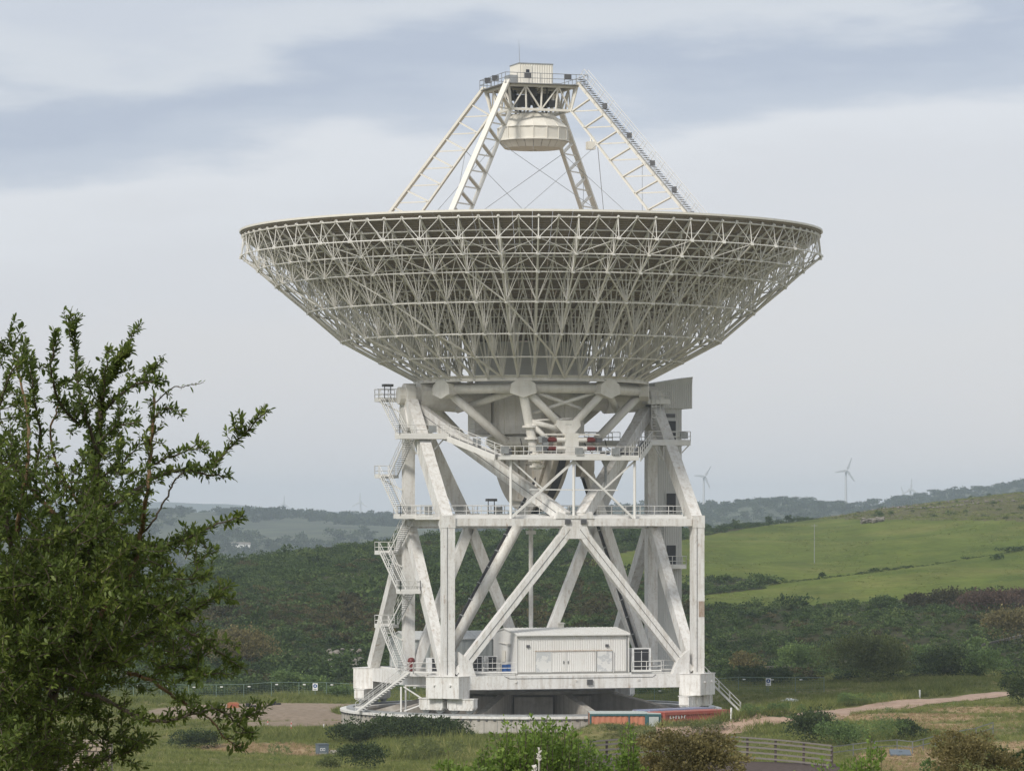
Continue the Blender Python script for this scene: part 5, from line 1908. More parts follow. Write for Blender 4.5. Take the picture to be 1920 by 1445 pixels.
marker(502, 1366, 0.85, 'thin red and white marker post at the yard edge, leftmost of three', M['sign_white'], M['traffic_red'], 0.05, group='marker posts along the yard')
marker(546, 1371, 0.95, 'thin red and white marker post at the yard edge, middle of three', M['sign_white'], M['traffic_red'], 0.05, group='marker posts along the yard')
marker(607, 1368, 0.6, 'thin white marker post at the yard edge, nearest the dark thicket', M['sign_white'], None, 0.05, group='marker posts along the yard')
marker(1371, 1354, 1.35, 'white post at the right end of the red container by the road', M['sign_white'], None, 0.1)
marker(1724.5, 1309, 0.95, 'white kilometre post on the verge of the dirt road', M['sign_white'], None, 0.1)

# yard clutter
p, d = ground_hit(437, 1327)
t = thing('barrier_block', 'orange plastic barrier block lying by the fence on the left yard', 'barrier', p)
MB().prism([p + V(-0.75, 0, 0), p + V(0.75, 0, 0), p + V(0.7, 0, 0.55), p + V(0.45, 0, 0.68), p + V(-0.45, 0, 0.68), p + V(-0.7, 0, 0.55)], V(0, 0.5, 0)).build('body', M['orange_plastic'], t)
MB().obox(p + V(0.1, -0.02, 0.36), V(0.4, 0, 0), V(0, 0.015, 0), V(0, 0, 0.1)).build('recess', M['container_red'], t)
for (px, py, lab) in ((470, 1325, 'pair of black tyres on the yard beside the orange block'), (517, 1321, 'black tyre and white stones on the yard nearest the telescope')):
    p, d = ground_hit(px, py)
    t = thing('old_tyre', lab, 'tyre', p, 'tyres on the yard')
    for k, dx in enumerate((-0.32, 0.35)):
        tm = MB()
        tm.lathe([(0.17, 0.02), (0.3, 0.0), (0.34, 0.1), (0.3, 0.22), (0.17, 0.2), (0.15, 0.11)], 16, p + V(dx, 0, 0.0 + 0.23 * 0), close=True)
        tm.build('tyre_ring', M['rubber'], t)
        if k == 0:
            tm = MB()
            tm.lathe([(0.17, 0.24), (0.3, 0.22), (0.34, 0.32), (0.3, 0.44), (0.17, 0.42), (0.15, 0.33)], 16, p + V(dx + 0.05, 0, 0), close=True)
            tm.build('tyre_ring', M['rubber'], t)


def rock_mesh(seed, s):
    rng = random.Random(seed)
    mb = MB()
    vs_ = []
    for la in range(5):
        for lo in range(7):
            th, ph = math.pi * la / 4, 2 * math.pi * lo / 7
            r = s * rng.uniform(0.75, 1.15)
            vs_.append((r * math.sin(th) * math.cos(ph) * 1.2, r * math.sin(th) * math.sin(ph), r * math.cos(th) * 0.75))
    fs_ = []
    for la in range(4):
        for lo in range(7):
            a, b = la * 7 + lo, la * 7 + (lo + 1) % 7
            fs_.append((a, a + 7, b + 7, b))
    mb.add(vs_, fs_)
    return mb


ROCKS = [rock_mesh(i, 1.0).mesh('rock', M['pale_stone']) for i in range(4)]


def rock_pile(label, pts, smin, smax, name='rock_pile', cat='rocks', seed=1, group=None):
    rng = random.Random(seed)
    t = thing(name, label, cat, pts[0], group)
    for p in pts:
        s = rng.uniform(smin, smax)
        inst('rock', ROCKS[rng.randrange(4)], t, Vector(p) - Vector(pts[0]) + V(0, 0, s * 0.3), (rng.uniform(-.4, .4), rng.uniform(-.4, .4), rng.uniform(0, 6)), (s, s, s * rng.uniform(0.7, 1.1)))
    return t


def hp(px, d, dz=0.0):
    x_ = CAM_X + (px - 960) * d / FPX
    return Vector((x_, d - CAM_D, max(float(hill_z(px, d)), float(zg(x_, d)) if d < 545 else -99.0) + dz))


rng = random.Random(5)
pts = [hp(rng.uniform(1618, 1656), rng.uniform(1120, 1150), rng.uniform(0.1, 0.9)) for _ in range(22)]
rock_pile('grey heap of boulders in the middle of the green field', pts, 0.45, 1.0, seed=3)
pts = [hp(rng.uniform(615, 675), rng.uniform(560, 590), rng.uniform(0.2, 0.9)) for _ in range(26)]
rock_pile('pale grey rubble heap behind the fence left of the telescope', pts, 0.3, 0.65, seed=4)
pts = [hp(rng.uniform(455, 475), rng.uniform(575, 582), 0.9) for _ in range(5)]
rock_pile('small pale boulders in the scrub below the brown oak', pts, 0.4, 0.7, seed=6)
# broken dry-stone lines on the rough pasture, one per wall
for k, (a, b) in enumerate((((1560, 1310), (1920, 1200)), ((1640, 1370), (1990, 1290)))):
    pts = [hp(a[0] + (b[0] - a[0]) * i / 60 + rng.uniform(-2, 2), a[1] + (b[1] - a[1]) * i / 60 + rng.uniform(-4, 4), 0.3) for i in range(60)]
    rock_pile(('low broken stone wall along the top edge of the green field', 'faint line of stones across the rough pasture near the skyline')[k], pts, 0.2, 0.5, 'stone_wall', 'stone wall', 10 + k)

# rumpled tarp on the grass to the right
p, d = ground_hit(1480, 1322)
tp = MB()
nx, ny = 14, 6
rg = random.Random(2)
vs_ = []
for j in range(ny + 1):
    for i in range(nx + 1):
        fx, fy = i / nx, j / ny
        h = 0.75 * math.sin(math.pi * fx) ** 0.6 * math.sin(math.pi * min(1, fy * 0.9 + 0.05)) ** 0.5 * (1 + 0.25 * rg.uniform(-1, 1))
        vs_.append(p + V((fx - 0.5) * 3.4, (fy - 0.5) * 2.0, h))
tp.add(vs_, [(j * (nx + 1) + i, j * (nx + 1) + i + 1, (j + 1) * (nx + 1) + i + 1, (j + 1) * (nx + 1) + i) for j in range(ny) for i in range(nx)])
to = tp.build('covered_heap', M['tarp'], None, False, p)
tag(to, 'low heap under a pale grey tarpaulin in the grass right of the stair', 'tarpaulin')

# utility cabinet on the lawn, with its concrete plinth
p, d = ground_hit(604, 1415)
t = thing('utility_cabinet', 'small blue-grey utility cabinet with two window panels on the front lawn', 'cabinet', p)
ex, ey = frame_dir(R(22))
MB().obox(p + V(0, 0, 0.48), ex * 0.5, ey * 0.42, V(0, 0, 0.5)).build('body', M['utility'], t)
MB().obox(p + V(0, 0, 1.01), ex * 0.55, ey * 0.47, V(0, 0, 0.03)).build('lid', M['utility'], t)
for s in (-1, 1):
    MB().obox(p + ex * (s * 0.13 - 0.1) - ey * 0.435 + V(0, 0, 0.52), ex * 0.11, ey * 0.012, V(0, 0, 0.13)).build('panel_frame', M['sign_white'], t)
    MB().obox(p + ex * (s * 0.13 - 0.1) - ey * 0.45 + V(0, 0, 0.52), ex * 0.07, ey * 0.008, V(0, 0, 0.08)).build('pane', M['utility'], t)
MB().obox(p - ey * 0.43 - ex * 0.05 + V(0, 0, 0.12), ex * 0.38, ey * 0.012, V(0, 0, 0.12)).build('base_strip', M['galv'], t)
p2 = p + V(1.25, 0.1, 0)
tag(MB().obox(p2 + V(0, 0, 0.17), V(0.55, 0.05, 0), V(-0.03, 0.3, 0), V(0, 0, 0.2)).obox(p2 + V(0, 0, 0.39), V(0.58, 0.05, 0), V(-0.03, 0.33, 0), V(0, 0, 0.02)).build('concrete_plinth', M['concrete'], None, False, p2), 'low pale concrete plinth just right of the utility cabinet', 'plinth')

# ------------------------------------------------------------------ wooden viewing deck with curved railing
DZ = 8.05
tdk = thing('viewing_deck', 'weathered wooden deck with a curved slatted railing among the bushes', 'deck', W(1300, 1412, 200))
OR = world_of(tdk)


def dk(px, d, z):
    return Vector((CAM_X + (px - 960) * d / FPX, d - CAM_D, z))


for k in range(26):
    d0 = 184.0 + k * 0.6
    pl_ = MB()
    a, b = dk(1085, d0, DZ), dk(1575, d0, DZ)
    pl_.hexa([a + V(0, 0, -0.07), b + V(0, 0, -0.07 - 0.35), b + V(0, 0.57, -0.42), a + V(0, 0.57, -0.07)], [a, b + V(0, 0, -0.35), b + V(0, 0.57, -0.35), a + V(0, 0.57, 0)])
    pl_.build('plank', M['deck_wood'], tdk)


def rail_pt(f, h):
    px = 1085 + (1560 - 1085) * f
    d = 199.5 - 3.0 * (2 * f - 1) ** 2
    z = DZ - 0.05 - 0.9 * max(0.0, f - 0.55) ** 1.3 - 0.55 * max(0.0, 0.3 - f)
    return dk(px, d, z + h)


for h in (0.1, 0.36, 0.62, 0.88, 1.08):
    rl_ = MB()
    for k in range(24):
        rl_.beam(rail_pt(k / 24, h), rail_pt((k + 1) / 24, h), 0.05, 0.085 if h < 1 else 0.07)
    rl_.build('rail', M['old_wood'], tdk)
pmesh = MB().box(-0.06, 0.06, 0.05, 0.15, -0.3, 1.04).mesh('post', M['deck_wood'])
for k in range(10):
    inst('post', pmesh, tdk, rail_pt(k / 9, 0) - OR)
stl = MB()
for k in range(6):
    for d0 in (186, 198):
        a = dk(1110 + 85 * k, d0, DZ - 0.45)
        stl.beam(a, Vector((a.x, a.y, float(zg(a.x, a.y + CAM_D)) - 0.3)), 0.2, 0.2)
stl.build('stilt', M['deck_wood'], tdk)

# thin grey rail fence on the straw slope
def rail_fence(name, label, pts_px, h=1.1):
    P = [ground_hit(*q)[0] for q in pts_px]
    t = thing(name, label, 'railing', P[0])
    pm_ = MB().beam((0, 0, -0.2), (0, 0, h), 0.08, 0.08).mesh('post', M['dull_steel'])
    for p in P:
        inst('post', pm_, t, p - P[0])
    for hh in (h - 0.04, 0.55):
        r_ = MB()
        for a, b in zip(P[:-1], P[1:]):
            r_.beam(a + V(0, 0, hh), b + V(0, 0, hh), 0.05, 0.07)
        r_.build('rail', M['dull_steel'], t)
    return t


rail_fence('post_and_rail', 'thin grey metal railing crossing the straw slope at lower right', [(1560, 1422), (1600, 1418), (1640, 1413), (1682, 1409), (1711, 1412), (1731, 1409), (1754, 1402), (1790, 1394), (1830, 1386), (1862, 1376)])
p, d = ground_hit(1688, 1416)
lid = MB().hexa([p + V(-0.9, -0.7, 0.0), p + V(0.9, -0.9, 0.0), p + V(0.9, 0.6, 0.1), p + V(-0.9, 0.7, 0.1)], [p + V(-0.9, -0.7, 0.12), p + V(0.9, -0.9, 0.1), p + V(0.9, 0.6, 0.45), p + V(-0.9, 0.7, 0.5)])
lid.obox(p + V(0, -0.1, 0.36), V(0.15, 0, 0), V(0, 0.03, 0), V(0, 0, 0.03))
tag(lid.build('hatch_cover', M['utility'], None, False, p), 'slanted grey hatch cover lying in the straw by the railing', 'hatch')


# ------------------------------------------------------------------ stone wall behind the near tree
def stone_wall(label, px0, px1, pytop, d, seed):
    a, b = W(px0, pytop, d), W(px1, pytop, d)
    zt_ = a.z
    z0 = float(zg(a.x, d)) - 0.2
    t = thing('stone_wall', label, 'stone wall', V((a.x + b.x) / 2, a.y, z0))
    MB().box(a.x, b.x, a.y + 0.05, a.y + 0.55, z0, zt_ - 0.03).build('mortar_core', M['mortar'], t)
    rg_ = random.Random(seed)
    z = zt_
    row = 0
    low = CAM_Z - (1470 - HORIZON) * d / FPX
    while z > low:
        h = rg_.uniform(0.13, 0.2)
        x = a.x - rg_.uniform(0, 0.2)
        while x < b.x:
            w = rg_.uniform(0.2, 0.45)
            x1 = min(x + w, b.x)
            if x1 - max(x, a.x) > 0.06:
                xa = max(x, a.x)
                y0 = a.y - rg_.uniform(0.0, 0.06)
                g = 0.02
                s = MB().hexa([V(xa + g, y0, z - h + g), V(x1 - g, y0, z - h + g + rg_.uniform(-.01, .02)), V(x1 - g, a.y + 0.1, z - h + g), V(xa + g, a.y + 0.1, z - h + g)],
                              [V(xa + g, y0, z - g - rg_.uniform(0, .03)), V(x1 - g, y0 + 0.02, z - g), V(x1 - g, a.y + 0.1, z - g), V(xa + g, a.y + 0.1, z - g)])
                s.build('stone', M['stone'], t)
            x = x1
        z -= h
        row += 1
    return t


stone_wall('rough brown dry-stone wall half hidden behind the near tree', 15, 209, 1386, 165, 8)

# weathered stake by the tree
p0, p1 = W(96, 1500, 15.5), W(119, 1362, 15.5)
gz = V(p0.x - 0.1, p0.y, float(zg(p0.x, 15.5)))
stk = MB().beam(gz, p0, 0.034, 0.03).beam(p0, p1, 0.034, 0.03, taper=0.8)
tag(stk.build('wooden_stake', M['old_wood'], None, False, gz), 'grey weathered wooden stake leaning in front of the near tree', 'stake')


# ------------------------------------------------------------------ wind turbines
def turbine(label, px, py_base, py_hub, blade_px, d, rot, yaw, name='wind_turbine'):
    s = d / FPX
    hub = W(px, py_hub, d)
    base = Vector((hub.x, hub.y, CAM_Z - (py_base - HORIZON) * s - 12))
    t = thing(name, label, 'wind turbine', base, 'wind turbines on the skyline')
    MB().tube(base, hub - V(0, 0, 1), 2.3, 14, 1.5).build('tower', M['turbine'], t, True)
    fwd = Vector((math.sin(yaw), -math.cos(yaw), 0))
    sd_ = Vector((-fwd.y, fwd.x, 0))
    MB().obox(hub - fwd * 1.5, fwd * 4.0, sd_ * 1.4, V(0, 0, 1.5)).build('nacelle', M['turbine'], t)
    c = hub + fwd * 4.0
    MB().tube(c - fwd * 1.6, c + fwd * 1.4, 1.5, 12, 0.5, True).build('rotor_hub', M['turbine'], t)
    L = blade_px * s
    for k in range(3):
        a = R(rot + 120 * k)
        u = (sd_ * math.sin(a) + Vector((0, 0, 1)) * math.cos(a))
        w_ = u.cross(fwd)
        bl = MB()
        prof = [(0.03, 0.7, 0.6), (0.18, 1.9, 0.5), (0.5, 1.4, 0.35), (0.8, 1.0, 0.25), (1.0, 0.4, 0.12)]
        vs_ = []
        for f, w2, th in prof:
            for sx, sy in ((-1, -1), (1, -1), (1, 1), (-1, 1)):
                vs_.append(c + u * (L * f) + w_ * (w2 * sx) + fwd * (th * sy))
        fs_ = []
        for i in range(len(prof) - 1):
            for j in range(4):
                fs_.append((i * 4 + j, i * 4 + (j + 1) % 4, i * 4 + 4 + (j + 1) % 4, i * 4 + 4 + j))
        fs_ += [(3, 2, 1, 0), tuple(len(vs_) - 4 + k2 for k2 in range(4))]
        bl.add(vs_, fs_)
        bl.build('blade', M['turbine'], t)


turbine('wind turbine on the left skyline, farther from the telescope', 532, 968, 945, 17, 8600, 2, 0.2)
turbine('wind turbine on the left skyline, nearer to the telescope', 676, 969, 941, 18, 8200, 2, -0.3)
turbine('tall wind turbine just right of the lift tower', 1319.5, 957, 893, 24, 6400, 34, 0.5)
turbine('tallest wind turbine standing clear above the right hill', 1586, 948, 882, 26, 6000, 22, 0.4)
turbine('wind turbine half sunk behind the right hill, the upright one', 1707, 950, 917, 20, 7200, 2, 0.3)
turbine('wind turbine sunk behind the right hill with one blade showing', 1694, 950, 930, 19, 7600, -20, 0.3)

# farmhouse on the wooded hill, far left
hx = W(452, 1006, 3700)
hz = float(mid_h(np.array([452.0]), np.array([3700.0]))[0])
t = thing('farmhouse', 'tiny pale farmhouse with a low roof on the hazy left hill', 'house', (hx.x, hx.y, hz))
o_ = V(hx.x, hx.y, hz)
MB().obox(o_ + V(0, 0, 1.8), V(8.5, 0, 0), V(0, 4, 0), V(0, 0, 1.8)).build('wall', M['shed'], t)
MB().prism([o_ + V(-8.9, -4.4, 3.55), o_ + V(-8.9, 4.4, 3.55), o_ + V(-8.9, 0, 5.4)], V(17.8, 0, 0)).build('roof', M['pale_stone'], t)
for k in range(3):
    MB().obox(o_ + V(-5.5 + 5.5 * k, -4.05, 1.8), V(0.6, 0, 0), V(0, 0.05, 0), V(0, 0, 0.7)).build('window', M['glass'], t)

# power pole in the field
p = hp(1527, 905)
t = thing('power_pole', 'thin grey power pole with crossarm standing in the green field', 'pole', p)
MB().tube(p, p + V(0, 0, 9.0), 0.09, 8, 0.06).build('shaft', M['galv'], t)
MB().beam(p + V(-0.7, 0, 8.6), p + V(0.7, 0, 8.6), 0.1, 0.1).build('crossarm', M['galv'], t)
# white guard rail on the track behind the scrub
for (pxa, da, pxb, db, lab) in ((1840, 600, 1960, 625, 'low white wall beside the track at the right edge'), (1425, 560, 1560, 572, 'low pale wall in the scrub behind the right fence')):
    a, b = hp(pxa, da), hp(pxb, db)
    w = MB()
    n = 8
    for k in range(n):
        p_, q_ = a.lerp(b, k / n), a.lerp(b, (k + 1) / n)
        w.beam(p_ + V(0, 0, 0.9), q_ + V(0, 0, 0.9), 0.25, 0.45)
        w.beam(p_ + V(0, 0, -0.2), p_ + V(0, 0, 0.7), 0.15, 0.15)
    tag(w.build('low_wall', M['pale_stone'], None, False, a), lab, 'wall')
# ------------------------------------------------------------------ vegetation
M['leaf_scrub'] = leafy('scrub_leaf', [(0.0, (0.0213, 0.0375, 0.0134)), (0.35, (0.0412, 0.0694, 0.0212)), (0.6, (0.0649, 0.1042, 0.0302)), (0.8, (0.1001, 0.1457, 0.0424)), (1.0, (0.1413, 0.1804, 0.0615))], 0.2, 0.8, 0.5, 0.02)
M['leaf_scrub_dark'] = leafy('scrub_leaf_dark', [(0.0, (0.0213, 0.0369, 0.0134)), (0.35, (0.0412, 0.0682, 0.0212)), (0.6, (0.0649, 0.1023, 0.0302)), (0.8, (0.1001, 0.1431, 0.0424)), (1.0, (0.1413, 0.1772, 0.0615))], 0.2, 0.8, 0.5, 0.02)
M['leaf_scrub_brown'] = leafy('scrub_leaf_brown', [(0.0, (0.0305, 0.0304, 0.014)), (0.4, (0.061, 0.0564, 0.0238)), (0.7, (0.0966, 0.0846, 0.0358)), (1.0, (0.1373, 0.1127, 0.0498))], 0.2, 0.8, 0.45, 0.03)
M['leaf_far'] = leafy('far_tree_leaf', [(0.0, (0.0198, 0.032, 0.015)), (0.6, (0.045, 0.065, 0.026)), (1.0, (0.081, 0.105, 0.04))], 0.1, 0.9, 0.4, 0.004)
M['leaf_dark'] = leafy('lentisk_leaf', [(0.0, (0.0211, 0.0342, 0.0128)), (0.5, (0.0474, 0.073, 0.0244)), (0.8, (0.0842, 0.1165, 0.0372)), (1.0, (0.1492, 0.1708, 0.0577))], 0.3, 0.55, 0.0, 0.6)
M['leaf_green'] = leafy('bush_leaf', [(0.0, (0.065, 0.1084, 0.0238)), (0.5, (0.1625, 0.2493, 0.0477)), (0.8, (0.2601, 0.3576, 0.0759)), (1.0, (0.3902, 0.466, 0.1193))], 0.45, 0.5, 0.0, 1.5)
M['leaf_mid'] = leafy('mid_green_leaf', [(0.0, (0.0563, 0.0946, 0.0316)), (0.5, (0.1237, 0.1913, 0.0607)), (0.8, (0.2026, 0.2813, 0.0856)), (1.0, (0.315, 0.3713, 0.135))], 0.35, 0.6, 0.0, 0.4)
M['leaf_brown'] = leafy('oak_leaf_brown', [(0.0, (0.0549, 0.054, 0.0242)), (0.4, (0.1279, 0.1119, 0.0465)), (0.7, (0.2375, 0.1997, 0.0808)), (1.0, (0.3655, 0.3096, 0.1312))], 0.4, 0.6, 0.0, 1.2)
M['leaf_purple'] = leafy('oak_leaf_purple', [(0.0, (0.049, 0.0336, 0.0252)), (0.5, (0.105, 0.07, 0.0518)), (1.0, (0.175, 0.119, 0.084))], 0.3, 0.7, 0.0, 0.3)
M['leaf_olive'] = leafy('olive_bush_leaf', [(0.0, (0.0607, 0.081, 0.0293)), (0.5, (0.135, 0.162, 0.054)), (0.8, (0.225, 0.252, 0.0855)), (1.0, (0.3375, 0.3488, 0.1237))], 0.35, 0.6, 0.0, 0.5)
M['leaf_tree'] = leafy('near_tree_leaf', [(0.0, (0.0526, 0.077, 0.0208)), (0.35, (0.1016, 0.1444, 0.0356)), (0.65, (0.1665, 0.2165, 0.0505)), (0.85, (0.2629, 0.3048, 0.0743)), (1.0, (0.3855, 0.401, 0.1114))], 0.45, 0.45, 0.0, 5.0)
M['grass'] = leafy('grass_blade', [(0.0, (0.0934, 0.1193, 0.0295)), (0.5, (0.18, 0.2106, 0.0568)), (0.8, (0.2801, 0.2878, 0.0966)), (1.0, (0.4268, 0.3861, 0.1648))], 0.35, 0.8, 0.35, 0.08)
M['straw'] = leafy('straw_blade', [(0.0, (0.184, 0.1207, 0.0633)), (0.5, (0.345, 0.253, 0.1437)), (1.0, (0.506, 0.391, 0.2415))], 0.2, 0.9, 0.3, 0.3)


def rand_dirs(rng, n):
    v = rng.normal(size=(n, 3))
    return v / np.linalg.norm(v, axis=1, keepdims=True)


def leaf_quads(C, Dr, Nr, L, Wd):
    """diamond leaves: C base point, Dr direction, Nr rough normal"""
    s = np.cross(Dr, Nr)
    s /= np.maximum(np.linalg.norm(s, axis=1, keepdims=True), 1e-6)
    L = np.asarray(L)[:, None]
    Wd = np.asarray(Wd)[:, None]
    v = np.stack([C, C + Dr * L * 0.5 + s * Wd * 0.5, C + Dr * L, C + Dr * L * 0.5 - s * Wd * 0.5], 1).reshape(-1, 3)
    return v


def crown_mesh(name, lobes, n, leaf, mat, seed, ground=None, aspect=0.55):
    """leaves through the volume of several lobes, thicker towards their shells"""
    rng = np.random.default_rng(seed)
    lob = np.array([(l[0][0], l[0][1], l[0][2], l[1][0], l[1][1], l[1][2]) for l in lobes])
    w = lob[:, 3] * lob[:, 5]
    idx = rng.choice(len(lob), n, p=w / w.sum())
    d = rand_dirs(rng, n)
    d[:, 2] = np.where(rng.random(n) < 0.7, np.abs(d[:, 2]), d[:, 2])
    rr = 1.0 - np.abs(rng.normal(0, 0.2, n))
    rr = np.clip(rr, 0.15, 1.08)
    # ragged sprigs standing out of the lobes
    ns = 14
    sp = rand_dirs(rng, len(lob) * ns).reshape(len(lob), ns, 3)
    sp[:, :, 2] = np.abs(sp[:, :, 2]) * 1.1 + 0.1
    sp /= np.linalg.norm(sp, axis=2, keepdims=True)
    m = rng.random(n) < 0.2
    d[m] = sp[idx[m], rng.integers(0, ns, m.sum())] + rng.normal(0, 0.045, (m.sum(), 3))
    rr[m] = rng.uniform(0.8, 1.42, m.sum())
    C = lob[idx, :3] + d * lob[idx, 3:] * rr[:, None]
    dr = d * 0.7 + rand_dirs(rng, n) * 0.9
    dr[:, 2] += 0.25
    dr /= np.linalg.norm(dr, axis=1, keepdims=True)
    L = leaf * rng.uniform(0.6, 1.35, n)
    v = leaf_quads(C, dr, rand_dirs(rng, n), L, L * aspect * rng.uniform(0.7, 1.3, n))
    if ground is not None:
        v[:, 2] = np.maximum(v[:, 2], ground)
    clump = rng.random(len(lob))
    rnd = np.clip(rng.random(n) * 0.75 + clump[idx] * 0.35, 0, 1)
    return big_mesh(name, v, 4, np.arange(4 * n), mat, rnd)


def make_lobes(rng, w, h, dpt, n, base=0.0, rr=(0.22, 0.36), spread=1.0, top=1.0):
    out = []
    for k in range(n):
        f = rng.uniform(0, 1)
        a = rng.uniform(0, 2 * math.pi)
        q = math.sqrt(rng.uniform(0, 1)) * spread
        s = rng.uniform(*rr)
        x, y = q * math.cos(a) * w * 0.5 * (1 - s * 0.75), q * math.sin(a) * dpt * 0.5 * (1 - s * 0.75)
        z = base + (h - base) * (0.25 + 0.75 * rng.uniform(0, 1) * math.sqrt(max(0.0, 1 - 0.75 * q * q)) * top)
        r = s * min(w, h * 1.8)
        rz = min(r * rng.uniform(0.6, 0.85), max(0.1, (z - base) * 1.0), h * 0.45)
        z = min(z, h - rz * 0.95)
        out.append(((x, y, z), (r, r * 0.95, rz)))
    return out


def bush(name, label, cat, pos, w, h, mat, leaf, n, seed, group=None, lobes=14, dpt=None, trunk=None, base=0.0, rr=(0.22, 0.36), stem_mat='bark_far', aspect=0.55, spread=1.0):
    rng = random.Random(seed)
    dpt = dpt or w * 0.8
    t = thing(name, label, cat, pos, group)
    lb = make_lobes(rng, w, h, dpt, lobes, base, rr, spread)
    me = crown_mesh('crown', lb, n, leaf, M[mat], seed, 0.0 if base == 0 else None, aspect)
    inst('crown' if cat in ('tree',) else 'foliage', me, t)
    st = MB()
    tw = trunk or 0.05 * h
    for k in range(min(7, lobes)):
        c = Vector(lb[k][0])
        root = Vector((rng.uniform(-1, 1) * tw, rng.uniform(-1, 1) * tw, -0.2))
        mid = root.lerp(c, 0.5) + Vector((rng.uniform(-.1, .1) * w, 0, -0.05 * h))
        st.path([root, mid, c], tw * 0.8, 5, tw * 0.25)
    st.build('trunk' if cat == 'tree' else 'stems', M[stem_mat], t, False, Vector(pos)).location = (0, 0, 0)
    return t


# ---- scattered masses by geometry nodes
PROTO = bpy.data.collections.new('prototypes')


def proto_coll(name, meshes):
    c = bpy.data.collections.new(name)
    for i, me in enumerate(meshes):
        o = bpy.data.objects.new('%s_%02d' % (name, i), me)
        c.objects.link(o)
    return c


def scatter(name, label, cat, pts, rz, sc, idx, coll, kind='stuff'):
    me = bpy.data.meshes.new(name)
    me.vertices.add(len(pts))
    me.vertices.foreach_set('co', np.asarray(pts, dtype=np.float32).ravel())
    for nm, ty, arr in (('rot', 'FLOAT_VECTOR', rz), ('scl', 'FLOAT_VECTOR', sc)):
        at = me.attributes.new(nm, ty, 'POINT')
        at.data.foreach_set('vector', np.asarray(arr, dtype=np.float32).ravel())
    at = me.attributes.new('idx', 'INT', 'POINT')
    at.data.foreach_set('value', np.asarray(idx, dtype=np.int32))
    o = bpy.data.objects.new(name, me)
    COL.objects.link(o)
    ng = bpy.data.node_groups.new(name + '_nodes', 'GeometryNodeTree')
    ng.interface.new_socket('Geometry', in_out='INPUT', socket_type='NodeSocketGeometry')
    ng.interface.new_socket('Geometry', in_out='OUTPUT', socket_type='NodeSocketGeometry')
    gi, go = ng.nodes.new('NodeGroupInput'), ng.nodes.new('NodeGroupOutput')
    ip = ng.nodes.new('GeometryNodeInstanceOnPoints')
    ci = ng.nodes.new('GeometryNodeCollectionInfo')
    ci.inputs['Collection'].default_value = coll
    ci.inputs['Separate Children'].default_value = True
    ci.inputs['Reset Children'].default_value = True
    ip.inputs['Pick Instance'].default_value = True

    def named(nm, dt):
        n = ng.nodes.new('GeometryNodeInputNamedAttribute')
        n.data_type = dt
        n.inputs['Name'].default_value = nm
        return n.outputs['Attribute']
    L = ng.links
    L.new(gi.outputs[0], ip.inputs['Points'])
    L.new(ci.outputs[0], ip.inputs['Instance'])
    L.new(named('idx', 'INT'), ip.inputs['Instance Index'])
    er = ng.nodes.new('FunctionNodeEulerToRotation')
    L.new(named('rot', 'FLOAT_VECTOR'), er.inputs[0])
    L.new(er.outputs[0], ip.inputs['Rotation'])
    L.new(named('scl', 'FLOAT_VECTOR'), ip.inputs['Scale'])
    L.new(ip.outputs[0], go.inputs[0])
    md = o.modifiers.new('scatter', 'NODES')
    md.node_group = ng
    return tag(o, label, cat, None, kind)


def shrub_proto(seed, mat, n=170, leaf=0.30):
    rng = random.Random(seed)
    lb = make_lobes(rng, 2.0, 1.5, 2.0, 7, 0.0, (0.2, 0.34))
    return crown_mesh('shrub', lb, n, leaf, M[mat], seed, -0.2)


scrub_c = proto_coll('scrub_kind', [shrub_proto(100 + i, 'leaf_scrub') for i in range(5)] + [shrub_proto(200 + i, 'leaf_scrub_brown') for i in range(3)] + [shrub_proto(240 + i, 'leaf_scrub_dark') for i in range(4)])
nrg = np.random.default_rng(11)
N = 36000
spx = nrg.uniform(-120, 2050, N)
sdr = smooth_interp(spx, RID_PX, RID_D)
sd_ = 512 + (sdr + 25 - 512) * nrg.random(N) ** 0.85
sx = CAM_X + (spx - 960) * sd_ / FPX
sz = np.maximum(hill_z(spx, sd_), np.where(sd_ < 545, zg(sx, sd_), -99))
spy = HORIZON - (sz - CAM_Z) * FPX / sd_
f_, p_ = hill_cover(spx, spy)
keep = ~f_ & (~p_ | (nrg.random(N) < 0.035))
# bare track through the scrub on the right
keep &= ~((np.abs(spy - (1152 + 0.004 * (spx - 1700))) < 1.6) & (spx > 1690) & (spx < 1830))
spx, sd_, sz, sx, spy, p_k = spx[keep], sd_[keep], sz[keep], sx[keep], spy[keep], p_[keep]
n = len(sx)
brown = np.exp(-((spy - 1165 - 12 * np.sin(spx * 0.01)) / 34.0) ** 2) * np.where(spx < 1300, 0.55, 0.08)
brown = np.clip(brown + 0.10 * (np.sin(spx * 0.03) * np.sin(spy * 0.09) > 0.4), 0, 1)
isb = nrg.random(n) < brown
sidx = np.where(isb, 5 + nrg.integers(0, 3, n), nrg.integers(0, 5, n))
dkz = (spx > 1290) & (spy > 1120) & (nrg.random(n) < 0.75) | (nrg.random(n) < 0.15)
sidx = np.where(dkz & ~isb, 8 + nrg.integers(0, 4, n), sidx)
base = np.clip(np.exp(nrg.normal(-0.25, 0.38, n)), 0.3, 1.9) * np.where(p_k, 0.8, 1.0)
tall = nrg.random(n) < 0.03
base = np.where(tall, base * 1.5, base)
sscl = np.stack([base, base, base * nrg.uniform(0.45, 0.8, n) * np.where(tall, 1.5, 1.0)], 1)
srot = np.stack([np.zeros(n), np.zeros(n), nrg.uniform(0, 6.28, n)], 1)
scatter('hillside_scrub', 'dense dark green and brownish scrub covering the hillside behind the telescope', 'scrub', np.stack([sx, sd_ - CAM_D, sz - 0.15], 1), srot, sscl, sidx, scrub_c)

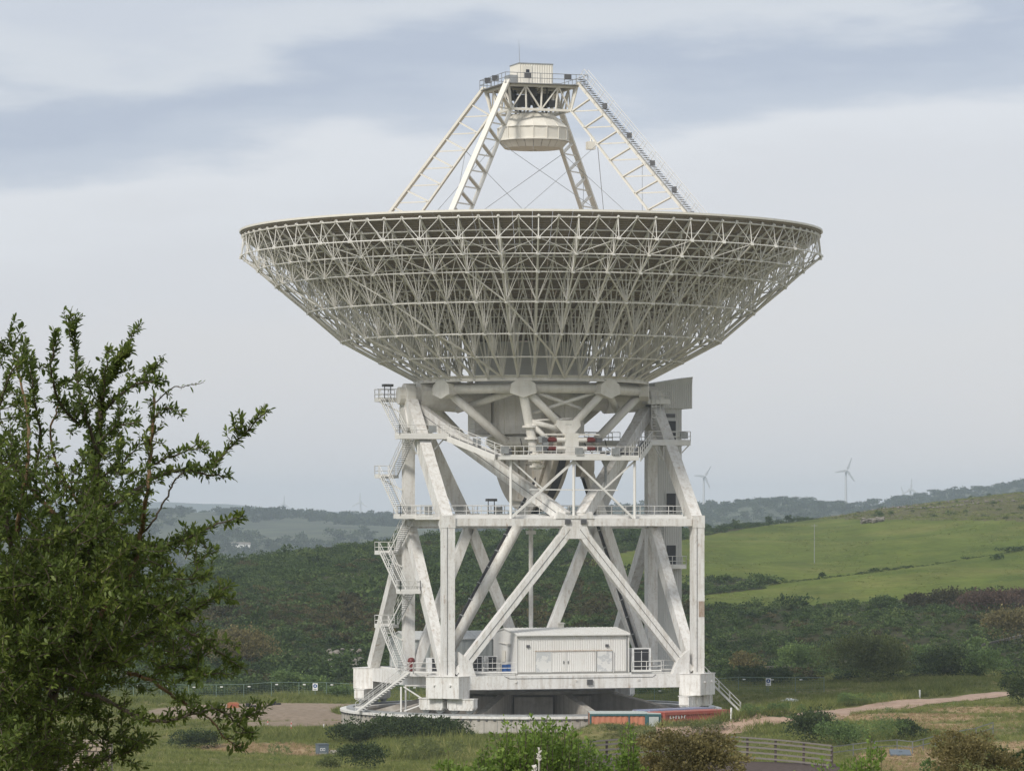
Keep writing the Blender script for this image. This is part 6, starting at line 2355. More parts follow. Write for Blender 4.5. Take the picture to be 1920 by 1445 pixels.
# hedge lines in the fields
hl = []
for (pts_, nn) in (([(1306, 1117), (1440, 1096), (1550, 1084), (1750, 1059), (1930, 1029)], 150),):
    xs = np.array([q[0] for q in pts_], float)
    ys = np.array([q[1] for q in pts_], float)
    for k in range(nn):
        px = xs[0] + (xs[-1] - xs[0]) * (k + nrg.uniform(-.4, .4)) / nn
        py = np.interp(px, xs, ys)
        ds = np.arange(700, 1300, 2.0)
        yy = HORIZON - (hill_z(np.full_like(ds, px), ds) - CAM_Z) * FPX / ds
        j = int(np.argmin(np.abs(yy - py)))
        hl.append((px, ds[j], 0.42 if px > 1440 else 0.9))
hp_ = np.array([(CAM_X + (a - 960) * b / FPX, b - CAM_D, float(hill_z(a, b))) for a, b, c in hl])
hsz = np.array([c for a, b, c in hl]) * np.exp(nrg.normal(-0.2, 0.5, len(hl)))
scatter('field_hedge', 'thin dark hedge line slanting across the green field', 'hedge', hp_, np.stack([np.zeros(len(hl))] * 2 + [nrg.uniform(0, 6, len(hl))], 1), np.stack([hsz * 1.6, hsz, hsz * 0.6], 1), nrg.integers(0, 5, len(hl)), scrub_c)

# woods on the hazy hills
far_c = proto_coll('wood_kind', [shrub_proto(300 + i, 'leaf_far', 120, 0.4) for i in range(4)])
N = 9000
wpx = nrg.uniform(-100, 2020, N)
wd_ = 2600 + 2400 * nrg.random(N) ** 0.9
wz = mid_h(wpx, wd_)
wx = CAM_X + (wpx - 960) * wd_ / FPX
clear = np.sin(wx * 0.012 + 1.0) * np.sin(wd_ * 0.006 + wx * 0.004) + 0.35 * np.sin(wx * 0.05)
kp = (clear < 0.25) | (wd_ > 4900)
wpx, wd_, wz, wx = wpx[kp], wd_[kp], wz[kp], wx[kp]
n = len(wx)
ws = nrg.uniform(2.5, 6.0, n)
scatter('hill_woods', 'bluish woods scattered over the hazy hills behind', 'woods', np.stack([wx, wd_ - CAM_D, wz - 1.0], 1), np.stack([np.zeros(n)] * 2 + [nrg.uniform(0, 6, n)], 1), np.stack([ws, ws, ws * nrg.uniform(0.7, 1.1, n)], 1), nrg.integers(0, 4, n), far_c)


# grass on the near ground
def grass_proto(seed, mat, blades=16, spreadr=0.5):
    rng = np.random.default_rng(seed)
    b = rng.normal(0, spreadr * 0.45, (blades, 3))
    b[:, 2] = 0
    lean = rng.normal(0, 0.3, (blades, 3))
    lean[:, 2] = rng.uniform(0.5, 1.05, blades)
    s = rand_dirs(rng, blades)
    s[:, 2] = 0
    wdt = 0.045
    v = np.stack([b - s * wdt, b + s * wdt, b + lean], 1).reshape(-1, 3)
    return big_mesh('tuft', v, 3, np.arange(3 * blades), M[mat], rng.random(blades))


grass_c = proto_coll('grass_kind', [grass_proto(400 + i, 'grass') for i in range(4)])
straw_c = proto_coll('straw_kind', [grass_proto(420 + i, 'straw') for i in range(3)])
# weeds and tussocks in the fields
N = 16000
wpx2 = nrg.uniform(1030, 2000, N)
wd2 = nrg.uniform(640, 1400, N)
wz2 = hill_z(wpx2, wd2)
wy2 = HORIZON - (wz2 - CAM_Z) * FPX / wd2
f2_, p2_ = hill_cover(wpx2, wy2)
patch = np.sin(wpx2 * 0.021 + wd2 * 0.013) + np.sin(wpx2 * 0.047 - wd2 * 0.031) + nrg.normal(0, 0.6, N)
k2 = (f2_ & (patch > 0.5)) | p2_
wpx2, wd2, wz2, pp2 = wpx2[k2], wd2[k2], wz2[k2], p2_[k2]
n = len(wpx2)
ws2 = nrg.uniform(0.12, 0.3, n) * np.where(pp2, 1.7, 1.0)
scatter('field_tussocks', 'low grass tussocks dotting the green field and pasture', 'grass', np.stack([CAM_X + (wpx2 - 960) * wd2 / FPX, wd2 - CAM_D, wz2 - 0.05], 1), np.stack([np.zeros(n)] * 2 + [nrg.uniform(0, 6, n)], 1), np.stack([ws2 * 5, ws2 * 5, ws2 * 1.4], 1), nrg.integers(0, 4, n), grass_c)

ROADX = np.array([1200, 1345, 1440, 1560, 1680, 1790, 1900, 2050], float)
ROADY = np.array([1379, 1366, 1352, 1335, 1321, 1310, 1299, 1288], float)
N = 90000
gpx = nrg.uniform(-80, 2000, N)
gdd = 292 + (540 - 292) * nrg.random(N) ** 1.0
gxx = CAM_X + (gpx - 960) * gdd / FPX
gz_ = zg(gxx, gdd)
gpy = HORIZON - (gz_ - CAM_Z) * FPX / gdd
dirt_, straw_, lush_ = cover_colors(gpx, gpy, gdd, gxx)
rr_ = np.hypot(gxx, gdd - CAM_D)
ok = (rr_ > 21.6) & (dirt_ < 0.45)
ok &= ~((np.abs(gpy - np.interp(gpx, ROADX, ROADY)) < 6.0) & (gpx > 1200))
ok &= ~((gxx > 5.5) & (gxx < 24) & (gdd - CAM_D > -28) & (gdd - CAM_D < -12) & (np.abs((gxx - 13.5) - (gdd - CAM_D + 26)) < 5.5)) & ~((gxx > 5.5) & (gxx < 13.6) & (gdd - CAM_D > -27) & (gdd - CAM_D < -21))
ok &= nrg.random(N) > dirt_
gpx, gdd, gxx, gz_, gpy, straw_, lush_ = [a[ok] for a in (gpx, gdd, gxx, gz_, gpy, straw_, lush_)]
verge = ((np.abs(gpy - np.interp(gpx, ROADX, ROADY) + 17) < 9) & (gpx > 1230) & (gpx < 1800))
h = 0.2 + 0.2 * nrg.random(len(gxx)) + lush_ * nrg.uniform(0.15, 0.55, len(gxx)) * np.where((gpx > 660) & (gpx < 930) & (gpy > 1380), 1.9, 1.0) + np.where(verge, nrg.uniform(0.2, 0.75, len(gxx)), 0)
h = h * np.where(nrg.random(len(gxx)) < 0.05, 1.7, 1.0)
h = h + np.where(gdd > 490, 0.35 * nrg.random(len(gxx)), 0)
iss = (nrg.random(len(gxx)) < straw_ * 0.85) & ~verge
for nm, lab, cat, msk, coll, k in (('lawn_grass', 'green and yellowing grass over the flat ground around the telescope', 'grass', ~iss, grass_c, 4), ('dry_straw', 'mown pale straw lying on the terraces', 'straw', iss, straw_c, 3)):
    m_ = int(msk.sum())
    hh = h[msk] * (1.0 if k == 4 else 0.8)
    wdt = np.clip(hh * 1.5, 0.5, 1.4)
    scatter(nm, lab, cat, np.stack([gxx, gdd - CAM_D, gz_ - 0.02], 1)[msk], np.stack([np.zeros(m_)] * 2 + [nrg.uniform(0, 6, m_)], 1), np.stack([wdt, wdt, hh], 1), nrg.integers(0, k, m_), coll)


# ------------------------------------------------------------------ individual bushes and trees
def gb(name, label, cat, px, py, wpx_, hpx_, mat, leaf, dens, seed, **kw):
    """bush on the near ground: base pixel and pixel size"""
    p, d = ground_hit(px, py)
    s = d / FPX
    w, h = wpx_ * s, hpx_ * s
    n = int(min(16000, dens * w * h / (leaf * leaf * 0.3)))
    return bush(name, label, cat, p, w, h, mat, leaf, n, seed, **kw)


def hbush(name, label, cat, px, py, wpx_, hpx_, mat, leaf, dens, seed, d=None, **kw):
    """bush on the hillside"""
    ds = np.arange(524, 1400, 1.0)
    yy = HORIZON - (hill_z(np.full_like(ds, float(px)), ds) - CAM_Z) * FPX / ds
    dd = float(ds[int(np.argmin(np.abs(yy - py)))]) if d is None else d
    p = hp(px, dd, -0.1)
    s = dd / FPX
    w, h = wpx_ * s, hpx_ * s
    n = int(min(14000, dens * w * h / (leaf * leaf * 0.3)))
    return bush(name, label, cat, p, w, h, mat, leaf, n, seed, **kw)


TH = 'dark thickets in front of the track'
gb('lentisk_thicket', 'large dark green thicket at the foot of the round concrete track', 'bush', 765, 1392, 262, 46, 'leaf_dark', 0.24, 7, 21, lobes=46, dpt=8, rr=(0.18, 0.32))
gb('lentisk_thicket', 'low dark thicket arm at the left end of the large thicket', 'bush', 668, 1391, 120, 32, 'leaf_dark', 0.24, 7, 22, lobes=22, dpt=5, rr=(0.2, 0.34))
gb('round_bush', 'rounded dark bush just right of the utility cabinet', 'bush', 668, 1443, 92, 46, 'leaf_dark', 0.18, 5, 23, lobes=14)
gb('round_bush', 'small low bush below the utility cabinet', 'bush', 614, 1444, 52, 24, 'leaf_olive', 0.16, 5, 24, lobes=9)
gb('round_bush', 'dark clipped bush on the lawn under the tree branches, left one', 'bush', 347, 1405, 64, 34, 'leaf_dark', 0.18, 5, 25, lobes=10)
gb('round_bush', 'dark clipped bush on the lawn under the tree branches, right one', 'bush', 392, 1404, 50, 32, 'leaf_dark', 0.18, 5, 26, lobes=9)
gb('sapling', 'thin spiky green sapling alone on the front lawn', 'plant', 522, 1437, 46, 42, 'leaf_mid', 0.22, 1.2, 27, lobes=8, aspect=0.22, rr=(0.15, 0.25))
gb('weed_clump', 'tall grey-green weeds between the thicket and the leafy bush', 'weeds', 810, 1425, 190, 40, 'leaf_olive', 0.26, 3, 28, lobes=20, dpt=8, aspect=0.2, rr=(0.1, 0.2))
gb('weed_clump', 'tall weeds hiding the foot of the orange cabin', 'weeds', 1170, 1386, 150, 27, 'leaf_olive', 0.26, 4, 29, lobes=18, dpt=3, aspect=0.18, rr=(0.16, 0.3))
gb('weed_clump', 'tall weeds hiding the foot of the long red container', 'weeds', 1315, 1380, 170, 29, 'leaf_olive', 0.26, 4, 30, lobes=22, dpt=3, aspect=0.18, rr=(0.16, 0.3))
gb('weed_clump', 'tall weeds along the road right of the white post', 'weeds', 1455, 1343, 150, 20, 'leaf_mid', 0.26, 4, 38, lobes=20, dpt=3, aspect=0.18, rr=(0.16, 0.3))
gb('weed_clump', 'tall flowering weeds on the verge below the big round tree', 'weeds', 1620, 1322, 170, 22, 'leaf_mid', 0.26, 4, 39, lobes=22, dpt=3, aspect=0.18, rr=(0.16, 0.3))
gb('green_bush', 'dense green bush beside the road behind the deck railing, left half', 'bush', 1520, 1394, 96, 58, 'leaf_dark', 0.22, 5, 31, lobes=18)
gb('green_bush', 'lighter green bush beside the road behind the deck railing, right half', 'bush', 1576, 1398, 82, 44, 'leaf_mid', 0.22, 5, 32, lobes=14)
gb('reed_clump', 'tall bright green reeds on the slope below the dirt road', 'reeds', 1650, 1392, 120, 46, 'leaf_mid', 0.34, 3.2, 33, lobes=18, aspect=0.16, rr=(0.2, 0.32))
gb('round_bush', 'small dark bush at the right end of the reeds', 'bush', 1712, 1386, 50, 36, 'leaf_dark', 0.2, 5, 34, lobes=9)
gb('round_bush', 'dark bush cut by the right edge beside the dirt road', 'bush', 1912, 1322, 66, 62, 'leaf_dark', 0.22, 5, 35, lobes=12)
gb('roadside_tuft', 'bright grass tuft at the road edge, larger one', 'grass tuft', 1777, 1331, 24, 13, 'leaf_mid', 0.3, 3, 36, lobes=5, aspect=0.18)
gb('roadside_tuft', 'bright grass tuft at the road edge, smaller one left of it', 'grass tuft', 1665, 1338, 22, 10, 'leaf_mid', 0.3, 3, 37, lobes=5, aspect=0.18)
# behind the fence
hbush('round_tree', 'big rounded olive-green tree behind the right fence', 'tree', 1624, 1312, 166, 92, 'leaf_olive', 0.3, 6, 41, d=508, lobes=34, rr=(0.16, 0.26))
hbush('shrub_tree', 'yellowish rounded shrub tree in the scrub behind the lower right stair', 'tree', 1397, 1272, 56, 50, 'leaf_brown', 0.3, 5, 42, lobes=12)
hbush('shrub_tree', 'green spreading shrub tree between the yellow one and the big round tree', 'tree', 1490, 1266, 78, 58, 'leaf_mid', 0.3, 5, 43, lobes=16)
hbush('shrub_tree', 'green shrub tree just left above the big round tree', 'tree', 1560, 1258, 66, 50, 'leaf_mid', 0.3, 5, 44, lobes=14)
hbush('shrub_tree', 'brown-topped shrub tree rising behind the big round tree', 'tree', 1676, 1250, 54, 46, 'leaf_brown', 0.3, 5, 45, lobes=12)
hbush('lentisk_thicket', 'black-green thicket right of the big round tree', 'bush', 1768, 1296, 120, 56, 'leaf_dark', 0.3, 5, 46, d=514, lobes=24, rr=(0.2, 0.32))
hbush('green_bush', 'fresh green bush between the dark thicket and the right edge', 'bush', 1852, 1292, 74, 56, 'leaf_mid', 0.28, 4, 47, d=512, lobes=16)
hbush('shrub_tree', 'pale green shrub tree above the dark thicket', 'tree', 1728, 1242, 46, 34, 'leaf_mid', 0.3, 5, 48, lobes=10)
hbush('shrub_tree', 'slim green shrub tree beside the low white wall', 'tree', 1830, 1232, 40, 44, 'leaf_mid', 0.3, 5, 49, lobes=10)
hbush('oak_tree', 'purple-brown oak at the lower edge of the field near the right border', 'tree', 1855, 1176, 112, 68, 'leaf_purple', 0.4, 4.5, 50, lobes=22, base=3.0, trunk=0.35)
hbush('oak_tree', 'golden-brown oak cut by the right edge below the purple one', 'tree', 1905, 1216, 110, 72, 'leaf_brown', 0.38, 4.5, 51, lobes=22, base=1.5, trunk=0.3)
hbush('oak_tree', 'rounded grey-brown oak on the field edge, left of a pair', 'tree', 1712, 1143, 48, 30, 'leaf_scrub_brown', 0.4, 5, 52, lobes=10)
hbush('oak_tree', 'broad dark oak on the field edge, right of a pair', 'tree', 1770, 1142, 84, 38, 'leaf_scrub_brown', 0.4, 5, 53, lobes=14)
hbush('oak_tree', 'low green oak on the field edge leftmost of the row', 'tree', 1655, 1145, 56, 26, 'leaf_scrub', 0.4, 5, 54, lobes=10)
hbush('oak_tree', 'dark oak touching the right border at the field edge', 'tree', 1912, 1140, 60, 36, 'leaf_purple', 0.4, 5, 55, lobes=10)
hbush('oak_tree', 'rounded rust-brown oak in the scrub behind the near tree', 'tree', 446, 1250, 120, 70, 'leaf_brown', 0.34, 5, 56, lobes=24)
hbush('oak_tree', 'small golden bush at the right foot of the rust-brown oak', 'tree', 496, 1252, 40, 30, 'leaf_brown', 0.3, 5, 57, lobes=9)
hbush('oak_tree', 'brown-grey oak hidden deep behind the near tree branches', 'tree', 370, 1240, 90, 48, 'leaf_purple', 0.34, 5, 58, lobes=16)
hbush('green_bush', 'fresh green bush behind the left fence beneath the rust-brown oak', 'bush', 537, 1284, 56, 46, 'leaf_mid', 0.26, 5, 59, d=520, lobes=14)
hbush('green_bush', 'low green bush behind the left fence beside the rubble heap', 'bush', 592, 1286, 50, 38, 'leaf_mid', 0.26, 5, 60, d=518, lobes=12)
hbush('green_bush', 'low green bush behind the left fence right of the sign', 'bush', 640, 1294, 60, 24, 'leaf_mid', 0.26, 5, 61, d=508, lobes=10)
hbush('lentisk_thicket', 'dark thicket behind the left fence below the rubble heap', 'bush', 490, 1296, 100, 28, 'leaf_dark', 0.26, 5, 62, d=513, lobes=16, rr=(0.2, 0.32))
hbush('lentisk_thicket', 'dark thicket behind the right stair and fence', 'bush', 1420, 1300, 150, 34, 'leaf_dark', 0.28, 5, 63, d=508, lobes=22, rr=(0.2, 0.32))
hbush('brown_bush', 'rust-brown bush halfway up the hill seen through the tower', 'bush', 897, 1142, 46, 28, 'leaf_brown', 0.4, 5, 64, lobes=10)
hbush('field_bush', 'small lone tree by the power pole in the green field', 'tree', 1541, 1087, 13, 15, 'leaf_scrub', 0.35, 5, 65, lobes=6)
hbush('field_bush', 'dark small tree at the left end of the field hedge', 'tree', 1426, 1101, 22, 24, 'leaf_scrub', 0.4, 5, 66, lobes=8)
hbush('field_bush', 'dark bush pair on the hedge line at the far right of the field', 'bush', 1867, 1049, 22, 10, 'leaf_scrub', 0.4, 5, 67, lobes=6)
hbush('field_bush', 'dark bush on the rough pasture below the skyline, left one', 'bush', 1648, 967, 12, 9, 'leaf_scrub', 0.4, 5, 68, lobes=5)
hbush('field_bush', 'dark bush on the rough pasture below the skyline, right one', 'bush', 1670, 966, 9, 7, 'leaf_scrub', 0.4, 5, 69, lobes=5)
for k, (px, w_) in enumerate(((1377, 16), (1442, 14), (1478, 12))):
    hbush('skyline_tree', ('leafy tree on the scrub skyline, nearest the telescope of three', 'leafy tree on the scrub skyline, middle of three', 'leafy tree on the scrub skyline, rightmost of three')[k], 'tree', px, float(np.interp(px, RID_PX, RID_PY)) + 2, w_, 17, 'leaf_scrub', 0.5, 4, 70 + k, group='trees on the scrub skyline', lobes=7)


# shoots: bushes made of upright leafy shoots, close to the camera
def shoot_bush(name, label, px, pytop, w_px, d, mat, leaf, nshoot, seed, h=None, cat='bush', lean=0.5, nl=70, heights=None, zbase=None):
    rng = np.random.default_rng(seed)
    c = G(px, d)
    if zbase is not None:
        c.z = zbase
    s = d / FPX
    ztop = CAM_Z - (pytop - HORIZON) * s
    H = ztop - c.z
    wd = w_px * s
    t = thing(name, label, cat, c)
    st = MB()
    Cs, Ds, Ls = [], [], []
    for k in range(nshoot):
        a, q = rng.uniform(0, 2 * math.pi), math.sqrt(rng.random())
        fx = q * math.cos(a)
        tip = np.array([fx * wd * 0.5, q * math.sin(a) * wd * 0.4, H * (rng.uniform(0.62, 1.0) * (1 - 0.35 * abs(fx) ** 2.5))])
        if heights is not None:
            tip[2] = H * np.interp(fx, *heights) * rng.uniform(0.75, 1.0)
        root = np.array([tip[0] * lean, tip[1] * lean, 0.0])
        mid = (root + tip) / 2 + rng.normal(0, 0.04 * wd, 3)
        ts = np.linspace(0, 1, 9)[:, None]
        P = (1 - ts) ** 2 * root + 2 * ts * (1 - ts) * mid + ts ** 2 * tip
        st.path([c + Vector(p) for p in P], 0.007 + 0.002 * H, 4, 0.002)
        u = rng.random(nl) ** 0.75
        u = 0.1 + 0.9 * u
        pos = (1 - u[:, None]) ** 2 * root + 2 * u[:, None] * (1 - u[:, None]) * mid + u[:, None] ** 2 * tip
        side = rand_dirs(rng, nl)
        pos = pos + side * (leaf * 3.2 * (1.12 - u))[:, None]
        up = tip - mid
        up = up / np.linalg.norm(up)
        dd_ = side * 0.9 + up * 0.7 + rng.normal(0, 0.2, (nl, 3))
        dd_ /= np.linalg.norm(dd_, axis=1, keepdims=True)
        Cs.append(pos)
        Ds.append(dd_)
        Ls.append(leaf * rng.uniform(0.6, 1.25, nl))
    # fuller body: leaf clumps through the lower mass
    nb = 30 * nshoot
    fxs = rng.uniform(-1, 1, nb)
    top = np.interp(fxs, *heights) if heights is not None else 1 - 0.35 * np.abs(fxs) ** 2.5
    nc = max(20, nshoot // 3)
    cx, cy = rng.uniform(-1, 1, nc), rng.uniform(-1, 1, nc)
    ctop = np.interp(cx, *heights) if heights is not None else 1 - 0.35 * np.abs(cx) ** 2.5
    cz = ctop * rng.uniform(0.45, 0.93, nc)
    ci_ = rng.integers(0, nc, nb)
    dv = rand_dirs(rng, nb)
    rad = rng.uniform(0.06, 0.13, nc)[ci_] * min(wd, 2.2)
    pos = np.stack([cx[ci_] * wd * 0.48, cy[ci_] * wd * 0.3, cz[ci_] * H], 1) + dv * (rad * (1 - np.abs(rng.normal(0, 0.2, nb))))[:, None] * np.array([1.2, 1.2, 0.8])
    dv2 = dv * 0.8 + rand_dirs(rng, nb) * 0.7 + np.array([0, 0, 0.4])
    dv2 /= np.linalg.norm(dv2, axis=1, keepdims=True)
    Cs.append(pos)
    Ds.append(dv2)
    Ls.append(leaf * rng.uniform(0.6, 1.3, nb))
    C = np.concatenate(Cs)
    Dd = np.concatenate(Ds)
    L = np.concatenate(Ls)
    n = len(C)
    hf = np.clip(C[:, 2] / H, 0, 1)
    v = leaf_quads(C, Dd, rand_dirs(rng, n), L, L * 0.55)
    me = big_mesh('foliage', v, 4, np.arange(4 * n), M[mat], np.clip(rng.random(n) * 0.95, 0, 1))
    inst('foliage', me, t)
    st.build('stems', M['bark'], t)
    return t


hts = ([-1, -0.8, -0.55, -0.3, 0.0, 0.3, 0.6, 0.8, 1.0], [0.70, 0.84, 1.0, 0.93, 0.99, 0.95, 0.9, 0.84, 0.72])
shoot_bush('leafy_bush', 'bright green leafy bush at the bottom centre in front of the track', 1015, 1332, 270, 42, 'leaf_green', 0.05, 170, 81, nl=95, lean=0.8, heights=hts)
shoot_bush('leafy_bush', 'bright green low arm of leaves left of the centre bush', 862, 1392, 120, 41, 'leaf_green', 0.048, 50, 82, nl=80, lean=0.85)
shoot_bush('leafy_bush', 'green leafy bush joining the centre bush on its right', 1170, 1340, 110, 43, 'leaf_green', 0.048, 56, 83, nl=85, lean=0.8, heights=([-1, -0.4, 0.1, 0.25, 0.4, 1.0], [0.66, 0.72, 0.98, 1.0, 0.86, 0.62]))
shoot_bush('leafy_bush', 'low dark leaves in front of the left deck railing', 1105, 1412, 130, 43, 'leaf_green', 0.048, 50, 85, nl=80, lean=0.85)
shoot_bush('leafy_bush', 'yellow-green leafy sprigs in front of the deck railing', 1585, 1378, 190, 46, 'leaf_green', 0.048, 60, 84, nl=75, lean=0.85, heights=([-1, -0.5, 0.0, 0.4, 0.6, 1.0], [0.80, 0.85, 0.82, 0.99, 1.0, 0.70]))
# brownish small-leaved bushes, middle foreground
def near_bush(label, px, pytop, w_px, d, mat, leaf, dens, seed, lobes=26, hfrac=1.0, rr=(0.16, 0.26)):
    c = G(px, d)
    s = d / FPX
    h = (CAM_Z - (pytop - HORIZON) * s) - c.z
    w = w_px * s
    n = int(min(26000, dens * w * min(h, w) / (leaf * leaf * 0.3)))
    return bush('holm_oak_bush', label, 'bush', c, w, h, mat, leaf, n, seed, lobes=lobes, rr=rr, base=h * 0.15)


near_bush('brownish small-leaved oak bush at the bottom right of centre', 1283, 1352, 215, 84, 'leaf_brown', 0.064, 4.8, 91, 30, rr=(0.13, 0.24))
near_bush('olive-brown small-leaved oak bush at the bottom right corner', 1818, 1356, 160, 92, 'leaf_brown', 0.066, 4.8, 92, 28, rr=(0.13, 0.24))
near_bush('dark green low bush right of the olive-brown oak bush', 1892, 1398, 90, 96, 'leaf_dark', 0.07, 6, 93, 18)
near_bush('dark green low bush left of the olive-brown oak bush', 1745, 1408, 80, 94, 'leaf_mid', 0.066, 6, 94, 16)

# pale dry weed stalks poking up in front of the leafy bush
for k, (px, top, lab) in enumerate(((1009, 1403, 'white dry flower stalk standing in front of the centre bush'), (1001, 1436, 'short white dry stalk at the bottom edge beside the tall one'))):
    b = W(px, 1475, 39.5)
    tpt = W(px + 1.5, top, 39.5)
    t = thing('dry_stalk', lab, 'dry plant', (b.x, b.y, b.z), 'dry stalks')
    MB().path([V(b.x, b.y, float(zg(b.x, 39.5))), b, b.lerp(tpt, 0.5) + V(0.004, 0, 0), tpt], 0.008, 6, 0.004).build('stem', M['dry_weed'], t)
    hd = MB()
    rg_ = random.Random(k)
    for j in range(26):
        q = tpt.lerp(b, rg_.uniform(0, 0.35))
        e = V(rg_.uniform(-1, 1), rg_.uniform(-1, 1), rg_.uniform(0.1, 1)) * 0.028
        hd.beam(q, q + e, 0.012, 0.008)
    hd.build('dry_flower', M['dry_weed'], t)
p, d = ground_hit(737, 1383)
t = thing('dry_stalk', 'pale flowering weed at the front edge of the dark thicket', 'dry plant', p, 'dry stalks')
sm_ = MB()
hd = MB()
rg_ = random.Random(9)
for j in range(9):
    q = p + V(rg_.uniform(-0.6, 0.6), rg_.uniform(-0.3, 0.3), rg_.uniform(0.8, 1.5))
    sm_.tube(p + V((q.x - p.x) * 0.5, 0, 0), q, 0.02, 4, 0.012)
    for i in range(7):
        z = q - V(0, 0, 0.07 * i)
        hd.beam(z, z + V(rg_.uniform(-.14, .14), rg_.uniform(-.1, .1), 0.08), 0.06, 0.04)
sm_.build('stem', M['dry_weed'], t)
hd.build('dry_flower', M['dry_weed'], t)
# ------------------------------------------------------------------ the near tree at the left
TD = 14.5
tb = G(60, TD)
tree = thing('wild_pear_tree', 'thorny small-leaved green tree filling the left foreground', 'tree', tb)
rt = np.random.default_rng(77)
BR = [
    ([(40, 2100), (55, 1700), (75, 1445), (100, 1300), (140, 1160), (165, 1040), (178, 930), (184, 830), (192, 745), (215, 690), (243, 655)], 26, 4, 0),
    ([(165, 1180), (215, 1120), (248, 1070), (264, 1000), (276, 920), (282, 850), (288, 790), (289, 742)], 12, 5, 1),
    ([(184, 850), (160, 780), (146, 720), (141, 660), (141, 616)], 7, 2, 0),
    ([(150, 800), (110, 750), (96, 690), (104, 622)], 7, 2, 0),
    ([(192, 745), (198, 700), (204, 652)], 4, 2, 0),
    ([(188, 775), (240, 728), (275, 716), (312, 714)], 6, 2, 0),
    ([(270, 700), (286, 690), (284, 696)], 3, 2, 0),
    ([(283, 765), (318, 731), (350, 723), (382, 717)], 3, 1, 2),
    ([(283, 790), (310, 765), (342, 778)], 4, 2, 0),
    ([(178, 960), (232, 935), (290, 895), (350, 880), (392, 878), (432, 838), (470, 800), (502, 767)], 9, 2, 0),
    ([(350, 880), (392, 890), (432, 893)], 5, 2, 0),
    ([(281, 872), (330, 852), (386, 837)], 5, 2, 0),
    ([(250, 1015), (295, 965), (325, 905), (344, 886)], 4, 3, 2),
    ([(165, 1060), (235, 1030), (320, 1020), (385, 992), (456, 966)], 9, 2, 0),
    ([(225, 1085), (290, 1045), (350, 1012), (372, 1000)], 5, 2, 0),
    ([(110, 1180), (200, 1155), (290, 1142), (350, 1150), (395, 1122), (432, 1096)], 9, 2, 0),
    ([(235, 1205), (320, 1172), (372, 1142)], 6, 2, 0),
    ([(330, 1168), (380, 1200), (425, 1232), (452, 1252)], 5, 2, 0),
    ([(240, 1260), (285, 1276), (320, 1300), (350, 1320), (392, 1345), (425, 1385), (444, 1403)], 8, 2, 1),
    ([(130, 1290), (200, 1312), (262, 1345), (315, 1350), (370, 1335), (412, 1330), (450, 1362), (474, 1380)], 9, 2, 0),
    ([(440, 1352), (470, 1340), (504, 1320)], 3, 2, 0),
    ([(300, 1255), (340, 1250), (390, 1262), (440, 1262)], 5, 2, 0),
    ([(150, 1360), (215, 1390), (290, 1380)], 5, 2, 0),
    ([(150, 1430), (205, 1424), (262, 1398)], 5, 2, 0),
    ([(100, 1300), (60, 1200), (30, 1080), (10, 960), (0, 850)], 16, 6, 0),
    ([(30, 1000), (50, 880), (52, 790), (40, 720), (25, 672)], 9, 3, 1),
    ([(60, 900), (75, 820), (62, 730), (58, 665)], 7, 2, 0),
    ([(0, 760), (20, 700), (52, 672)], 5, 2, 0),
    ([(0, 640), (8, 660), (0, 690)], 3, 2, 0),
    ([(140, 1000), (80, 940), (30, 880), (-20, 850)], 10, 4, 1),
    ([(150, 950), (110, 880), (95, 810), (110, 760)], 7, 3, 1),
    ([(150, 1130), (80, 1090), (10, 1060)], 10, 4, 0),
    ([(184, 830), (220, 800), (262, 790)], 5, 2, 0),
    ([(180, 900), (225, 870), (262, 830)], 5, 2, 0),
    ([(120, 1240), (190, 1215), (250, 1215)], 6, 3, 0),
    ([(90, 1330), (40, 1290), (-20, 1270)], 10, 4, 0),
    ([(80, 1420), (30, 1400), (-20, 1395)], 8, 4, 0),
    ([(100, 1320), (160, 1330), (195, 1350)], 5, 2, 0),
]
twig = MB()
LC, LDd, LL = [], [], []
PXM = TD / FPX


def pw(q, depth):
    return np.array(W(q[0], q[1], TD + depth))


def smooth_path(P, n):
    P = np.asarray(P)
    t = np.linspace(0, len(P) - 1, n)
    i = np.clip(t.astype(int), 0, len(P) - 2)
    f = (t - i)[:, None]
    p0 = P[np.maximum(i - 1, 0)]
    p1, p2 = P[i], P[i + 1]
    p3 = P[np.minimum(i + 2, len(P) - 1)]
    return 0.5 * ((2 * p1) + (-p0 + p2) * f + (2 * p0 - 5 * p1 + 4 * p2 - p3) * f ** 2 + (-p0 + 3 * p1 - 3 * p2 + p3) * f ** 3)


def leaves_along(P, n, size, spread, tipbias=1.0):
    L_ = len(P)
    u = rt.random(n) ** tipbias * (L_ - 1.001)
    i = u.astype(int)
    f = (u - i)[:, None]
    pos = P[i] * (1 - f) + P[i + 1] * f
    tan = P[i + 1] - P[i]
    tan /= np.maximum(np.linalg.norm(tan, axis=1, keepdims=True), 1e-9)
    sd2 = rand_dirs(rt, n)
    sd2 -= tan * (sd2 * tan).sum(1, keepdims=True)
    sd2 /= np.maximum(np.linalg.norm(sd2, axis=1, keepdims=True), 1e-9)
    dd_ = sd2 * rt.uniform(0.4, 1.2, (n, 1)) + tan * rt.uniform(-0.1, 1.1, (n, 1)) + np.array([0, 0, 0.22]) + rt.normal(0, 0.25, (n, 3))
    dd_ /= np.linalg.norm(dd_, axis=1, keepdims=True)
    LC.append(pos + sd2 * (spread * rt.random((n, 1))))
    LDd.append(dd_)
    LL.append(size * np.clip(np.exp(rt.normal(-0.08, 0.32, n)), 0.35, 1.7))


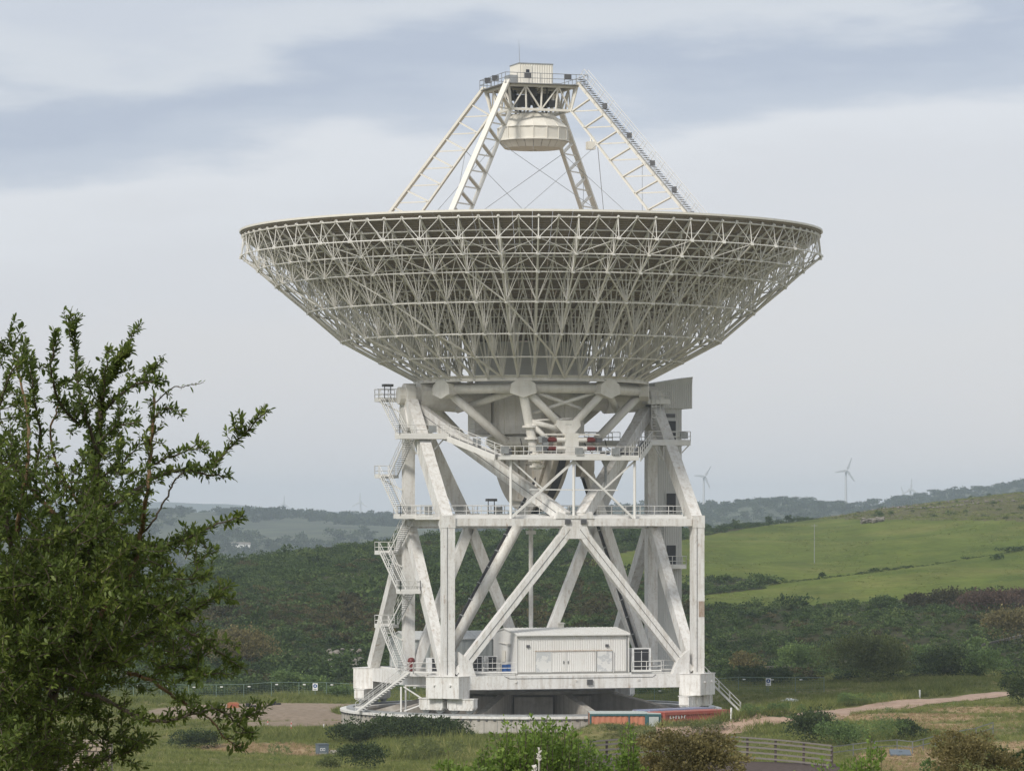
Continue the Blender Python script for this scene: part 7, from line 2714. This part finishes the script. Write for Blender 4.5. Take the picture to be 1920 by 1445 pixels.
def twig_from(p, dirv, length, depth=0):
    m = 6
    P = [p]
    v = dirv / np.linalg.norm(dirv)
    for k in range(m):
        v = v + rt.normal(0, 0.16, 3) + np.array([0, 0, 0.04])
        v /= np.linalg.norm(v)
        P.append(P[-1] + v * length / m)
    P = np.array(P)
    twig.path([Vector(q) for q in P], 0.0024 if depth == 0 else 0.0016, 4, 0.0007)
    leaves_along(P, int(length / 0.0026), 0.0205, 0.006)
    if depth == 0 and length > 0.12:
        for k in range(rt.integers(1, 3)):
            i = rt.integers(2, m)
            twig_from(P[i], v + rt.normal(0, 0.8, 3), length * rt.uniform(0.35, 0.6), 1)


for bi, (pts_, r0, r1, kind) in enumerate(BR):
    dep = np.cumsum(rt.normal(0, 0.09, len(pts_))) + rt.uniform(-0.25, 0.25)
    if bi == 0:
        dep *= 0.3
    dep = np.clip(dep, -0.55, 0.55)
    P3 = np.array([pw(q, e) for q, e in zip(pts_, dep)])
    n = max(8, len(pts_) * 6)
    S3 = smooth_path(P3, n)
    S3[1:-1] += rt.normal(0, 0.0025, S3[1:-1].shape)
    MB().path([Vector(q) for q in S3], r0 * PXM * 0.5, 7, r1 * PXM * 0.5).build('trunk' if bi == 0 else 'branch', M['bark_lichen'] if kind == 1 else M['bark'], tree)
    seg = np.linalg.norm(S3[1:] - S3[:-1], axis=1).sum()
    vis = S3[len(S3) // 3:] if bi == 0 else S3
    if kind == 2:
        leaves_along(vis, int(seg / 0.03), 0.02, 0.006)
        for k in range(int(seg / 0.02)):
            i = rt.integers(0, len(S3) - 1)
            q = S3[i]
            twig.tube(Vector(q), Vector(q + rand_dirs(rt, 1)[0] * 0.012), 0.0012, 3, 0.0002)
        continue
    leaves_along(vis, int(seg / (0.0015 if kind == 0 else 0.008)), 0.0215, 0.011)
    thick = r0 > 7
    nt_ = int(seg / ((0.050 if thick else 0.055) * (1.5 if S3[-1][2] > CAM_Z + 0.2 else 1.0)))
    for k in range(nt_):
        i = int(rt.uniform(0.15 if bi else 0.35, 0.97) * (len(S3) - 2))
        tan = S3[i + 1] - S3[i]
        tan /= np.linalg.norm(tan)
        left = S3[i][0] < W(230, 0, TD).x
        ln = rt.uniform(0.05, 0.17 if left else 0.09)
        twig_from(S3[i], tan * 0.7 + rand_dirs(rt, 1)[0] * 0.9 + np.array([0.0, 0, 0.2]), ln)
# inner mass at the lower left: many short leafy twigs round the limbs
for k in range(1500):
    px, py = rt.uniform(-60, 235), rt.uniform(760, 1480)
    lim = 250 - 0.0 * py
    if rt.random() > min(1.0, max(0.06, (py - 820) / 380.0)) * (1.0 if px > 40 or py > 1000 else 1.5):
        continue
    if 90 < px < 215 and 1290 < py < 1445 and rt.random() < 0.8:
        continue
    if px > 175 and py > 1240:
        continue
    twig_from(pw((px, py), rt.uniform(-0.6, 0.8)), rand_dirs(rt, 1)[0] + np.array([0.2, 0, 0.4]), rt.uniform(0.08, 0.22))
for k in range(190):
    px, py = rt.uniform(150, 400), rt.uniform(1040, 1290)
    if (px - 150) / 250 + rt.random() * 0.5 > 1.05:
        continue
    twig_from(pw((px, py), rt.uniform(-0.5, 0.6)), rand_dirs(rt, 1)[0] + np.array([0.5, 0, 0.3]), rt.uniform(0.06, 0.16))
C = np.concatenate(LC)
Dd = np.concatenate(LDd)
L = np.concatenate(LL)
n = len(C)
Nn = rand_dirs(rt, n) * 0.8 + np.array([0, 0, 1.0])
s = np.cross(Dd, Nn)
s /= np.maximum(np.linalg.norm(s, axis=1, keepdims=True), 1e-6)
u = np.cross(s, Dd)
Lc = L[:, None]
wv = Lc * 0.17 * rt.uniform(0.75, 1.3, (n, 1))
cup = u * Lc * 0.06
verts = np.stack([C, C + Dd * Lc * 0.35 + s * wv + cup, C + Dd * Lc * 0.72 + s * wv * 0.85 + cup, C + Dd * Lc - cup, C + Dd * Lc * 0.72 - s * wv * 0.85 + cup, C + Dd * Lc * 0.35 - s * wv + cup], 1).reshape(-1, 3)
me = big_mesh('crown', verts - np.array(tb), 6, np.arange(6 * n), M['leaf_tree'], np.clip(rt.beta(1.1, 1.7, n), 0, 1))
inst('crown', me, tree)
twig.build('twigs', M['bark'], tree)
print('near tree leaves', n)

# ------------------------------------------------------------------ air
hz_ = MB().box(-15000, 15000, -900, 12500, -140, 150)
hm = bpy.data.materials.new('haze_air')
hm.use_nodes = True
hm.node_tree.nodes.clear()
ho = hm.node_tree.nodes.new('ShaderNodeOutputMaterial')
pv = hm.node_tree.nodes.new('ShaderNodeVolumePrincipled')
pv.inputs['Color'].default_value = (0.75, 0.865, 1.0, 1)
pv.inputs['Density'].default_value = 0.0001
pv.inputs['Anisotropy'].default_value = 0.0
hm.node_tree.links.new(pv.outputs[0], ho.inputs['Volume'])
hzo = hz_.build('haze', hm)
tag(hzo, 'thin bluish haze in the air over the whole valley', 'haze', None, 'stuff')
